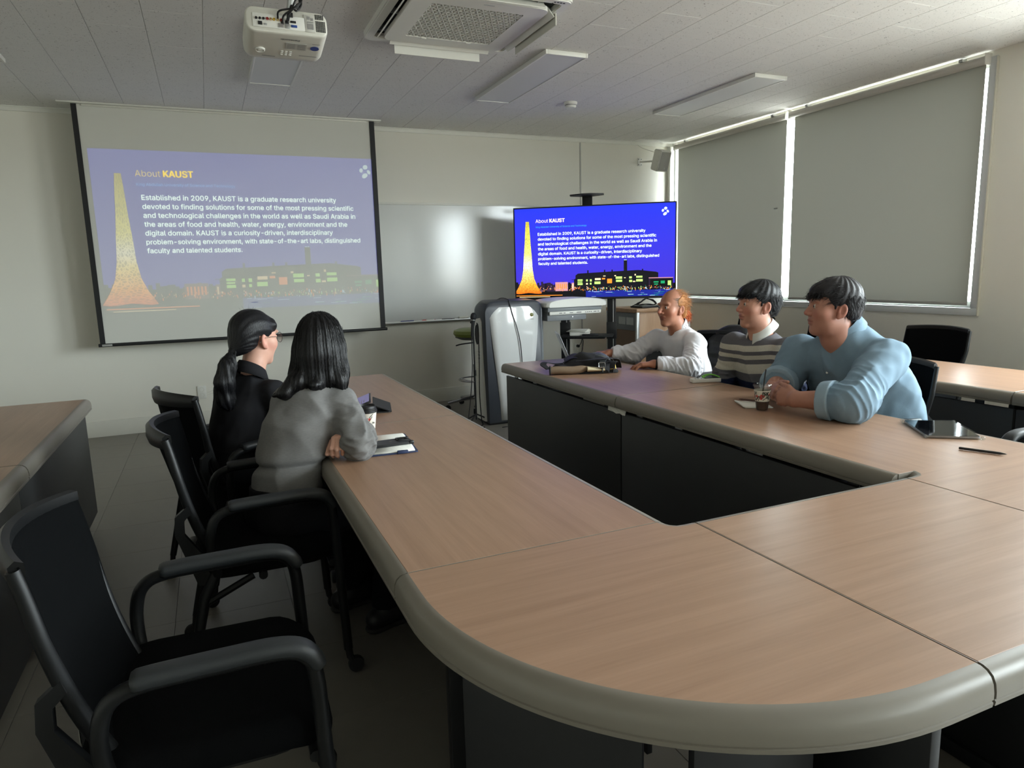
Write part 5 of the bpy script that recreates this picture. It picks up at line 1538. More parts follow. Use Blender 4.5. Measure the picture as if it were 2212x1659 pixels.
cup_print(ic, ir, 0.045, 0.088, 4, 0, 2*math.pi)
b = MB(); b.lathe([(ir(0.11)+0.0005, 0.108), (0.0425, 0.109), (0.0425, 0.114), (0.040, 0.118), (0.034, 0.1185), (0.033, 0.116), (0.004, 0.1165)], 36, None, None, False); b.build('lid', M_clear, ic)
b = MB(); b.tube([(-0.006, -0.002, 0.045), (0.020, 0.004, 0.182)], 0.0034, 10); b.build('straw', M_black, ic)

# clear-cased tablet and stylus
tb = thing('tablet', 'dark tablet in a clear bumper case lying flat near the table edge', 'tablet', (2.512, 1.688, T0), R(53))
b = MB(); b.prism(rrect(0.285, 0.195, 0.014, 4), 0.0005, 0.0105); b.build('clear_case', M_clear, tb)
b = MB(); b.prism(rrect(0.265, 0.178, 0.012, 4), 0.003, 0.0095); b.build('body', M_silver, tb)
b = MB(); b.prism(rrect(0.262, 0.175, 0.011, 4), 0.0095, 0.0102); b.build('screen_glass', MATS['dark_glass'], tb, 0)
b = MB()
for x in (-0.138, 0.138):
    for y in (-0.093, 0.093): b.box((x, y, 0.0062), (0.014, 0.014, 0.0125), 0.005)
b.build('corner_bumpers', M_clear, tb)
sy = thing('stylus', 'black stylus pen lying beside the clear-cased tablet', 'pen', (2.335, 1.420, T0+0.0048), math.atan2(-0.118, 0.051))
b = MB(); b.lathe([(0.0035, -0.066), (0.0045, -0.064), (0.0045, 0.05), (0.0015, 0.066)], 10, None, Matrix.Rotation(R(90), 4, 'Y')); b.build('barrel', M_black, sy)
b = MB(); b.lathe([(0.0016, 0.066), (0.0005, 0.0695)], 8, None, Matrix.Rotation(R(90), 4, 'Y')); b.build('nib', M_lgrey, sy)

# ring notebook with phone and pen
M_navy = mat('navy_cover', rgb(46, 60, 96), 0.5, var=0.06, bump=0.15, bscale=500)
M_rule = mat('ruled_line', rgb(170, 172, 170), 0.7)
nb = thing('ring_notebook', 'open ring-bound notebook with navy cover and lined pages', 'notebook', (0.568, 2.555, T0), R(-5.4))
b = MB(); b.prism(rrect(0.205, 0.305, 0.01, 4), 0, 0.004, None, Matrix.Translation((0, -0.012, 0))); b.build('cover', M_navy, nb)
b = MB(); b.box((0.045, -0.163, 0.006), (0.04, 0.014, 0.012), 0.003); b.build('clasp', M_navy, nb)
for sy_, nm in ((-1, 0), (1, 1)):
    b = MB(); vs = []
    for j in range(7):
        for i in range(2):
            v = j/6; y = 0.004+0.140*v
            vs.append(((-0.092+0.184*i), sy_*y-0.010, 0.0045+0.008*math.sin(math.pi*min(1, v*1.0))**0.6*0.7+0.002))
    b.add(vs, [(j*2, j*2+1, (j+1)*2+1, (j+1)*2) for j in range(6)])
    pg = b.build('page_block', M_paper, nb, 60); so = pg.modifiers.new('thickness', 'SOLIDIFY'); so.thickness = 0.0045
    b = MB()
    for k in range(17):
        v = 0.12+0.05*k; y = 0.004+0.140*v
        z = 0.0045+0.008*math.sin(math.pi*min(1, v))**0.6*0.7+0.002+0.0008
        b.box((0, sy_*y-0.010, z), (0.17, 0.0005, 0.0003))
    b.build('ruled_lines', M_rule, pg, 0)
for x in (-0.08, -0.062, -0.044, 0.044, 0.062, 0.08):
    b = MB(); b.tube([(x, -0.010+0.011*math.cos(a), 0.008+0.011*math.sin(a)) for a in [R(q) for q in range(-20, 201, 20)]], 0.0013, 6); b.build('binder_ring', M_chrome, nb)
ph = thing('smartphone', 'black phone in a rugged case lying face down on the open notebook', 'phone', (0.580, 2.497, T0+0.0135), R(-88))
b = MB(); b.prism(rrect(0.076, 0.152, 0.011, 4), 0.0, 0.0095); b.build('rugged_case', M_black, ph)
b = MB(); b.prism(rrect(0.068, 0.144, 0.009, 4), 0.0095, 0.0100); bk = b.build('back_plate', mat('phone_back', rgb(42, 44, 48), 0.45), ph, 0)
b = MB(); fruit(b, Matrix.Translation((0, 0.0, 0.0103)) @ Matrix.Rotation(R(0), 4, 'Z'), 0.0065); b.build('emblem', mat('emblem_bronze', rgb(96, 90, 78), 0.35, 0.6), bk, 0)
b = MB()
for x in (-0.035, 0.035):
    for y in (-0.071, 0.071): b.box((x, y, 0.006), (0.014, 0.018, 0.0135), 0.004)
b.build('corner_bumpers', M_black, ph)
b = MB(); ringpoly(b, 0.0215, 0.018, 0.0095, 0.0135, 0.01, 0.008); cr = b.build('camera_rim', M_black, ph)
cr.location = (-0.012, 0.046, 0)
for x, y in ((-0.009, 0.009), (-0.009, -0.009), (0.009, 0.0)):
    b = MB(); b.lathe([(0.0075, 0), (0.0075, 0.0035), (0.006, 0.0038), (0.0055, 0.003)], 18, None, Matrix.Translation((x, y, 0.0098))); b.build('camera_lens', MATS['dark_glass'], cr)
p2 = thing('pen', 'white and black pen lying across the notebook rings beside the phone', 'pen', (0.545, 2.536, T0+0.0165), R(-3))
Mx = Matrix.Rotation(R(90), 4, 'Y')
b = MB(); b.lathe([(0.0045, -0.070), (0.0048, -0.066), (0.0048, 0.015)], 12, None, Mx); b.build('white_barrel', M_white, p2)
b = MB(); b.lathe([(0.0055, 0.015), (0.0055, 0.072), (0.003, 0.075)], 12, None, Mx); b.build('black_cap', M_black, p2)

# paper coffee cup
pc = thing('paper_cup', 'white floral paper coffee cup with a black lid', 'cup', (0.552, 2.775, T0), 0)
def pr_(z): return 0.0285+0.0125*z/0.095
b = MB(); b.lathe([(0.0275, 0.004), (pr_(0), 0.0), (pr_(0.095), 0.095), (pr_(0.095)-0.001, 0.095), (0.0265, 0.006)], 36); b.build('cup_wall', mat('cup_paper', rgb(228, 224, 212), 0.5), pc)
cup_print(pc, pr_, 0.006, 0.088, 9, R(175), R(285), 'Be', R(292), 0.045)
b = MB(); b.lathe([(0.0425, 0.090), (0.0435, 0.094), (0.043, 0.099), (0.0405, 0.101), (0.0405, 0.106), (0.0385, 0.108), (0.0375, 0.116), (0.035, 0.118), (0.033, 0.112), (0.004, 0.112)], 36); b.build('lid', M_black, pc)

# tablet of the woman with the ponytail on a folded cover stand
ts_ = thing('tablet', 'tablet with lilac screen leaning on a folded black cover behind the paper cup', 'tablet', (0.640, 3.30, T0), R(-12))
b = MB(); b.prism(rrect(0.17, 0.24, 0.01, 3), 0, 0.005, None, Matrix.Translation((0.045, 0.0, 0))); b.build('cover_base', M_dark, ts_)
SM = Matrix.Translation((-0.03, 0.0, 0.010)) @ Matrix.Rotation(R(-20), 4, 'Y')
b = MB(); b.box(SM @ Vector((0.0, 0, 0.02)), (0.165, 0.235, 0.009), 0.004, None, SM.to_3x3()); b.build('tablet_body', M_black, ts_)
M_ts = glow('lilac_display', rgb(150, 146, 190), 0.35, rgb(60, 60, 70))
b = MB(); b.box(SM @ Vector((0.0, 0, 0.0249)), (0.150, 0.215, 0.0006), 0, None, SM.to_3x3()); ds = b.build('lilac_screen', M_ts, ts_, 0)
b = MB()
for k in range(9): b.box(SM @ Vector((0.05-0.013*k, -0.06, 0.0254)), (0.003, 0.06+0.02*(k % 3), 0.0002), 0, None, SM.to_3x3())
b.build('screen_rows', M_rule, ds, 0)
b = MB(); vs = [(0.050, -0.115, 0.040), (0.050, 0.115, 0.040), (0.135, 0.115, 0.004), (0.135, -0.115, 0.004)]
b.add(vs, [(0, 1, 2, 3)]); o = b.build('folded_flap', M_dark, ts_, 0); so = o.modifiers.new('thickness', 'SOLIDIFY'); so.thickness = 0.004
# ------------------------------------------------------------------ people: smooth bodies from blended distance fields
f32 = np.float32
def V(*a): return np.array(a, f32)
def nrm(a): a = np.asarray(a, f32); return a/np.linalg.norm(a)
def smin(a, b, k):
    h = np.maximum(k-np.abs(a-b), 0)/k
    return np.minimum(a, b)-h*h*k*0.25
def smax(a, b, k): return -smin(-a, -b, k)
def cap(P, a, b, ra, rb=None):
    rb = ra if rb is None else rb
    a = np.asarray(a, f32); b = np.asarray(b, f32)
    d = b-a; L2 = max(float(d @ d), 1e-9)
    t = np.clip(((P-a) @ d)/L2, 0, 1)
    q = P-a-t[:, None]*d
    return np.sqrt((q*q).sum(1))-(ra+(rb-ra)*t)
def ell(P, c, r):
    q = (P-np.asarray(c, f32))/np.asarray(r, f32)
    k0 = np.sqrt((q*q).sum(1)); q2 = q/np.asarray(r, f32)
    k1 = np.sqrt((q2*q2).sum(1))
    return k0*(k0-1)/np.maximum(k1, 1e-6)
def chain(P, pts, rs, k=0.02):
    d = None
    for i in range(len(pts)-1):
        e = cap(P, pts[i], pts[i+1], rs[i], rs[i+1])
        d = e if d is None else smin(d, e, k)
    return d
def torso(P, pts, lat, A, B, front):
    """elliptic sections along a spine; lat = sideways axis per point, front = rough forward axis"""
    pts = np.asarray(pts, f32); lat = np.asarray(lat, f32)
    ax = pts[-1]-pts[0]; L = np.linalg.norm(ax); ax = ax/L
    tp = ((pts-pts[0]) @ ax)/L
    t = ((P-pts[0]) @ ax)/L
    tc = np.clip(t, 0, 1)
    C = np.stack([np.interp(tc, tp, pts[:, i]) for i in range(3)], 1).astype(f32)
    S = np.stack([np.interp(tc, tp, lat[:, i]) for i in range(3)], 1).astype(f32)
    S -= (S @ ax)[:, None]*ax; S /= np.linalg.norm(S, axis=1)[:, None]
    F = np.cross(np.broadcast_to(ax, S.shape), S)
    q = P-C
    x = (q*S).sum(1); y = (q*F).sum(1)
    a = np.interp(tc, tp, A).astype(f32); b = np.interp(tc, tp, B).astype(f32)
    rr = np.sqrt((x/a)**2+(y/b)**2)
    g = np.sqrt((x/a**2)**2+(y/b**2)**2)
    d = rr*(rr-1)/np.maximum(g, 1e-5)
    over = np.abs(t-tc)*L
    return np.where(over > 0, np.sqrt(np.maximum(d, 0)**2+over**2)+np.minimum(d, 0)*0, d).astype(f32)

def wob(P, s, seed=0):
    """soft pseudo-random field in about -1..1"""
    r = np.random.RandomState(seed); o = np.zeros(len(P), f32)
    for i in range(5):
        k = r.normal(size=3); k = k/np.linalg.norm(k)*s*(0.6+0.8*r.rand())
        o += np.sin(P @ k.astype(f32)+r.rand()*6.28+1.2*np.sin(P @ (k[[1, 2, 0]]*0.6).astype(f32)))
    return o/3.2

def surf(f, lo, hi, h):
    lo = np.asarray(lo, f32); hi = np.asarray(hi, f32)
    Bk = 6
    nb = np.maximum(1, np.ceil((hi-lo)/(h*Bk)).astype(int))
    n = nb*Bk
    g = np.stack(np.meshgrid(*[np.arange(k) for k in nb], indexing='ij'), -1).reshape(-1, 3)
    dc = f((lo+(g+0.5)*Bk*h).astype(f32))
    act = (np.abs(dc) < Bk*h*0.95+0.012).reshape(nb)
    D = np.ones(n+1, f32)
    s = np.where(dc.reshape(nb) < 0, -1, 1).astype(f32)
    D[:-1, :-1, :-1] = s.repeat(Bk, 0).repeat(Bk, 1).repeat(Bk, 2)
    m = np.zeros(n+1, bool)
    am = act.repeat(Bk, 0).repeat(Bk, 1).repeat(Bk, 2)
    for dx in (0, 1):
        for dy in (0, 1):
            for dz in (0, 1):
                m[dx:n[0]+dx, dy:n[1]+dy, dz:n[2]+dz] |= am
    ii = np.argwhere(m)
    P = (lo+ii*h).astype(f32)
    out = np.empty(len(P), f32)
    for k in range(0, len(P), 400000): out[k:k+400000] = f(P[k:k+400000])
    D[ii[:, 0], ii[:, 1], ii[:, 2]] = out
    D[0], D[-1] = 1, 1; D[:, 0], D[:, -1] = 1, 1; D[:, :, 0], D[:, :, -1] = 1, 1
    I = D < 0
    c = np.zeros(n, np.int8)
    cor = [(a, b_, c_) for a in (0, 1) for b_ in (0, 1) for c_ in (0, 1)]
    for a, b_, c_ in cor: c += I[a:n[0]+a, b_:n[1]+b_, c_:n[2]+c_]
    A = (c > 0) & (c < 8)
    idx = np.full(n, -1, np.int64); cells = np.argwhere(A); idx[A] = np.arange(len(cells))
    pos = np.zeros((len(cells), 3), f32); cnt = np.zeros(len(cells), f32)
    for a in cor:
        for ax in range(3):
            if a[ax]: continue
            b_ = list(a); b_[ax] = 1
            da = D[cells[:, 0]+a[0], cells[:, 1]+a[1], cells[:, 2]+a[2]]; db = D[cells[:, 0]+b_[0], cells[:, 1]+b_[1], cells[:, 2]+b_[2]]
            mm = (da < 0) != (db < 0)
            t = np.where(mm, da/np.where(mm, da-db, 1), 0)
            for q in range(3): pos[:, q] += np.where(mm, a[q]+(t if q == ax else 0), 0)
            cnt += mm
    verts = lo+(cells+pos/np.maximum(cnt, 1)[:, None])*h
    quads = []
    for ax in range(3):
        u, v = (ax+1) % 3, (ax+2) % 3
        sl0 = [slice(0, n[k]+1) for k in range(3)]; sl0[ax] = slice(0, n[ax]); sl1 = list(sl0); sl1[ax] = slice(1, n[ax]+1)
        ch = I[tuple(sl0)] != I[tuple(sl1)]
        p = np.argwhere(ch)
        p = p[(p[:, u] > 0) & (p[:, v] > 0) & (p[:, u] < n[u]) & (p[:, v] < n[v])]
        ins = I[p[:, 0], p[:, 1], p[:, 2]]
        def cell(du, dv):
            q = p.copy(); q[:, u] -= du; q[:, v] -= dv
            return idx[q[:, 0], q[:, 1], q[:, 2]]
        Q = np.stack([cell(1, 1), cell(0, 1), cell(0, 0), cell(1, 0)], 1)
        Q[~ins] = Q[~ins][:, ::-1]
        quads.append(Q[(Q >= 0).all(1)])
    return verts.astype(f32), np.concatenate(quads)

class Parts:
    """surfaces joined into one mesh object"""
    def __init__(self): self.v = []; self.q = []; self.n = 0; self.attr = {}
    def add(self, vq, **attrs):
        v, q = vq
        self.v.append(v); self.q.append(q+self.n)
        for k, a in attrs.items(): self.attr.setdefault(k, []).append((self.n, np.asarray(a, f32)))
        self.n += len(v)
        return self
    def build(self, name, m, parent, origin):
        v = np.concatenate(self.v)-np.asarray(origin, f32); q = np.concatenate(self.q)
        me = bpy.data.meshes.new(name)
        me.vertices.add(len(v)); me.vertices.foreach_set('co', v.astype(f32).ravel())
        me.loops.add(q.size); me.loops.foreach_set('vertex_index', q.ravel().astype(np.int32))
        me.polygons.add(len(q)); me.polygons.foreach_set('loop_start', np.arange(0, q.size, 4, dtype=np.int32)); me.polygons.foreach_set('loop_total', np.full(len(q), 4, np.int32))
        me.update(calc_edges=True); me.validate()
        me.shade_smooth()
        for k, lst in self.attr.items():
            a = me.attributes.new(k, 'FLOAT', 'POINT'); arr = np.zeros(len(v), f32)
            for o, x in lst: arr[o:o+len(x)] = x
            a.data.foreach_set('value', arr)
        me.materials.append(m)
        o = bpy.data.objects.new(name, me); COL.objects.link(o); o.parent = parent
        return o

def frame(fwd, up):
    """columns: right, forward, up"""
    f = nrm(fwd); u = np.asarray(up, f32); r = nrm(np.cross(f, u)); u = np.cross(r, f)
    return np.stack([r, f, u], 1).astype(f32)

# ---- head in its own space: +y forward, +z up, 0 near the ear line
def head_sdf(P, g):
    w = g.get('w', 1.0); jw = g.get('jaw', 1.0); fat = g.get('fat', 0.0)
    d = ell(P, (0, -0.016, 0.045), (0.076*w, 0.098, 0.084))
    d = smin(d, ell(P, (0, 0.030, -0.015), (0.062*w+fat*0.4, 0.066, 0.088)), 0.035)
    d = smin(d, ell(P, (0, 0.028, -0.066), (0.052*jw*w+fat, 0.056, 0.044+fat)), 0.03)
    d = smin(d, ell(P, (0, 0.070, -0.100), (0.022, 0.020, 0.016)), 0.028)
    for s in (-1, 1):
        d = smin(d, ell(P, (s*0.040*w, 0.058, -0.020), (0.026+fat*.3, 0.026, 0.026)), 0.028)
        d = smin(d, ell(P, (s*0.026, 0.086, 0.034), (0.028, 0.011, 0.008)), 0.016)
        d = smax(d, -ell(P, (s*0.031, 0.103, 0.012), (0.019, 0.014, 0.012)), 0.014)
        d = smin(d, ell(P, (s*0.031, 0.082, 0.011), (0.0145, 0.0125, 0.0105)), 0.004)
    nb = g.get('nose', 1.0)
    d = smin(d, cap(P, (0, 0.090, 0.022), (0, 0.090+0.026*nb, -0.020), 0.0075, 0.0115), 0.014)
    for s in (-1, 1): d = smin(d, ell(P, (s*0.0125, 0.098+0.006*nb, -0.0255), (0.009, 0.011, 0.008)), 0.007)
    d = smin(d, ell(P, (0, 0.0915, -0.052), (0.024, 0.012, 0.0075)), 0.007)
    d = smin(d, ell(P, (0, 0.0890, -0.0655), (0.020, 0.011, 0.0075)), 0.007)
    d = smax(d, -cap(P, (-0.020, 0.105, -0.0590), (0.020, 0.105, -0.0590), 0.0035), 0.004)
    for s in (-1, 1):
        # ear: rim and lobe with a hollow
        c = np.array((s*0.077*w+s*fat*0.3, -0.010, -0.006), f32)
        Q = P-c
        a = R(12); Q = np.stack([Q[:, 0]-s*0.28*(-Q[:, 1]), Q[:, 1]*math.cos(a)+Q[:, 2]*math.sin(a)*0.6, Q[:, 2]], 1)
        e = ell(Q, (0, 0, 0), (0.010, 0.0185, 0.0315))
        e = smax(e, -ell(Q, (s*0.012, 0.003, 0.003), (0.0105, 0.0115, 0.0215)), 0.004)
        e = smin(e, ell(Q, (s*0.001, 0.010, -0.026), (0.007, 0.009, 0.010)), 0.006)
        d = smin(d, e, 0.006)
    return d

M_skinc = {}
def skin(name, col, lip, flush):
    m = mat(name, col, 0.46, var=0.07, scale=60, spec=0.35, bump=0.06, bscale=500)
    nt = m.node_tree; b = bsdf(m)
    for an, c in (('lip', lip), ('flush', flush)):
        at = nt.nodes.new('ShaderNodeAttribute'); at.attribute_name = an
        mx = nt.nodes.new('ShaderNodeMix'); mx.data_type = 'RGBA'
        old = b.inputs['Base Color'].links[0].from_socket
        nt.links.new(at.outputs['Fac'], mx.inputs[0]); nt.links.new(old, mx.inputs[6]); mx.inputs[7].default_value = c
        nt.links.new(mx.outputs[2], b.inputs['Base Color'])
    return m

def head_attrs(v):
    """lip and flushed-skin weights from head-space positions"""
    lip = np.clip(1.6-((v[:, 0]/0.024)**2+((v[:, 2]+0.059)/0.014)**2), 0, 1)*(v[:, 1] > 0.07)
    ear = np.clip((np.abs(v[:, 0])-0.070)/0.012, 0, 1)*(np.abs(v[:, 2]+0.006) < 0.05)*0.4
    nose = np.clip(1-((v[:, 0]/0.02)**2+((v[:, 2]+0.022)/0.02)**2), 0, 1)*(v[:, 1] > 0.09)*0.6
    chk = np.clip(1-(((np.abs(v[:, 0])-0.045)/0.03)**2+((v[:, 2]+0.028)/0.03)**2), 0, 1)*0.45*(v[:, 1] > 0.02)
    return lip, np.maximum(np.maximum(ear, nose), chk)

# ---- hands
def rot_about(v, ax, a):
    ax = nrm(ax); v = np.asarray(v, f32)
    return v*math.cos(a)+np.cross(ax, v)*math.sin(a)+ax*(ax @ v)*(1-math.cos(a))
def hand_fields(w, f, u, s, curls, thumb, hs=1.0, spread=0.10):
    """w wrist, f finger direction, u back of the hand, s thumb side; curls: four (knuckle, middle, tip) in degrees"""
    w = np.asarray(w, f32); f = nrm(f); u = np.asarray(u, f32); u = nrm(u-f*(u @ f)); s0 = np.asarray(s, f32); s = nrm(s0-f*(s0 @ f)-u*(s0 @ u))
    palm = []; fingers = []
    bases = ((0.026, 0.086), (0.008, 0.090), (-0.010, 0.085), (-0.026, 0.076))
    lens = ((0.043, 0.026, 0.020), (0.047, 0.029, 0.021), (0.043, 0.027, 0.020), (0.034, 0.021, 0.018))
    rads = ((0.0094, 0.0088, 0.0078, 0.0066), (0.0096, 0.0090, 0.0080, 0.0067), (0.0092, 0.0086, 0.0077, 0.0064), (0.0084, 0.0078, 0.0070, 0.0058))
    for k in range(4):
        lat, fw = bases[k]
        b0 = w+(s*lat*0.62+f*0.012)*hs; b1 = w+(s*lat+f*fw+u*(0.004 if k in (1, 2) else 0.0))*hs
        palm.append((b0, b1, 0.0150*hs, 0.0118*hs))
        d = nrm(f+s*spread*(lat/0.026)); p = b1; ch = [p]
        ax = np.cross(d, u)
        ang = 0.0
        for j in range(3):
            ang += R(curls[k][j])
            dd = rot_about(d, ax, -ang)
            p = p+dd*lens[k][j]*hs; ch.append(p)
        fingers.append((ch, [r_*hs for r_ in rads[k]]))
    th = thumb
    t0 = w+(s*0.022+f*0.022-u*0.006)*hs
    d1 = nrm(f*th[0]+s*th[1]-u*th[2]); t1 = t0+d1*0.042*hs
    d2 = nrm(f*th[3]+s*th[4]-u*th[5]); t2 = t1+d2*0.033*hs; t3 = t2+nrm(d2*1.0+d1*0.0)*0.026*hs
    fingers.append(([t0, t1, t2, t3], [0.0150*hs, 0.0118*hs, 0.0100*hs, 0.0080*hs]))
    def fn(P):
        d = None
        for a, b_, ra, rb in palm:
            e = cap(P, a, b_, ra, rb); d = e if d is None else smin(d, e, 0.014)
        for i, (ch, rs) in enumerate(fingers):
            e = chain(P, ch, rs, 0.004)
            d = smin(d, e, 0.006 if i < 4 else 0.010)
        return d
    pts = np.array([q for ch, _ in fingers for q in ch]+[w])
    nails = [(ch[-1], nrm(ch[-1]-ch[-2])) for ch, _ in fingers]
    return fn, pts
def hand_surface(fn, pts, elbow, w, r_el, r_w, h=0.0022, cut=None):
    """hand with the lower forearm"""
    elbow = np.asarray(elbow, f32); w = np.asarray(w, f32)
    def F(P): return smin(fn(P), cap(P, w, elbow, r_w, r_el), 0.02)
    pts = np.vstack([pts, w, w+(elbow-w)*0.6])
    return surf(F, pts.min(0)-0.03, pts.max(0)+0.03, h)

# ---- hair strands
def strands(roots, dirs, length, rad, droop, seed, bend=0.5, n=5, jitter=0.25):
    r = np.random.RandomState(seed); V_ = []; F_ = []
    for p, d in zip(roots, dirs):
        d = nrm(d+r.normal(size=3)*jitter); L = length*(0.6+0.8*r.rand()); q = np.array(p, f32); sd = nrm(np.cross(d, r.normal(size=3)))
        o = len(V_)
        for i in range(n):
            t = i/(n-1); rr = rad*(1-0.85*t)
            up = np.cross(sd, d)
            for a in (0, 2.094, 4.189): V_.append(q+(sd*math.cos(a)+up*math.sin(a))*rr)
            q = q+d*L/(n-1); d = nrm(d+np.array(droop)*bend/(n-1)+r.normal(size=3)*0.06)
        for i in range(n-1):
            for k in range(3): F_.append((o+i*3+k, o+i*3+(k+1) % 3, o+(i+1)*3+(k+1) % 3, o+(i+1)*3+k))
    return np.array(V_, f32), np.array(F_, np.int64)

def hair_mat(name, col, rough=0.42, streak=(60, 60, 6), hi=0.5):
    m = mat(name, col, rough, var=0.35, scale=6, stretch=streak, bump=0.5, bscale=9, spec=0.3)
    return m

def shirt_noise(P, amp, s, seed): return amp*wob(P, s, seed)

def clip_axis(d, P, p, n):
    return np.maximum(d, (P-np.asarray(p, f32)) @ nrm(n))

def bbox(pts, m):
    pts = np.asarray(pts, f32); return pts.min(0)-m, pts.max(0)+m

def place_head(parts, g, C, Rm, neck_pts, neck_r, h=0.0026):
    """head and neck surface in world space"""
    C = np.asarray(C, f32)
    nl = [(np.asarray(p, f32)-C) @ Rm for p in neck_pts]
    def F(P):
        d = head_sdf(P, g)
        n_ = chain(P, nl, neck_r, 0.02)
        return smin(d, n_, 0.022)
    lo = np.array((-0.115, -0.14, -0.15), f32); hi = np.array((0.115, 0.15, 0.145), f32)
    for p in nl: lo = np.minimum(lo, p-0.075); hi = np.maximum(hi, p+0.075)
    v, q = surf(F, lo, hi, h)
    lip, fl = head_attrs(v)
    parts.add((v @ Rm.T+C, q), lip=lip*g.get('lipw', 0.7), flush=fl)
    return C, Rm

def eyes(parent, C, Rm, origin, look=(0, 1, 0), lid=0.35):
    """eyeballs with iris, and brows are part of the hair"""
    b = MB()
    Mw = Matrix(Rm.tolist()).to_4x4(); Mw.translation = Vector(C.tolist())-Vector([float(x) for x in origin])
    for s in (-1, 1):
        c = Vector((s*0.031, 0.0855, 0.0105))
        g = bmesh.new(); bmesh.ops.create_uvsphere(g, u_segments=14, v_segments=10, radius=0.0108)
        b.bm(g, M_eye, Mw @ Matrix.Translation(c))
        b.lathe([(0.0055, 0.0098), (0.003, 0.0112), (0.0, 0.0115)], 14, M_iris, Mw @ Matrix.Translation(c) @ Matrix.Rotation(R(-90), 4, 'X'), False)
    return b.build('eyes', None, parent)
M_eye = mat('eye_white', rgb(200, 194, 186), 0.25, var=0.02)
M_iris = mat('eye_iris', rgb(30, 22, 18), 0.15, var=0.1)

def brows(parts, C, Rm, thick=0.0028, z=0.030, y=0.093):
    for s in (-1, 1):
        rts = []; dr = []
        for k in range(60):
            t = k/59; rn_ = random.random()
            p = np.array((s*(0.012+0.036*t), y-0.016*t*t+0.001, z+0.006*math.sin(2.4*t)+0.004*(rn_-0.5)), f32)
            rts.append(p @ Rm.T+C); dr.append(Rm @ np.array((s*0.9, 0.05, 0.15), f32))
        parts.add(strands(rts, dr, 0.010, 0.0009, (0, 0, -0.1), 3, 0.2, 4, 0.2))

def cranium_points(n, seed, test, infl=0.004, w=1.0, h=1.0):
    """points over the skull in head space with outward directions"""
    r = np.random.RandomState(seed); P = []; N = []
    c = np.array((0, -0.016, 0.045), f32); rad = np.array((0.076*w+infl, 0.098+infl, (0.084+infl)*h), f32)
    while len(P) < n:
        q = r.normal(size=3); q /= np.linalg.norm(q)
        p = c+q*rad
        if test(p):
            nn = q/rad; N.append(nn/np.linalg.norm(nn)); P.append(p)
    return np.array(P, f32), np.array(N, f32)
# ------------------------------------------------------------------ garments
def cloth(name, col, rough=0.85, var=0.08, scale=40, bump=0.25, bscale=700, stretch=(1, 1, 1)):
    return mat(name, col, rough, var=var, scale=scale, bump=bump, bscale=bscale, spec=0.2, stretch=stretch)
M_jeans = cloth('dark_trousers', rgb(24, 25, 29), 0.85, 0.15)
M_shoe = mat('shoe_leather', rgb(20, 20, 21), 0.5, var=0.1)
M_sole = mat('shoe_sole', rgb(48, 46, 44), 0.8)

def collar(parent, origin, C, axis, fwd, r, h, fall, gap, m, name='collar', th=0.0022, drop_back=0.0, squash=0.9):
    """shirt collar round a neck: stand of height h, fold falling by fall (0 = stand collar), open gap degrees at the front"""
    ax = Vector([float(x) for x in nrm(axis)]); f = Vector([float(x) for x in fwd]); f = (f-ax*f.dot(ax)).normalized(); s = f.cross(ax)
    C = Vector([float(x) for x in C])-Vector([float(x) for x in origin])
    rings = []
    n = 44
    for k in range(n+1):
        a = R(gap)+(2*math.pi-2*R(gap))*k/n
        front = 0.5+0.5*math.cos(a)
        d = f*math.cos(a)+s*math.sin(a)*squash
        base = C+d*r-ax*(0.030*front**1.5)+ax*drop_back*(1-front)
        edge = 1.0
        row = [base-ax*0.012, base+ax*h*0.5-d*0.001, base+ax*h-d*0.004]
        if fall:
            tip = 1+0.55*max(0, 1-abs(k-0)/5.0)+0.55*max(0, 1-abs(n-k)/5.0)
            row += [base+ax*(h+0.004)+d*0.003, base+ax*(h-fall*0.35)+d*0.013, base+ax*(h-fall*tip)+d*(0.017+0.010*tip)]
        rings.append(row)
    b = MB(); b.loft(rings, None, False, False)
    o = b.build(name, m, parent, 70)
    so = o.modifiers.new('thickness', 'SOLIDIFY'); so.thickness = th
    return o

def shoe(parent, origin, ankle, toe):
    a = np.array(ankle, f32); t = np.array(toe, f32)
    d = nrm((t-a)*np.array((1, 1, 0), f32)); heel = a-d*0.05
    def F(P):
        z0 = 0.012
        e = chain(P, [(heel[0], heel[1], 0.045), (a[0]+d[0]*0.06, a[1]+d[1]*0.06, 0.050), (t[0]-d[0]*0.03, t[1]-d[1]*0.03, 0.038)], [0.038, 0.042, 0.036], 0.03)
        e = smin(e, cap(P, (a[0], a[1], 0.06), (a[0], a[1], 0.10), 0.040, 0.040), 0.03)
        return np.maximum(e, z0-P[:, 2])
    def S(P):
        e = chain(P, [(heel[0], heel[1], 0.02), (a[0]+d[0]*0.06, a[1]+d[1]*0.06, 0.02), (t[0]-d[0]*0.03, t[1]-d[1]*0.03, 0.02)], [0.041, 0.043, 0.040], 0.03)
        return np.maximum(np.maximum(e, P[:, 2]-0.018), 0.001-P[:, 2])
    lo = np.minimum(heel, t)-0.07; hi = np.maximum(heel, t)+0.07; lo[2] = -0.01; hi[2] = 0.15
    up = Parts().add(surf(F, lo, hi, 0.006)).build('shoe', M_shoe, parent, origin)
    Parts().add(surf(S, lo, hi, 0.006)).build('sole', M_sole, up, (0, 0, 0)).location = (0, 0, 0)
    s = up.children[0]
    me = s.data
    co = np.empty(len(me.vertices)*3, f32); me.vertices.foreach_get('co', co); co = co.reshape(-1, 3)-np.asarray(origin, f32); me.vertices.foreach_set('co', co.ravel()); me.update()

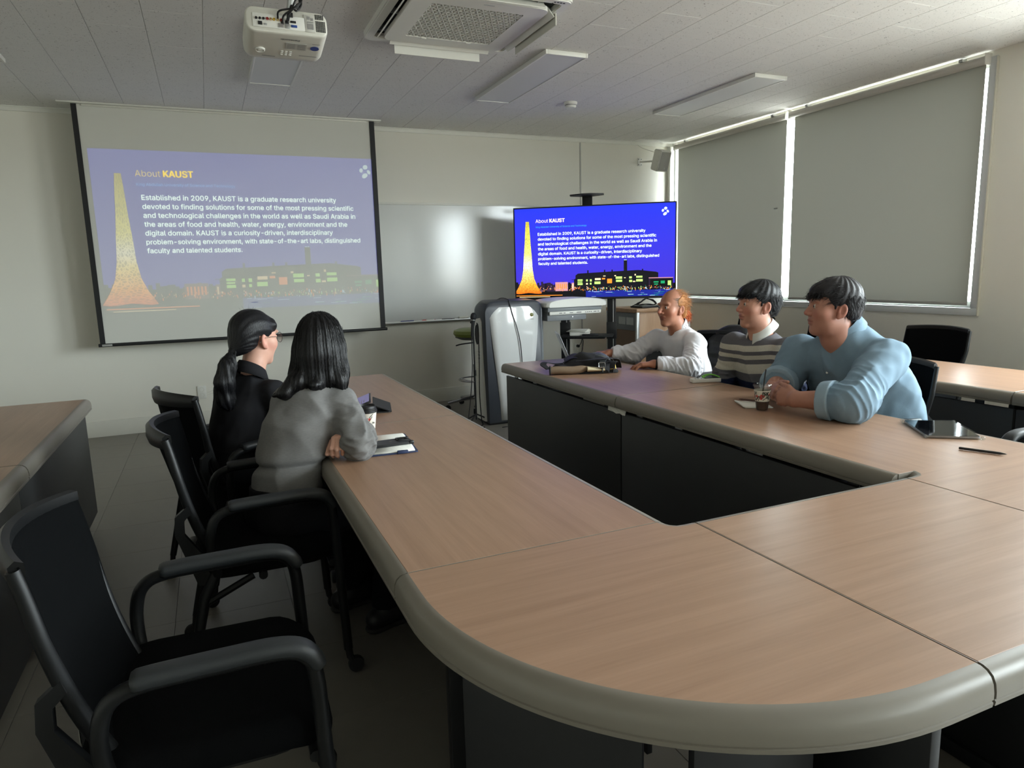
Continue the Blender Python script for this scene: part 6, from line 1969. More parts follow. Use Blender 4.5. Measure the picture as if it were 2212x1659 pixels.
def person(label, O, c):
    root = thing('person', label, 'person', O, 0, 'people seated at the tables')
    C, Rm = np.asarray(c['head'][0], f32), frame(c['head'][1], c['head'][2] if len(c['head']) > 2 else (0, 0, 1))
    g = c.get('g', {})
    body = Parts()
    place_head(body, g, C, Rm, c['neck'], c['neck_r'])
    sp = c['spine']; A = np.asarray(c['A'], f32); B = np.asarray(c['B'], f32)
    th = c['thick']
    bones = [c['neck'][-1], *sp, *c['sh'], *c['el'], *c['wr'], *c['hip'], *c['knee'], *c['ank']]
    def torsoF(P, off, k=0.05):
        d = torso(P, sp, c['lat'], A-off, B-off, None)
        nb = c['neck'][-1]
        for s in c['sh']: d = smin(d, cap(P, (np.asarray(nb)*0.75+np.asarray(s)*0.25)-np.array((0, 0, 0.03)), np.asarray(s), c.get('yr', 0.058)-off, c.get('yr', 0.058)+0.002-off), k)
        return d
    def legsF(P, r, k=0.03):
        d = None
        for i in (0, 1):
            e = chain(P, [c['hip'][i], c['knee'][i], c['ank'][i]], r, k); d = e if d is None else smin(d, e, 0.01)
        return d
    tk = c.get('leg_r', (0.088, 0.064, 0.048))
    def core(P):
        d = torsoF(P, th+0.012)
        for i in (0, 1): d = smin(d, chain(P, [c['sh'][i], c['el'][i], c['wr'][i]], [0.036, 0.030, 0.022], 0.02), 0.03)
        return smin(d, legsF(P, [r-0.016 for r in tk]), 0.04)
    lo, hi = bbox(bones, 0.2)
    body.add(surf(core, lo, hi, 0.010))
    nails = []
    for i in (0, 1):
        hd = c['hand'][i]
        fn, pts = hand_fields(c['wr'][i], *hd[:5], hs=c.get('hs', 1.0))
        body.add(hand_surface(fn, pts, c['el'][i], c['wr'][i], c.get('fr', 0.040), c.get('wrr', 0.026), hd[5] if len(hd) > 5 else 0.0026))
    body.build('body', c['skin'], root, O)
    # shirt
    s = c['shirt']
    sr = s['sleeve']
    def sleeve(P, i):
        e, w = np.asarray(c['el'][i], f32), np.asarray(c['wr'][i], f32)
        cut = e+(w-e)*s.get('cuff', 0.9)
        d = chain(P, [c['sh'][i], e, w], sr, 0.035)
        # soft folds gathered round the elbow
        q = P-e; r_ = np.sqrt((q*q).sum(1)); ax = nrm(w-np.asarray(c['sh'][i], f32))
        cr = 1-2*np.abs(wob(P+ax*((q @ ax)*1.6)[:, None], s.get('ff', 60), 5+i))
        d = d-s.get('fold', 0.006)*np.exp(-(r_/0.14)**2)*np.clip(cr, -0.6, 1)
        return np.maximum(d, (P-cut) @ nrm(w-e))
    def body_cloth(P, off=0.0): return torsoF(P, off)
    def F(P):
        d = body_cloth(P)
        if 'belt' in s:
            zb = s['belt']; d = d+0.014*np.exp(-((P[:, 2]-zb-0.02*wob(P, 6, 2))/0.014)**2)-0.006*(P[:, 2] > zb+0.01)*np.exp(-((P[:, 2]-zb-0.04)/0.03)**2)
        for i in (0, 1): d = smin(d, sleeve(P, i), s.get('armk', 0.028))
        cz = 1-2*np.abs(wob(P*np.array((1, 1, 0.75), f32), s.get('ws', 34)*0.8, s.get('seed', 1)))
        d = d-s.get('amp', 0.005)*np.clip(cz, -0.5, 1)*0.8+s.get('amp', 0.005)*0.4*wob(P, s.get('ws', 34), 40)+s.get('amp2', 0.0022)*wob(P*np.array((1, 1, 0.6), f32), 95, 8)
        if 'placket' in s: d = s['placket'](P, d)
        for nc in s['hole']: d = smax(d, -cap(P, nc[0], nc[1], nc[2], nc[3]), 0.006)
        return np.maximum(d, s['hem']-P[:, 2])
    lo, hi = bbox([*sp, *c['sh'], *c['el'], *c['wr'], c['neck'][-1]], 0.24)
    v, q = surf(F, lo, hi, s.get('h', 0.0055))
    at = {}
    if 'attr' in s: at = {'band': s['attr'](v)}
    shirt = Parts().add((v, q), **at).build(s.get('name', 'shirt'), s['m'], root, O)
    # trousers and shoes
    def T(P):
        d = legsF(P, tk)
        pel = np.asarray(sp[0], f32)
        d = smin(d, torso(P, [pel-np.array((0, 0, 0.075)), pel+np.array((0, 0, 0.10))], [c['lat'][0]]*2, np.array([A[0], A[0]])-0.010, np.array([B[0], B[0]])-0.006, None), 0.05)
        d = d+0.004*wob(P, 40, 21)
        for i in (0, 1):
            a = np.asarray(c['ank'][i], f32); d = np.maximum(d, np.where(P[:, 2] < 0.2, 0.085-P[:, 2], -1))
        return d
    lo, hi = bbox([sp[0], *c['hip'], *c['knee'], *c['ank']], 0.2)
    Parts().add(surf(T, lo, hi, 0.008)).build('trousers', c.get('trousers', M_jeans), root, O)
    for i in (0, 1): shoe(root, O, c['ank'][i], c['toe'][i])
    return root, C, Rm, F

def hair_surface(F, C, Rm, lo, hi, h=0.003):
    v, q = surf(F, lo, hi, h)
    return (v @ Rm.T+C, q)

HN = lambda P, amp, seed, st=(70, 70, 14): amp*wob(P*np.array(st, f32)/40.0, 40, seed)

def legs(hip, knee_d, side, hz=0.52, kz=0.50, spread=0.10, foot=0.05, shin_back=0.0):
    """hips, knees, ankles and toes for someone seated facing knee_d (unit xy)"""
    f = nrm((knee_d[0], knee_d[1], 0)); s = np.array((f[1], -f[0], 0), f32)
    hip = np.asarray(hip, f32)
    out = {'hip': [], 'knee': [], 'ank': [], 'toe': []}
    for sg in (1, -1):
        h = hip+s*sg*spread; h[2] = hz
        k = h+f*0.42+s*sg*0.03; k[2] = kz
        a = k-f*shin_back+s*sg*0.01; a[2] = 0.085
        t = a+f*0.18; t[2] = 0.03
        out['hip'].append(h); out['knee'].append(k); out['ank'].append(a); out['toe'].append(t)
    return out

RELAX = ((18, 25, 15), (20, 28, 16), (22, 30, 18), (24, 32, 18))

# ================================================================== 1. speaker with the white shirt
SK1 = skin('skin_tanned', rgb(176, 122, 98), rgb(120, 62, 56), rgb(178, 104, 84))
M_wsh = cloth('white_shirt', rgb(222, 221, 226), 0.8, 0.02, 60, 0.15, 800)
O1 = (2.98, 3.83, 0.0)
c = dict(head=((2.872, 3.842, 1.083), (-0.985, -0.16, 0.02), (0.02, 0, 1)), g=dict(nose=1.25, jaw=0.96, w=0.98),
         neck=[(2.878, 3.842, 1.03), (2.905, 3.836, 0.965), (2.925, 3.83, 0.90)], neck_r=[0.056, 0.056, 0.062],
         spine=[(3.02, 3.82, 0.52), (3.00, 3.82, 0.66), (2.955, 3.825, 0.80), (2.93, 3.83, 0.90), (2.92, 3.83, 0.95)], lat=[(0.08, -1, 0)]*5, A=[0.175, 0.170, 0.185, 0.155, 0.07], B=[0.125, 0.125, 0.120, 0.095, 0.06], thick=0.006,
         sh=[(2.885, 4.02, 0.865), (2.915, 3.645, 0.865)], el=[(2.74, 4.10, 0.765), (2.755, 3.485, 0.735)], wr=[(2.575, 4.165, 0.772), (2.575, 3.625, 0.754)],
         hand=[((-0.75, 0.5, -0.05), (-0.1, 0.1, 1), (-0.5, -0.8, 0), RELAX, (0.6, 0.7, 0.3, 0.8, 0.4, 0.3), 0.0026),
               ((-0.83, 0.52, -0.06), (0.05, 0.0, 1), (0.5, 0.85, 0), ((16, 26, 18), (18, 28, 18), (20, 30, 18), (20, 30, 18)), (0.75, 0.62, 0.25, 0.95, 0.2, 0.2), 0.002)],
         hs=0.98, fr=0.043, wrr=0.027, skin=SK1,
         shirt=dict(m=M_wsh, sleeve=[0.068, 0.060, 0.045], cuff=0.90, hem=0.50, hole=[((2.925, 3.83, 0.93), (2.86, 3.84, 1.08), 0.062, 0.074), ((2.80, 3.835, 0.955), (2.86, 3.835, 0.93), 0.020, 0.03)], amp=0.006, ws=38, seed=3, amp2=0.003, fold=0.009),
         trousers=M_jeans)
c.update(legs((3.02, 3.82, 0), (-1, 0), 1))
p1, C, Rm, F1 = person('bald-fronted man in a white shirt with a rust-coloured curly ponytail, talking', O1, c)
eyes(p1, C, Rm, O1)
M_rust = hair_mat('rust_hair', rgb(176, 120, 72), 0.55)
M_rustd = hair_mat('rust_curls', rgb(168, 84, 44), 0.6)
def H(P):
    d = ell(P, (0, -0.016, 0.045), (0.0795, 0.1015, 0.0875))
    d = smin(d, ell(P, (0, -0.075, -0.03), (0.055, 0.035, 0.05)), 0.03)
    d = d+HN(P, 0.0018, 4)
    # bald forehead and crown: hair only behind a slanted line
    keep = -(P[:, 1]-(0.004-0.30*(P[:, 2]-0.04)))
    side = (np.abs(P[:, 0]) > 0.045) & (P[:, 2] < 0.085)
    w_ = np.clip((np.abs(P[:, 0])-0.035)/0.03, 0, 1)*np.clip((0.10-P[:, 2])/0.04, 0, 1)
    lim = (-0.02-0.35*np.maximum(P[:, 2]-0.06, 0))*(1-w_)+(0.024-0.15*np.abs(P[:, 2]-0.04))*w_
    d = smax(d, P[:, 1]-lim, 0.008)
    d = smax(d, -(P[:, 2]-np.where(P[:, 1] > -0.035, 0.020, -0.075)), 0.006)
    return d
hp = Parts(); hp.add(hair_surface(H, C, Rm, (-0.10, -0.15, -0.11), (0.10, 0.07, 0.15)))
pts, ns = cranium_points(900, 5, lambda p: p[1] < 0.02-0.3*max(0, p[2]-0.05) and p[2] > (0.02 if p[1] > -0.035 else -0.03), 0.002)
flow = ns*0.25+np.array((0, -1.0, -0.25), f32)
hp.add(strands(pts @ Rm.T+C, flow @ Rm.T, 0.045, 0.0010, Rm @ np.array((0, -0.3, -0.6)), 4, 0.6))
hp.build('hair', M_rust, p1, O1)
pts, ns = cranium_points(140, 8, lambda p: p[2] > 0.09 and abs(p[0]) < 0.06 and p[1] < 0.04, -0.001)
hw = Parts(); hw.add(strands(pts @ Rm.T+C, (ns*0.15+np.array((0, -1, 0), f32)) @ Rm.T, 0.05, 0.0009, (0, 0, -0.2), 6, 0.4)); 
pts, ns = cranium_points(220, 9, lambda p: 0.0 < p[1] < 0.05 and 0.02 < p[2] < 0.075 and abs(p[0]) > 0.055, 0.001)
hw.add(strands(pts @ Rm.T+C, (ns*0.2+np.array((0, -0.8, -0.6), f32)) @ Rm.T, 0.022, 0.0009, (0, 0, -0.2), 7, 0.4))
hw.build('grey_wisps', hair_mat('grey_wisps', rgb(138, 126, 112), 0.6), p1, O1)['label'] = 'thin greying wisps over the bald crown and temples'
puff = np.array((0.010, -0.128, -0.052), f32)
def HP(P):
    q = P-puff
    d = ell(P, puff, (0.046, 0.040, 0.056)); d = smin(d, cap(P, (0, -0.088, -0.005), puff, 0.024, 0.03), 0.02)
    return d+0.0075*np.sin(q[:, 0]*150+2*np.sin(q[:, 2]*120))*np.sin(q[:, 2]*135+1.5*np.sin(q[:, 1]*140))*np.sin(q[:, 1]*140+1)
hc = Parts(); hc.add(hair_surface(HP, C, Rm, puff-0.09, puff+0.1, 0.003))
rs = np.random.RandomState(2); n_ = rs.normal(size=(420, 3)); n_ /= np.linalg.norm(n_, axis=1)[:, None]
hc.add(strands((puff+n_*np.array((0.043, 0.037, 0.053))) @ Rm.T+C, (n_+rs.normal(size=n_.shape)*0.7) @ Rm.T, 0.028, 0.0011, (0, 0, -0.7), 9, 1.4, 6, 0.5))
hc.build('curly_ponytail', M_rustd, p1, O1)
bp_ = Parts(); brows(bp_, C, Rm); bp_.build('eyebrows', hair_mat('brow_brown', rgb(92, 70, 54), 0.6), p1, O1)
cl = collar(p1, O1, (2.922, 3.832, 0.948), (-0.40, 0.0, 0.92), (-1, -0.05, 0), 0.068, 0.036, 0, 22, M_wsh, 'stand_collar', 0.003, 0.016)
b = MB()
axv = Vector((-0.40, 0, 0.92)).normalized(); fv = Vector((-1, -0.05, 0)); fv = (fv-axv*fv.dot(axv)).normalized(); sv = fv.cross(axv)
for k in range(56):
    a = R(24)+(2*math.pi-R(48))*k/55; fr = 0.5+0.5*math.cos(a); d_ = fv*math.cos(a)+sv*math.sin(a)*0.9
    q = Vector((2.922, 3.832, 0.948))-Vector(O1)+d_*(0.0705)-axv*(0.030*fr**1.5)+axv*0.016*(1-fr)+axv*(0.006+0.012*(k % 2))
    b.box(q, (0.004, 0.004, 0.004), 0.001, None, a)
b.build('collar_stitching', mat('stitch_grey', rgb(166, 160, 158), 0.7), cl, 0)['kind'] = 'stuff'
# wristwatch on the near wrist
w_, e_ = np.array(c['wr'][1], f32), np.array(c['el'][1], f32)
ax = nrm(e_-w_); pos = w_+ax*0.020
Mw = Matrix(frame(ax, (0, 0, 1)).tolist()).to_4x4(); Mw.translation = Vector((pos-np.array(O1, f32)).tolist())
b = MB(); b.lathe([(0.0285, -0.011), (0.0305, -0.010), (0.0305, 0.010), (0.0285, 0.011)], 28, None, Mw @ Matrix.Rotation(R(-90), 4, 'X'), False); wt = b.build('watch_strap', M_dark, p1)
b = MB(); b.lathe([(0.019, 0.0), (0.020, 0.004), (0.017, 0.008), (0.0, 0.008)], 24, None, Mw @ Matrix.Rotation(R(-50), 4, 'Y') @ Matrix.Translation((0, 0, 0.029))); b.build('watch_case', M_black, wt)
b = MB(); b.tube([Vector((2.79, 3.83, 0.90))-Vector(O1), Vector((2.785, 3.83, 0.80))-Vector(O1)], 0.001, 4)

# ================================================================== 2. man in the striped sweater
SK2 = skin('skin_light', rgb(196, 144, 122), rgb(150, 86, 80), rgb(200, 116, 100))
def stripes():
    m = cloth('striped_knit', rgb(200, 198, 184), 0.95, 0.07, 120, 0.5, 520)
    nt = m.node_tree; b = bsdf(m)
    at = nt.nodes.new('ShaderNodeAttribute'); at.attribute_name = 'band'
    rp = nt.nodes.new('ShaderNodeValToRGB'); rp.color_ramp.interpolation = 'CONSTANT'
    G, Wt, N = rgb(112, 111, 116), rgb(212, 209, 196), rgb(38, 46, 74)
    e = rp.color_ramp.elements
    e[0].position = 0.0; e[0].color = N; e[1].position = 0.98; e[1].color = G
    for z, col in ((0.735, G), (0.785, Wt), (0.838, G), (0.862, Wt), (0.886, G), (0.908, Wt), (0.938, G)):
        q = e.new((z-0.6)/0.5); q.color = col
    nt.links.new(at.outputs['Fac'], rp.inputs['Fac'])
    mx = nt.nodes.new('ShaderNodeMix'); mx.data_type = 'RGBA'; mx.blend_type = 'MULTIPLY'; mx.inputs[0].default_value = 1.0
    old = b.inputs['Base Color'].links[0].from_socket
    n = nt.nodes.new('ShaderNodeTexNoise'); n.inputs['Scale'].default_value = 160; r2 = nt.nodes.new('ShaderNodeValToRGB'); r2.color_ramp.elements[0].color = (0.75, 0.75, 0.75, 1)
    tc = nt.nodes.new('ShaderNodeTexCoord'); nt.links.new(tc.outputs['Object'], n.inputs['Vector']); nt.links.new(n.outputs['Fac'], r2.inputs['Fac'])
    nt.links.new(rp.outputs['Color'], mx.inputs[6]); nt.links.new(r2.outputs['Color'], mx.inputs[7]); nt.links.new(mx.outputs[2], b.inputs['Base Color'])
    return m
M_str = stripes()
O2 = (2.84, 2.90, 0.0)
c = dict(head=((2.716, 2.880, 1.142), (-0.965, 0.262, 0.04), (0.03, 0, 1)), g=dict(fat=0.006, nose=0.85, w=1.03),
         neck=[(2.722, 2.880, 1.08), (2.735, 2.878, 1.02), (2.745, 2.876, 0.94)], neck_r=[0.060, 0.061, 0.066],
         spine=[(2.86, 2.90, 0.52), (2.84, 2.895, 0.66), (2.785, 2.885, 0.82), (2.755, 2.88, 0.93), (2.742, 2.877, 0.99)], lat=[(-0.02, -1, 0)]*5, A=[0.185, 0.185, 0.195, 0.160, 0.075], B=[0.135, 0.135, 0.125, 0.10, 0.065], thick=0.008,
         sh=[(2.72, 3.055, 0.915), (2.745, 2.69, 0.915)], el=[(2.715, 3.125, 0.735), (2.725, 2.640, 0.735)], wr=[(2.60, 3.05, 0.655), (2.585, 2.745, 0.655)],
         hand=[((-0.9, -0.3, -0.35), (-0.3, 0.1, 0.9), (0, -1, 0), RELAX, (0.6, 0.7, 0.3, 0.8, 0.4, 0.3), 0.0035), ((-0.9, 0.3, -0.35), (-0.3, 0.1, 0.9), (0, 1, 0), RELAX, (0.6, 0.7, 0.3, 0.8, 0.4, 0.3), 0.0035)],
         skin=SK2, shirt=dict(m=M_str, name='sweater', sleeve=[0.072, 0.064, 0.050], cuff=0.62, hem=0.60, hole=[((2.745, 2.877, 0.985), (2.715, 2.88, 1.15), 0.067, 0.08), ((2.66, 2.885, 1.0), (2.71, 2.88, 0.975), 0.03, 0.03)], amp=0.006, ws=36, seed=6, amp2=0.002, fold=0.008, attr=lambda v: np.clip((v[:, 2]+0.012*np.sin(v[:, 1]*9)-0.10*(v[:, 0]-2.68)-0.6)/0.5, 0, 1)))
c['wr'][0] = (2.62, 3.06, 0.60); c['wr'][1] = (2.60, 2.73, 0.60)
c.update(legs((2.86, 2.90, 0), (-1, 0), 1))
p2_, C, Rm, F2 = person('black-haired man in a grey and cream striped sweater over a white collar', O2, c)
eyes(p2_, C, Rm, O2)
M_blk = hair_mat('black_hair', rgb(19, 19, 22), 0.42)
def short_hair(root, C, Rm, O, m, seed, fringe=0.050, vol=0.018, nape=-0.055, tw=1.0, front=0.090):
    """thick short hair combed forward with a fringe over the forehead, closer at the sides"""
    def H(P):
        d = ell(P, (0, -0.018, 0.050), (0.078*tw+vol*0.55, 0.101+vol*0.75, 0.086+vol))
        d = smin(d, ell(P, (0, 0.062, 0.075), (0.062, 0.040, 0.034)), 0.03)
        d = smin(d, ell(P, (0, -0.078, -0.005), (0.062, 0.040, 0.060)), 0.03)
        ang = np.arctan2(P[:, 0], P[:, 1]+0.02)
        d = d+0.0014*np.sin(ang*17+P[:, 2]*60+2*wob(P, 30, seed))+HN(P, 0.0028, seed, (60, 60, 30))
        # face opening and ears
        zf = fringe+0.006*np.sin(P[:, 0]*150+seed)
        face = np.where(P[:, 1] > 0.045, zf-P[:, 2], -1)
        tmpl = np.where((P[:, 1] <= 0.045) & (P[:, 1] > 0.012), (zf-0.010-0.9*(0.045-P[:, 1]))-P[:, 2], -1)
        ear = np.where((P[:, 1] <= 0.012) & (P[:, 1] > -0.030), 0.016-P[:, 2], -1)
        back = np.where(P[:, 1] <= -0.030, nape+0.9*np.maximum(0, P[:, 1]+0.055)-P[:, 2], -1)
        for k in (face, tmpl, ear, back): d = np.maximum(d, k)
        # sideburn
        sb = np.maximum(ell(P, (0, 0.018, 0.012), (0.0790*tw+0.004, 0.010, 0.026)), -1)
        sb = np.maximum(sb, 0.055-np.abs(P[:, 0]))
        return np.minimum(d, sb)
    hp = Parts(); hp.add(hair_surface(H, C, Rm, (-0.12, -0.16, -0.10), (0.12, 0.14, 0.185), 0.0032))
    def ok(p): return p[2] > (fringe-0.004 if p[1] > 0.045 else 0.025 if p[1] > -0.03 else nape+0.012)
    pts, ns = cranium_points(2600, seed, ok, vol*0.72, tw, 1.0)
    fl = ns*0.22+np.array((0, 0.75, -0.15), f32)*(pts[:, 1:2] > -0.02)+np.array((0, -0.3, -0.8), f32)*(pts[:, 1:2] <= -0.02)
    hp.add(strands(pts @ Rm.T+C, fl @ Rm.T, 0.028, 0.0009, Rm @ np.array((0, 0.35, -0.9)), seed+1, 0.8, 5, 0.18))
    r_ = np.random.RandomState(seed); x = r_.uniform(-0.060, 0.060, 170); P_ = np.stack([x, 0.096-5.5*x*x+r_.uniform(-0.004, 0.004, 170), fringe+0.016+r_.uniform(-0.006, 0.014, 170)], 1).astype(f32)
    hp.add(strands(P_ @ Rm.T+C, np.tile(np.array((0.05, 0.35, -0.8), f32), (170, 1)) @ Rm.T, 0.030, 0.0014, Rm @ np.array((0, -0.3, -0.6)), seed+2, 0.5))
    return hp.build('hair', m, root, O)
short_hair(p2_, C, Rm, O2, M_blk, 12, 0.046, 0.011)
bp_ = Parts(); brows(bp_, C, Rm); bp_.build('eyebrows', M_blk, p2_, O2)
M_wcol = cloth('white_collar_cotton', rgb(222, 222, 216), 0.8, 0.02)
collar(p2_, O2, (2.742, 2.877, 1.010), (-0.30, 0.02, 0.95), (-1, 0.15, 0), 0.069, 0.030, 0.036, 20, M_wcol, 'shirt_collar', 0.003, 0.014)
# navy shirt sleeves below the pushed-up knit
M_navyc = cloth('navy_cotton', rgb(36, 46, 78), 0.8, 0.1)
def NS(P):
    d = None
    for i in (0, 1):
        e, w = np.asarray(c['el'][i], f32), np.asarray(c['wr'][i], f32)
        q = np.maximum(cap(P, e, w, 0.055, 0.040), -((P-(e+(w-e)*0.35)) @ nrm(w-e))); q = np.maximum(q, (P-(e+(w-e)*0.97)) @ nrm(w-e))
        d = q if d is None else np.minimum(d, q)
    return d+0.003*wob(P, 60, 4)
lo, hi = bbox([*c['el'], *c['wr']], 0.08)
Parts().add(surf(NS, lo, hi, 0.006)).build('shirt_sleeves', M_navyc, p2_, O2)

# ================================================================== 3. man in the denim shirt
SK3 = skin('skin_ruddy', rgb(182, 132, 114), rgb(146, 90, 84), rgb(186, 112, 98))
def denim():
    m = cloth('denim_chambray', rgb(126, 150, 168), 0.9, 0.14, 14, 0.35, 620)
    return m
M_den = denim()
M_denl = cloth('denim_inside', rgb(150, 172, 188), 0.9, 0.1, 30)
O3 = (2.80, 2.23, 0.0)
def plack(P, d):
    # button placket: a raised strip down the front, and a yoke seam over the shoulder
    q = np.abs(P[:, 1]-2.262)
    d = d-0.0022*np.clip((0.020-q)/0.004, 0, 1)*(P[:, 0] < 2.72)
    sm = np.abs((P[:, 1]-2.11)*0.8+(P[:, 2]-0.98)*0.25)
    return d+0.0030*np.exp(-(sm/0.004)**2)*(P[:, 2] > 0.86)*(P[:, 0] < 2.80)
c = dict(head=((2.552, 2.246, 1.158), (-0.885, 0.462, 0.06), (0.05, 0, 1)), g=dict(fat=0.013, nose=0.85, w=1.06, jaw=1.06),
         neck=[(2.566, 2.245, 1.09), (2.590, 2.245, 1.03), (2.62, 2.245, 0.95)], neck_r=[0.070, 0.070, 0.060],
         spine=[(2.86, 2.23, 0.52), (2.82, 2.235, 0.66), (2.73, 2.24, 0.83), (2.660, 2.245, 0.975), (2.612, 2.247, 1.065)], lat=[(0.08, -1, 0), (0.1, -1, 0), (0.12, -1, 0), (0.14, -1, 0), (0.14, -1, 0)], A=[0.225, 0.240, 0.245, 0.190, 0.092], B=[0.165, 0.185, 0.155, 0.118, 0.088], thick=0.008,
         sh=[(2.590, 2.450, 0.940), (2.675, 2.065, 0.945)], el=[(2.530, 2.500, 0.805), (2.360, 1.950, 0.802)], wr=[(2.305, 2.400, 0.800), (2.290, 2.135, 0.785)],
         hand=[((-0.12, -0.98, -0.06), (-0.92, 0.1, 0.38), (0.35, 0.0, 0.93), ((24, 30, 18), (26, 32, 18), (28, 34, 18), (30, 36, 18)), (0.7, 0.35, 0.1, 0.95, 0.1, 0.1), 0.002),
               ((-0.10, 0.98, 0.02), (-0.88, -0.15, 0.42), (0.42, 0.0, 0.90), ((38, 45, 20), (42, 48, 20), (46, 50, 22), (48, 52, 22)), (0.8, 0.25, -0.1, 0.9, 0.1, 0.3), 0.002)],
         hs=1.06, fr=0.055, wrr=0.034, skin=SK3, leg_r=(0.105, 0.075, 0.055),
         shirt=dict(m=M_den, sleeve=[0.092, 0.078, 0.060], cuff=0.52, hem=0.50, hole=[((2.597, 2.245, 1.098), (2.555, 2.247, 1.17), 0.080, 0.088), ((2.525, 2.264, 0.985), (2.548, 2.255, 1.06), 0.004, 0.022)], amp=0.0075, ws=30, seed=9, amp2=0.0025, fold=0.007, ff=38, placket=plack, h=0.005),
         trousers=M_jeans)
c['hand'] = [((-0.50, -0.86, 0.02), (-0.80, 0.45, 0.36), (0.30, -0.1, 0.93), ((14, 24, 18), (16, 26, 18), (18, 26, 18), (20, 28, 18)), (0.75, 0.55, 0.1, 0.95, 0.2, 0.1), 0.002),
             ((-0.03, 1.0, 0.0), (-0.93, 0.0, 0.36), (0.36, 0.0, 0.93), ((30, 40, 20), (34, 44, 20), (36, 46, 22), (38, 48, 22)), (0.85, 0.5, -0.1, 0.95, 0.2, 0.2), 0.002)]
c['wr'] = [(2.352, 2.392, 0.790), (2.288, 2.180, 0.785)]
c.update(legs((2.86, 2.23, 0), (-1, 0), 1, spread=0.13))
p3_, C, Rm, F3 = person('heavy-set man in a light blue denim shirt, hands clasped on the table', O3, c)
eyes(p3_, C, Rm, O3)
M_brn = hair_mat('dark_brown_hair', rgb(34, 31, 34), 0.45)
short_hair(p3_, C, Rm, O3, M_brn, 23, 0.048, 0.013, -0.045, 1.05, 0.1)
bp_ = Parts(); brows(bp_, C, Rm); bp_.build('eyebrows', M_brn, p3_, O3)
collar(p3_, O3, (2.612, 2.245, 1.068), (-0.42, 0.0, 0.90), (-1, 0.12, 0), 0.083, 0.030, 0.050, 40, M_den, 'shirt_collar', 0.0035, 0.012)
def US(P):
    d = torso(P, c['spine'], c['lat'], np.array(c['A'], f32)-0.010, np.array(c['B'], f32)-0.010, None)
    d = smax(d, -cap(P, (2.62, 2.245, 0.99), (2.555, 2.247, 1.12), 0.074, 0.080), 0.006)
    return np.maximum(np.maximum(d, 0.80-P[:, 2]), P[:, 0]-2.66)
Parts().add(surf(US, (2.40, 2.05, 0.78), (2.70, 2.45, 1.08), 0.006)).build('undershirt', cloth('black_tee', rgb(26, 26, 30), 0.9), p3_, O3)
# rolled cuffs, buttons and chest pocket
for i in (0, 1):
    e, w = np.asarray(c['el'][i], f32), np.asarray(c['wr'][i], f32)
    ax = nrm(w-e); m_ = e+(w-e)*0.52
    def CF(P):
        q = cap(P, m_-ax*0.045, m_+ax*0.004, 0.089, 0.082)
        q = np.maximum(q, (P-m_) @ ax-0.004); q = np.maximum(q, -((P-m_) @ ax)-0.05)
        q = np.maximum(q, -cap(P, m_, m_+ax*0.06, 0.060, 0.060))
        q = np.maximum(q, 0.7225-P[:, 2])
        return q+0.002*wob(P, 45, 3+i)
    Parts().add(surf(CF, m_-0.12, m_+0.12, 0.0045)).build('rolled_cuff', M_denl, p3_, O3)
def raycast(F, o, d, far=0.6):
    """first point of the garment surface met from o along d"""
    o = np.asarray(o, f32); d = nrm(d); t = np.linspace(0, far, 900, dtype=f32)
    v = F(o+t[:, None]*d)
    k = np.argmax(v < 0)
    return o+t[k]*d
for z in (0.915, 0.850, 0.785):
    q = raycast(F3, (2.25, 2.262, z), (1, 0, -0.15))
    b = MB(); b.lathe([(0.0062, -0.001), (0.0062, 0.0022), (0.0045, 0.003), (0.0, 0.0024)], 14, None, Matrix.Translation(Vector((q-np.array(O3, f32)).tolist())) @ Matrix.Rotation(R(-82), 4, 'Y')); b.build('button', M_white, p3_)
vs = []; n8 = 7
for j in range(n8):
    for i in range(n8):
        y = 2.125-0.0+0.085*(i/(n8-1)-0.5); z = 0.845+0.085*(j/(n8-1)-0.5)-(0.010 if j == 0 and 1 < i < 5 else 0)
        q = raycast(F3, (2.25, y, z), (1, 0, -0.1))-np.array(O3, f32); vs.append((q[0]-0.004, q[1], q[2]))
b = MB(); b.add(vs, [(j*n8+i, j*n8+i+1, (j+1)*n8+i+1, (j+1)*n8+i) for j in range(n8-1) for i in range(n8-1)]); o = b.build('chest_pocket', M_den, p3_, 70); so = o.modifiers.new('thickness', 'SOLIDIFY'); so.thickness = 0.003; so.offset = 1

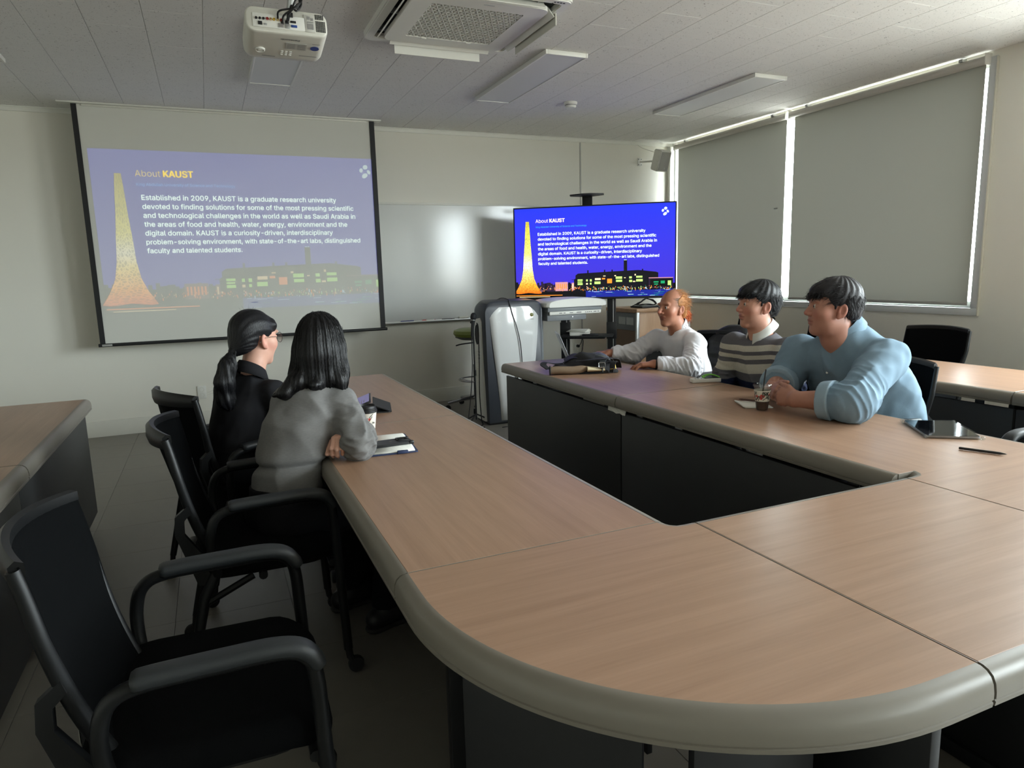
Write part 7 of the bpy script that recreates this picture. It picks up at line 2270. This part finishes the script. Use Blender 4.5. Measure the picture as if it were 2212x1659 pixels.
# ================================================================== 4. woman in the grey sweater
SK4 = skin('skin_fair', rgb(212, 164, 144), rgb(170, 96, 92), rgb(214, 128, 118))
def knit():
    return cloth('grey_marl_knit', rgb(118, 117, 116), 0.95, 0.20, 90, 0.22, 500, (1, 1, 3.0))
M_gk = knit()
O4 = (0.14, 2.50, 0.0)
fw = nrm((0.62, 0.78, 0)); rt = np.array((fw[1], -fw[0], 0), f32)
c = dict(head=((0.372, 2.622, 1.100), (0.45, 0.88, 0.0), (-0.04, -0.10, 1)), g=dict(w=0.90),
         neck=[(0.362, 2.605, 1.06), (0.350, 2.590, 1.01), (0.335, 2.575, 0.94)], neck_r=[0.046, 0.046, 0.055],
         spine=[(0.188, 2.500, 0.53), (0.205, 2.508, 0.68), (0.255, 2.530, 0.82), (0.305, 2.555, 0.92), (0.335, 2.572, 0.99)], lat=[(0.70, -0.71, 0), (0.74, -0.67, 0), (0.80, -0.60, 0), (0.85, -0.52, 0), (0.85, -0.52, 0)], A=[0.138, 0.122, 0.132, 0.112, 0.055], B=[0.110, 0.098, 0.098, 0.080, 0.050], thick=0.008,
         yr=0.048, sh=[(0.412, 2.515, 0.905), (0.232, 2.625, 0.905)], el=[(0.440, 2.400, 0.778), (0.255, 2.72, 0.770)], wr=[(0.510, 2.610, 0.768), (0.412, 2.480, 0.795)],
         hand=[((0.2, 0.95, -0.05), (0, 0, 1), (-0.95, 0.2, 0), RELAX, (0.6, 0.7, 0.3, 0.8, 0.4, 0.3), 0.003), ((-0.36, -0.93, 0.02), (0.05, -0.15, 1), (-0.93, 0.36, 0), ((48, 62, 30), (52, 66, 32), (56, 68, 34), (60, 70, 36)), (0.75, 0.45, 0.35, 0.75, 0.1, 0.6), 0.0018)],
         hs=0.92, fr=0.036, wrr=0.023, skin=SK4, leg_r=(0.085, 0.066, 0.055),
         shirt=dict(m=M_gk, name='sweater', sleeve=[0.056, 0.056, 0.042], cuff=0.93, hem=0.615, belt=0.705, hole=[((0.338, 2.578, 1.0), (0.37, 2.61, 1.12), 0.052, 0.07)], amp=0.0065, ws=30, seed=14, amp2=0.0015, fold=0.010, h=0.005),
         trousers=cloth('black_trousers', rgb(20, 20, 23), 0.9, 0.15))
c.update(legs((0.165, 2.505, 0), (0.92, 0.38), 1, spread=0.085, shin_back=0.08))
p4_, C, Rm, F4 = person('long-haired woman in a grey marl sweater seen from behind', O4, c)
eyes(p4_, C, Rm, O4)
def long_hair(P):
    """world space: cap plus falling mass over the back and shoulders"""
    Q = (P-C) @ Rm
    d = ell(Q, (0, -0.020, 0.046), (0.081, 0.106, 0.092))
    d = smin(d, ell(Q, (0, -0.050, -0.045), (0.080, 0.066, 0.11)), 0.05)
    d = smax(d, Q[:, 1]-np.where(np.abs(Q[:, 0]) < 0.06, 0.060, 0.072), 0.02)
    bk = [C+Rm @ V(0.0, -0.078, -0.02), C+Rm @ V(0.0, -0.085, -0.11), V(0.318, 2.485, 0.985)]
    d = smin(d, chain(P, bk, [0.060, 0.050, 0.016], 0.03), 0.04)
    rg = [C+Rm @ V(0.060, -0.03, 0.0), C+Rm @ V(0.068, -0.045, -0.08), V(0.412, 2.520, 0.990), V(0.422, 2.495, 0.945)]
    d = smin(d, chain(P, rg, [0.034, 0.036, 0.024, 0.006], 0.03), 0.035)
    lf = [C+Rm @ V(-0.060, -0.03, 0.0), C+Rm @ V(-0.070, -0.05, -0.09), V(0.262, 2.535, 0.995), V(0.222, 2.522, 0.962), V(0.182, 2.54, 0.952)]
    d = smin(d, chain(P, lf, [0.034, 0.036, 0.030, 0.020, 0.008], 0.03), 0.035)
    ang = np.arctan2(Q[:, 0], -(Q[:, 1]+0.02))
    return d+0.0016*np.sin(ang*22+3*wob(P, 9, 3))+0.0009*np.sin(ang*61+2*wob(P, 12, 5))
hp = Parts()
lo, hi = bbox([C, (0.15, 2.5, 0.93), (0.45, 2.5, 0.95)], 0.15)
M_lh = hair_mat('long_black_hair', rgb(17, 16, 18), 0.36)
hp.add(surf(long_hair, lo, hi, 0.0034))
# loose strands over the surface, falling
rs = np.random.RandomState(31)
pts, ns = cranium_points(900, 31, lambda p: p[1] < 0.03 and p[2] > -0.02, 0.017, 1.05)
fl = ns*0.12+np.array((0, -0.25, -0.95), f32)
def surface_strands(roots, dirs, F, n, step, rad, seed, grav=(0, 0, -0.25)):
    """strands that creep along a surface"""
    r = np.random.RandomState(seed); p = roots.astype(f32).copy(); d = dirs.astype(f32).copy(); path = []
    for i in range(n):
        e = 0.003; f0 = F(p)
        g = np.stack([(F(p+np.eye(3, dtype=f32)[k]*e)-f0)/e for k in range(3)], 1); g /= np.linalg.norm(g, axis=1)[:, None]+1e-6
        p = p-g*(f0-rad*0.6)[:, None]; path.append(p.copy())
        d = d+np.array(grav, f32)+r.normal(size=d.shape)*0.05; d -= (d*g).sum(1)[:, None]*g; d /= np.linalg.norm(d, axis=1)[:, None]+1e-6
        p = p+d*step
    path = np.stack(path, 1); V_ = []; F_ = []
    for s in path:
        o = len(V_); 
        for i, q in enumerate(s):
            t = s[min(i+1, n-1)]-s[max(i-1, 0)]; t = t/(np.linalg.norm(t)+1e-6); a = np.cross(t, (0.3, 0.5, 0.8)); a /= np.linalg.norm(a)+1e-6; b_ = np.cross(t, a); rr = rad*(1-0.7*i/(n-1))
            for k in (0, 2.094, 4.189): V_.append(q+(a*math.cos(k)+b_*math.sin(k))*rr)
        for i in range(n-1):
            for k in range(3): F_.append((o+i*3+k, o+i*3+(k+1) % 3, o+(i+1)*3+(k+1) % 3, o+(i+1)*3+k))
    return np.array(V_, f32), np.array(F_, np.int64)
hp.add(surface_strands(pts @ Rm.T+C, fl @ Rm.T, long_hair, 12, 0.022, 0.0006, 3))
hp.build('hair', M_lh, p4_, O4)
fly = Parts(); rr_ = np.stack([rs.uniform(-0.10, -0.07, 26), rs.uniform(-0.08, 0.0, 26), rs.uniform(-0.13, -0.04, 26)], 1).astype(f32)
fly.add(strands(rr_ @ Rm.T+C, np.tile(np.array((-0.35, -0.1, -0.8), f32), (26, 1)) @ Rm.T, 0.11, 0.0005, (0.1, 0, -0.3), 8, 0.6, 7, 0.25)); fly.build('stray_hairs', M_lh, p4_, O4)

# ================================================================== 5. woman with the ponytail
M_bj = cloth('black_jacket', rgb(30, 30, 33), 0.85, 0.12, 50)
O5 = (0.04, 3.27, 0.0)
c = dict(head=((0.172, 3.262, 1.098), (0.80, 0.60, -0.06), (0.02, -0.02, 1)), g=dict(w=0.96, nose=0.8),
         neck=[(0.170, 3.252, 1.045), (0.160, 3.248, 0.99), (0.145, 3.245, 0.91)], neck_r=[0.047, 0.047, 0.056],
         spine=[(0.05, 3.25, 0.53), (0.06, 3.25, 0.68), (0.095, 3.25, 0.80), (0.125, 3.248, 0.88), (0.14, 3.246, 0.945)], lat=[(0.50, -0.86, 0), (0.6, -0.8, 0), (0.7, -0.71, 0), (0.78, -0.62, 0), (0.78, -0.62, 0)], A=[0.155, 0.132, 0.138, 0.118, 0.058], B=[0.112, 0.102, 0.100, 0.084, 0.052], thick=0.008,
         yr=0.048, sh=[(0.222, 3.165, 0.866), (0.045, 3.325, 0.866)], el=[(0.33, 3.10, 0.74), (0.17, 3.50, 0.74)], wr=[(0.47, 3.17, 0.762), (0.36, 3.47, 0.762)],
         hand=[((0.9, 0.35, 0), (0, 0, 1), (-0.3, 0.9, 0), RELAX, (0.6, 0.7, 0.3, 0.8, 0.4, 0.3), 0.003), ((0.95, -0.2, 0), (0, 0, 1), (-0.2, -0.9, 0), RELAX, (0.6, 0.7, 0.3, 0.8, 0.4, 0.3), 0.003)],
         hs=0.92, fr=0.036, wrr=0.023, skin=SK4, leg_r=(0.085, 0.064, 0.052),
         shirt=dict(m=M_bj, name='jacket', sleeve=[0.056, 0.052, 0.042], cuff=0.92, hem=0.52, hole=[((0.15, 3.247, 0.955), (0.175, 3.26, 1.09), 0.054, 0.068)], amp=0.006, ws=32, seed=17, amp2=0.002))
c.update(legs((0.05, 3.25, 0), (1, 0.05), 1, spread=0.085))
p5_, C, Rm, F5 = person('woman in a black jacket and glasses with a black ponytail', O5, c)
eyes(p5_, C, Rm, O5)
tie = V(0.0, -0.118, -0.052)
def pony_cap(P):
    d = ell(P, (0, -0.018, 0.045), (0.0805, 0.104, 0.0885))
    d = smin(d, ell(P, (0, -0.068, -0.020), (0.060, 0.048, 0.062)), 0.04)
    d = smin(d, cap(P, (0, -0.095, -0.038), tie, 0.030, 0.017), 0.03)
    d = smin(d, ell(P, (0, 0.062, 0.062), (0.062, 0.034, 0.036)), 0.02)
    q = P-tie; ang = np.arctan2(q[:, 0], q[:, 2]+0.001)
    d = d+0.0009*np.sin(ang*34+2*wob(P, 20, 2))
    zf = 0.030+0.003*np.sin(P[:, 0]*220)
    d = np.maximum(d, np.where(P[:, 1] > 0.040, zf-P[:, 2], -1))
    d = np.maximum(d, np.where((P[:, 1] <= 0.040) & (P[:, 1] > -0.035), 0.016+0.10*(0.0-P[:, 1])*(P[:, 1] < 0)-P[:, 2]-0.25*np.maximum(0, P[:, 1]), -1))
    return np.maximum(d, np.where(P[:, 1] <= -0.035, -0.030-0.62*(-0.035-P[:, 1])-P[:, 2], -1))
hp = Parts(); hp.add(hair_surface(pony_cap, C, Rm, (-0.11, -0.17, -0.12), (0.11, 0.12, 0.17), 0.0032))
hp.build('hair', M_blk, p5_, O5)
tw = C+Rm @ tie
tl = [tw, V(0.052, 3.165, 1.005), V(0.030, 3.155, 0.93), V(0.030, 3.165, 0.85), V(0.062, 3.172, 0.79)]
tl[1] = tw+(V(0.048, 3.168, 0.995)-tw); 
def tail(P):
    d = chain(P, tl, [0.016, 0.030, 0.036, 0.032, 0.008], 0.03)
    ang = np.arctan2(P[:, 0]-0.04, P[:, 1]-3.165)
    return d+0.002*np.sin(ang*9+4*wob(P, 8, 6))+0.0008*np.sin(ang*29+3*wob(P, 12, 2))
hp = Parts(); lo, hi = bbox(tl, 0.06); hp.add(surf(tail, lo, hi, 0.0034))
rs = np.random.RandomState(5); a = rs.uniform(0, 6.28, 260)
rts = np.array(tl[0], f32)+np.stack([0.016*np.cos(a), 0.016*np.sin(a), -0.012+0*a], 1).astype(f32)
hp.add(surface_strands(rts, np.tile(V(-0.4, -0.5, -0.8), (260, 1)), tail, 14, 0.021, 0.0006, 4))
fr = np.stack([rs.uniform(0.0, 0.06, 24), rs.uniform(3.14, 3.19, 24), rs.uniform(0.84, 0.97, 24)], 1).astype(f32)
hp.add(strands(fr, np.tile(V(-0.6, -0.2, -0.5), (24, 1)), 0.06, 0.0005, (0, 0, -0.3), 3, 0.5, 6, 0.5))
hp.build('ponytail', M_blk, p5_, O5)
Mh = Matrix(Rm.tolist()).to_4x4(); Mh.translation = Vector((C-np.array(O5, f32)).tolist())
b = MB(); b.tube([Mh @ Vector((0.020*math.cos(t), -0.120+0.006*math.sin(t)-0.0, -0.055+0.018*math.sin(t))) for t in [2*math.pi*k/18 for k in range(19)]], 0.005, 8, None, False); b.build('hair_tie', M_rub, p5_)
fz = Parts(); pts, ns = cranium_points(34, 3, lambda p: p[2] > 0.115, 0.004); fz.add(strands(pts @ Rm.T+C, (ns+rs.normal(size=ns.shape)*1.2) @ Rm.T, 0.02, 0.00035, (0, 0, -0.2), 3, 0.3, 5, 0.4)); fz.build('stray_hairs', M_blk, p5_, O5)
# round thin-rimmed glasses
gl = MB()
for s in (-1, 1):
    cx = s*0.034
    gl.tube([Mh @ Vector((cx+0.0235*math.cos(t), 0.117-6*(abs(cx+0.0235*math.cos(t))**2.2), 0.006+0.0225*math.sin(t))) for t in [2*math.pi*k/28 for k in range(29)]], 0.0011, 6, None, False)
    gl.tube([Mh @ Vector((s*0.0575, 0.108, 0.012)), Mh @ Vector((s*0.072, 0.09, 0.013)), Mh @ Vector((s*0.0775, 0.02, 0.012)), Mh @ Vector((s*0.0765, -0.018, 0.006)), Mh @ Vector((s*0.074, -0.035, -0.012))], 0.0010, 6)
gl.tube([Mh @ Vector((-0.011, 0.1165, 0.010)), Mh @ Vector((0, 0.1195, 0.013)), Mh @ Vector((0.011, 0.1165, 0.010))], 0.0010, 6)
g_ = gl.build('glasses', mat('gunmetal_wire', rgb(70, 66, 62), 0.3, 0.9), p5_)
b = MB()
for s in (-1, 1):
    cx = s*0.034
    b.add([Mh @ Vector((cx+0.023*math.cos(t), 0.117-6*(abs(cx+0.023*math.cos(t))**2.2), 0.006+0.022*math.sin(t))) for t in [2*math.pi*k/24 for k in range(24)]], [tuple(range(24))])
b.build('lenses', M_clear, g_, 0)
collar(p5_, O5, (0.148, 3.247, 0.955), (0.22, 0.08, 0.97), (0.75, 0.6, 0), 0.060, 0.026, 0.046, 30, M_bj, 'jacket_collar', 0.003, 0.016)
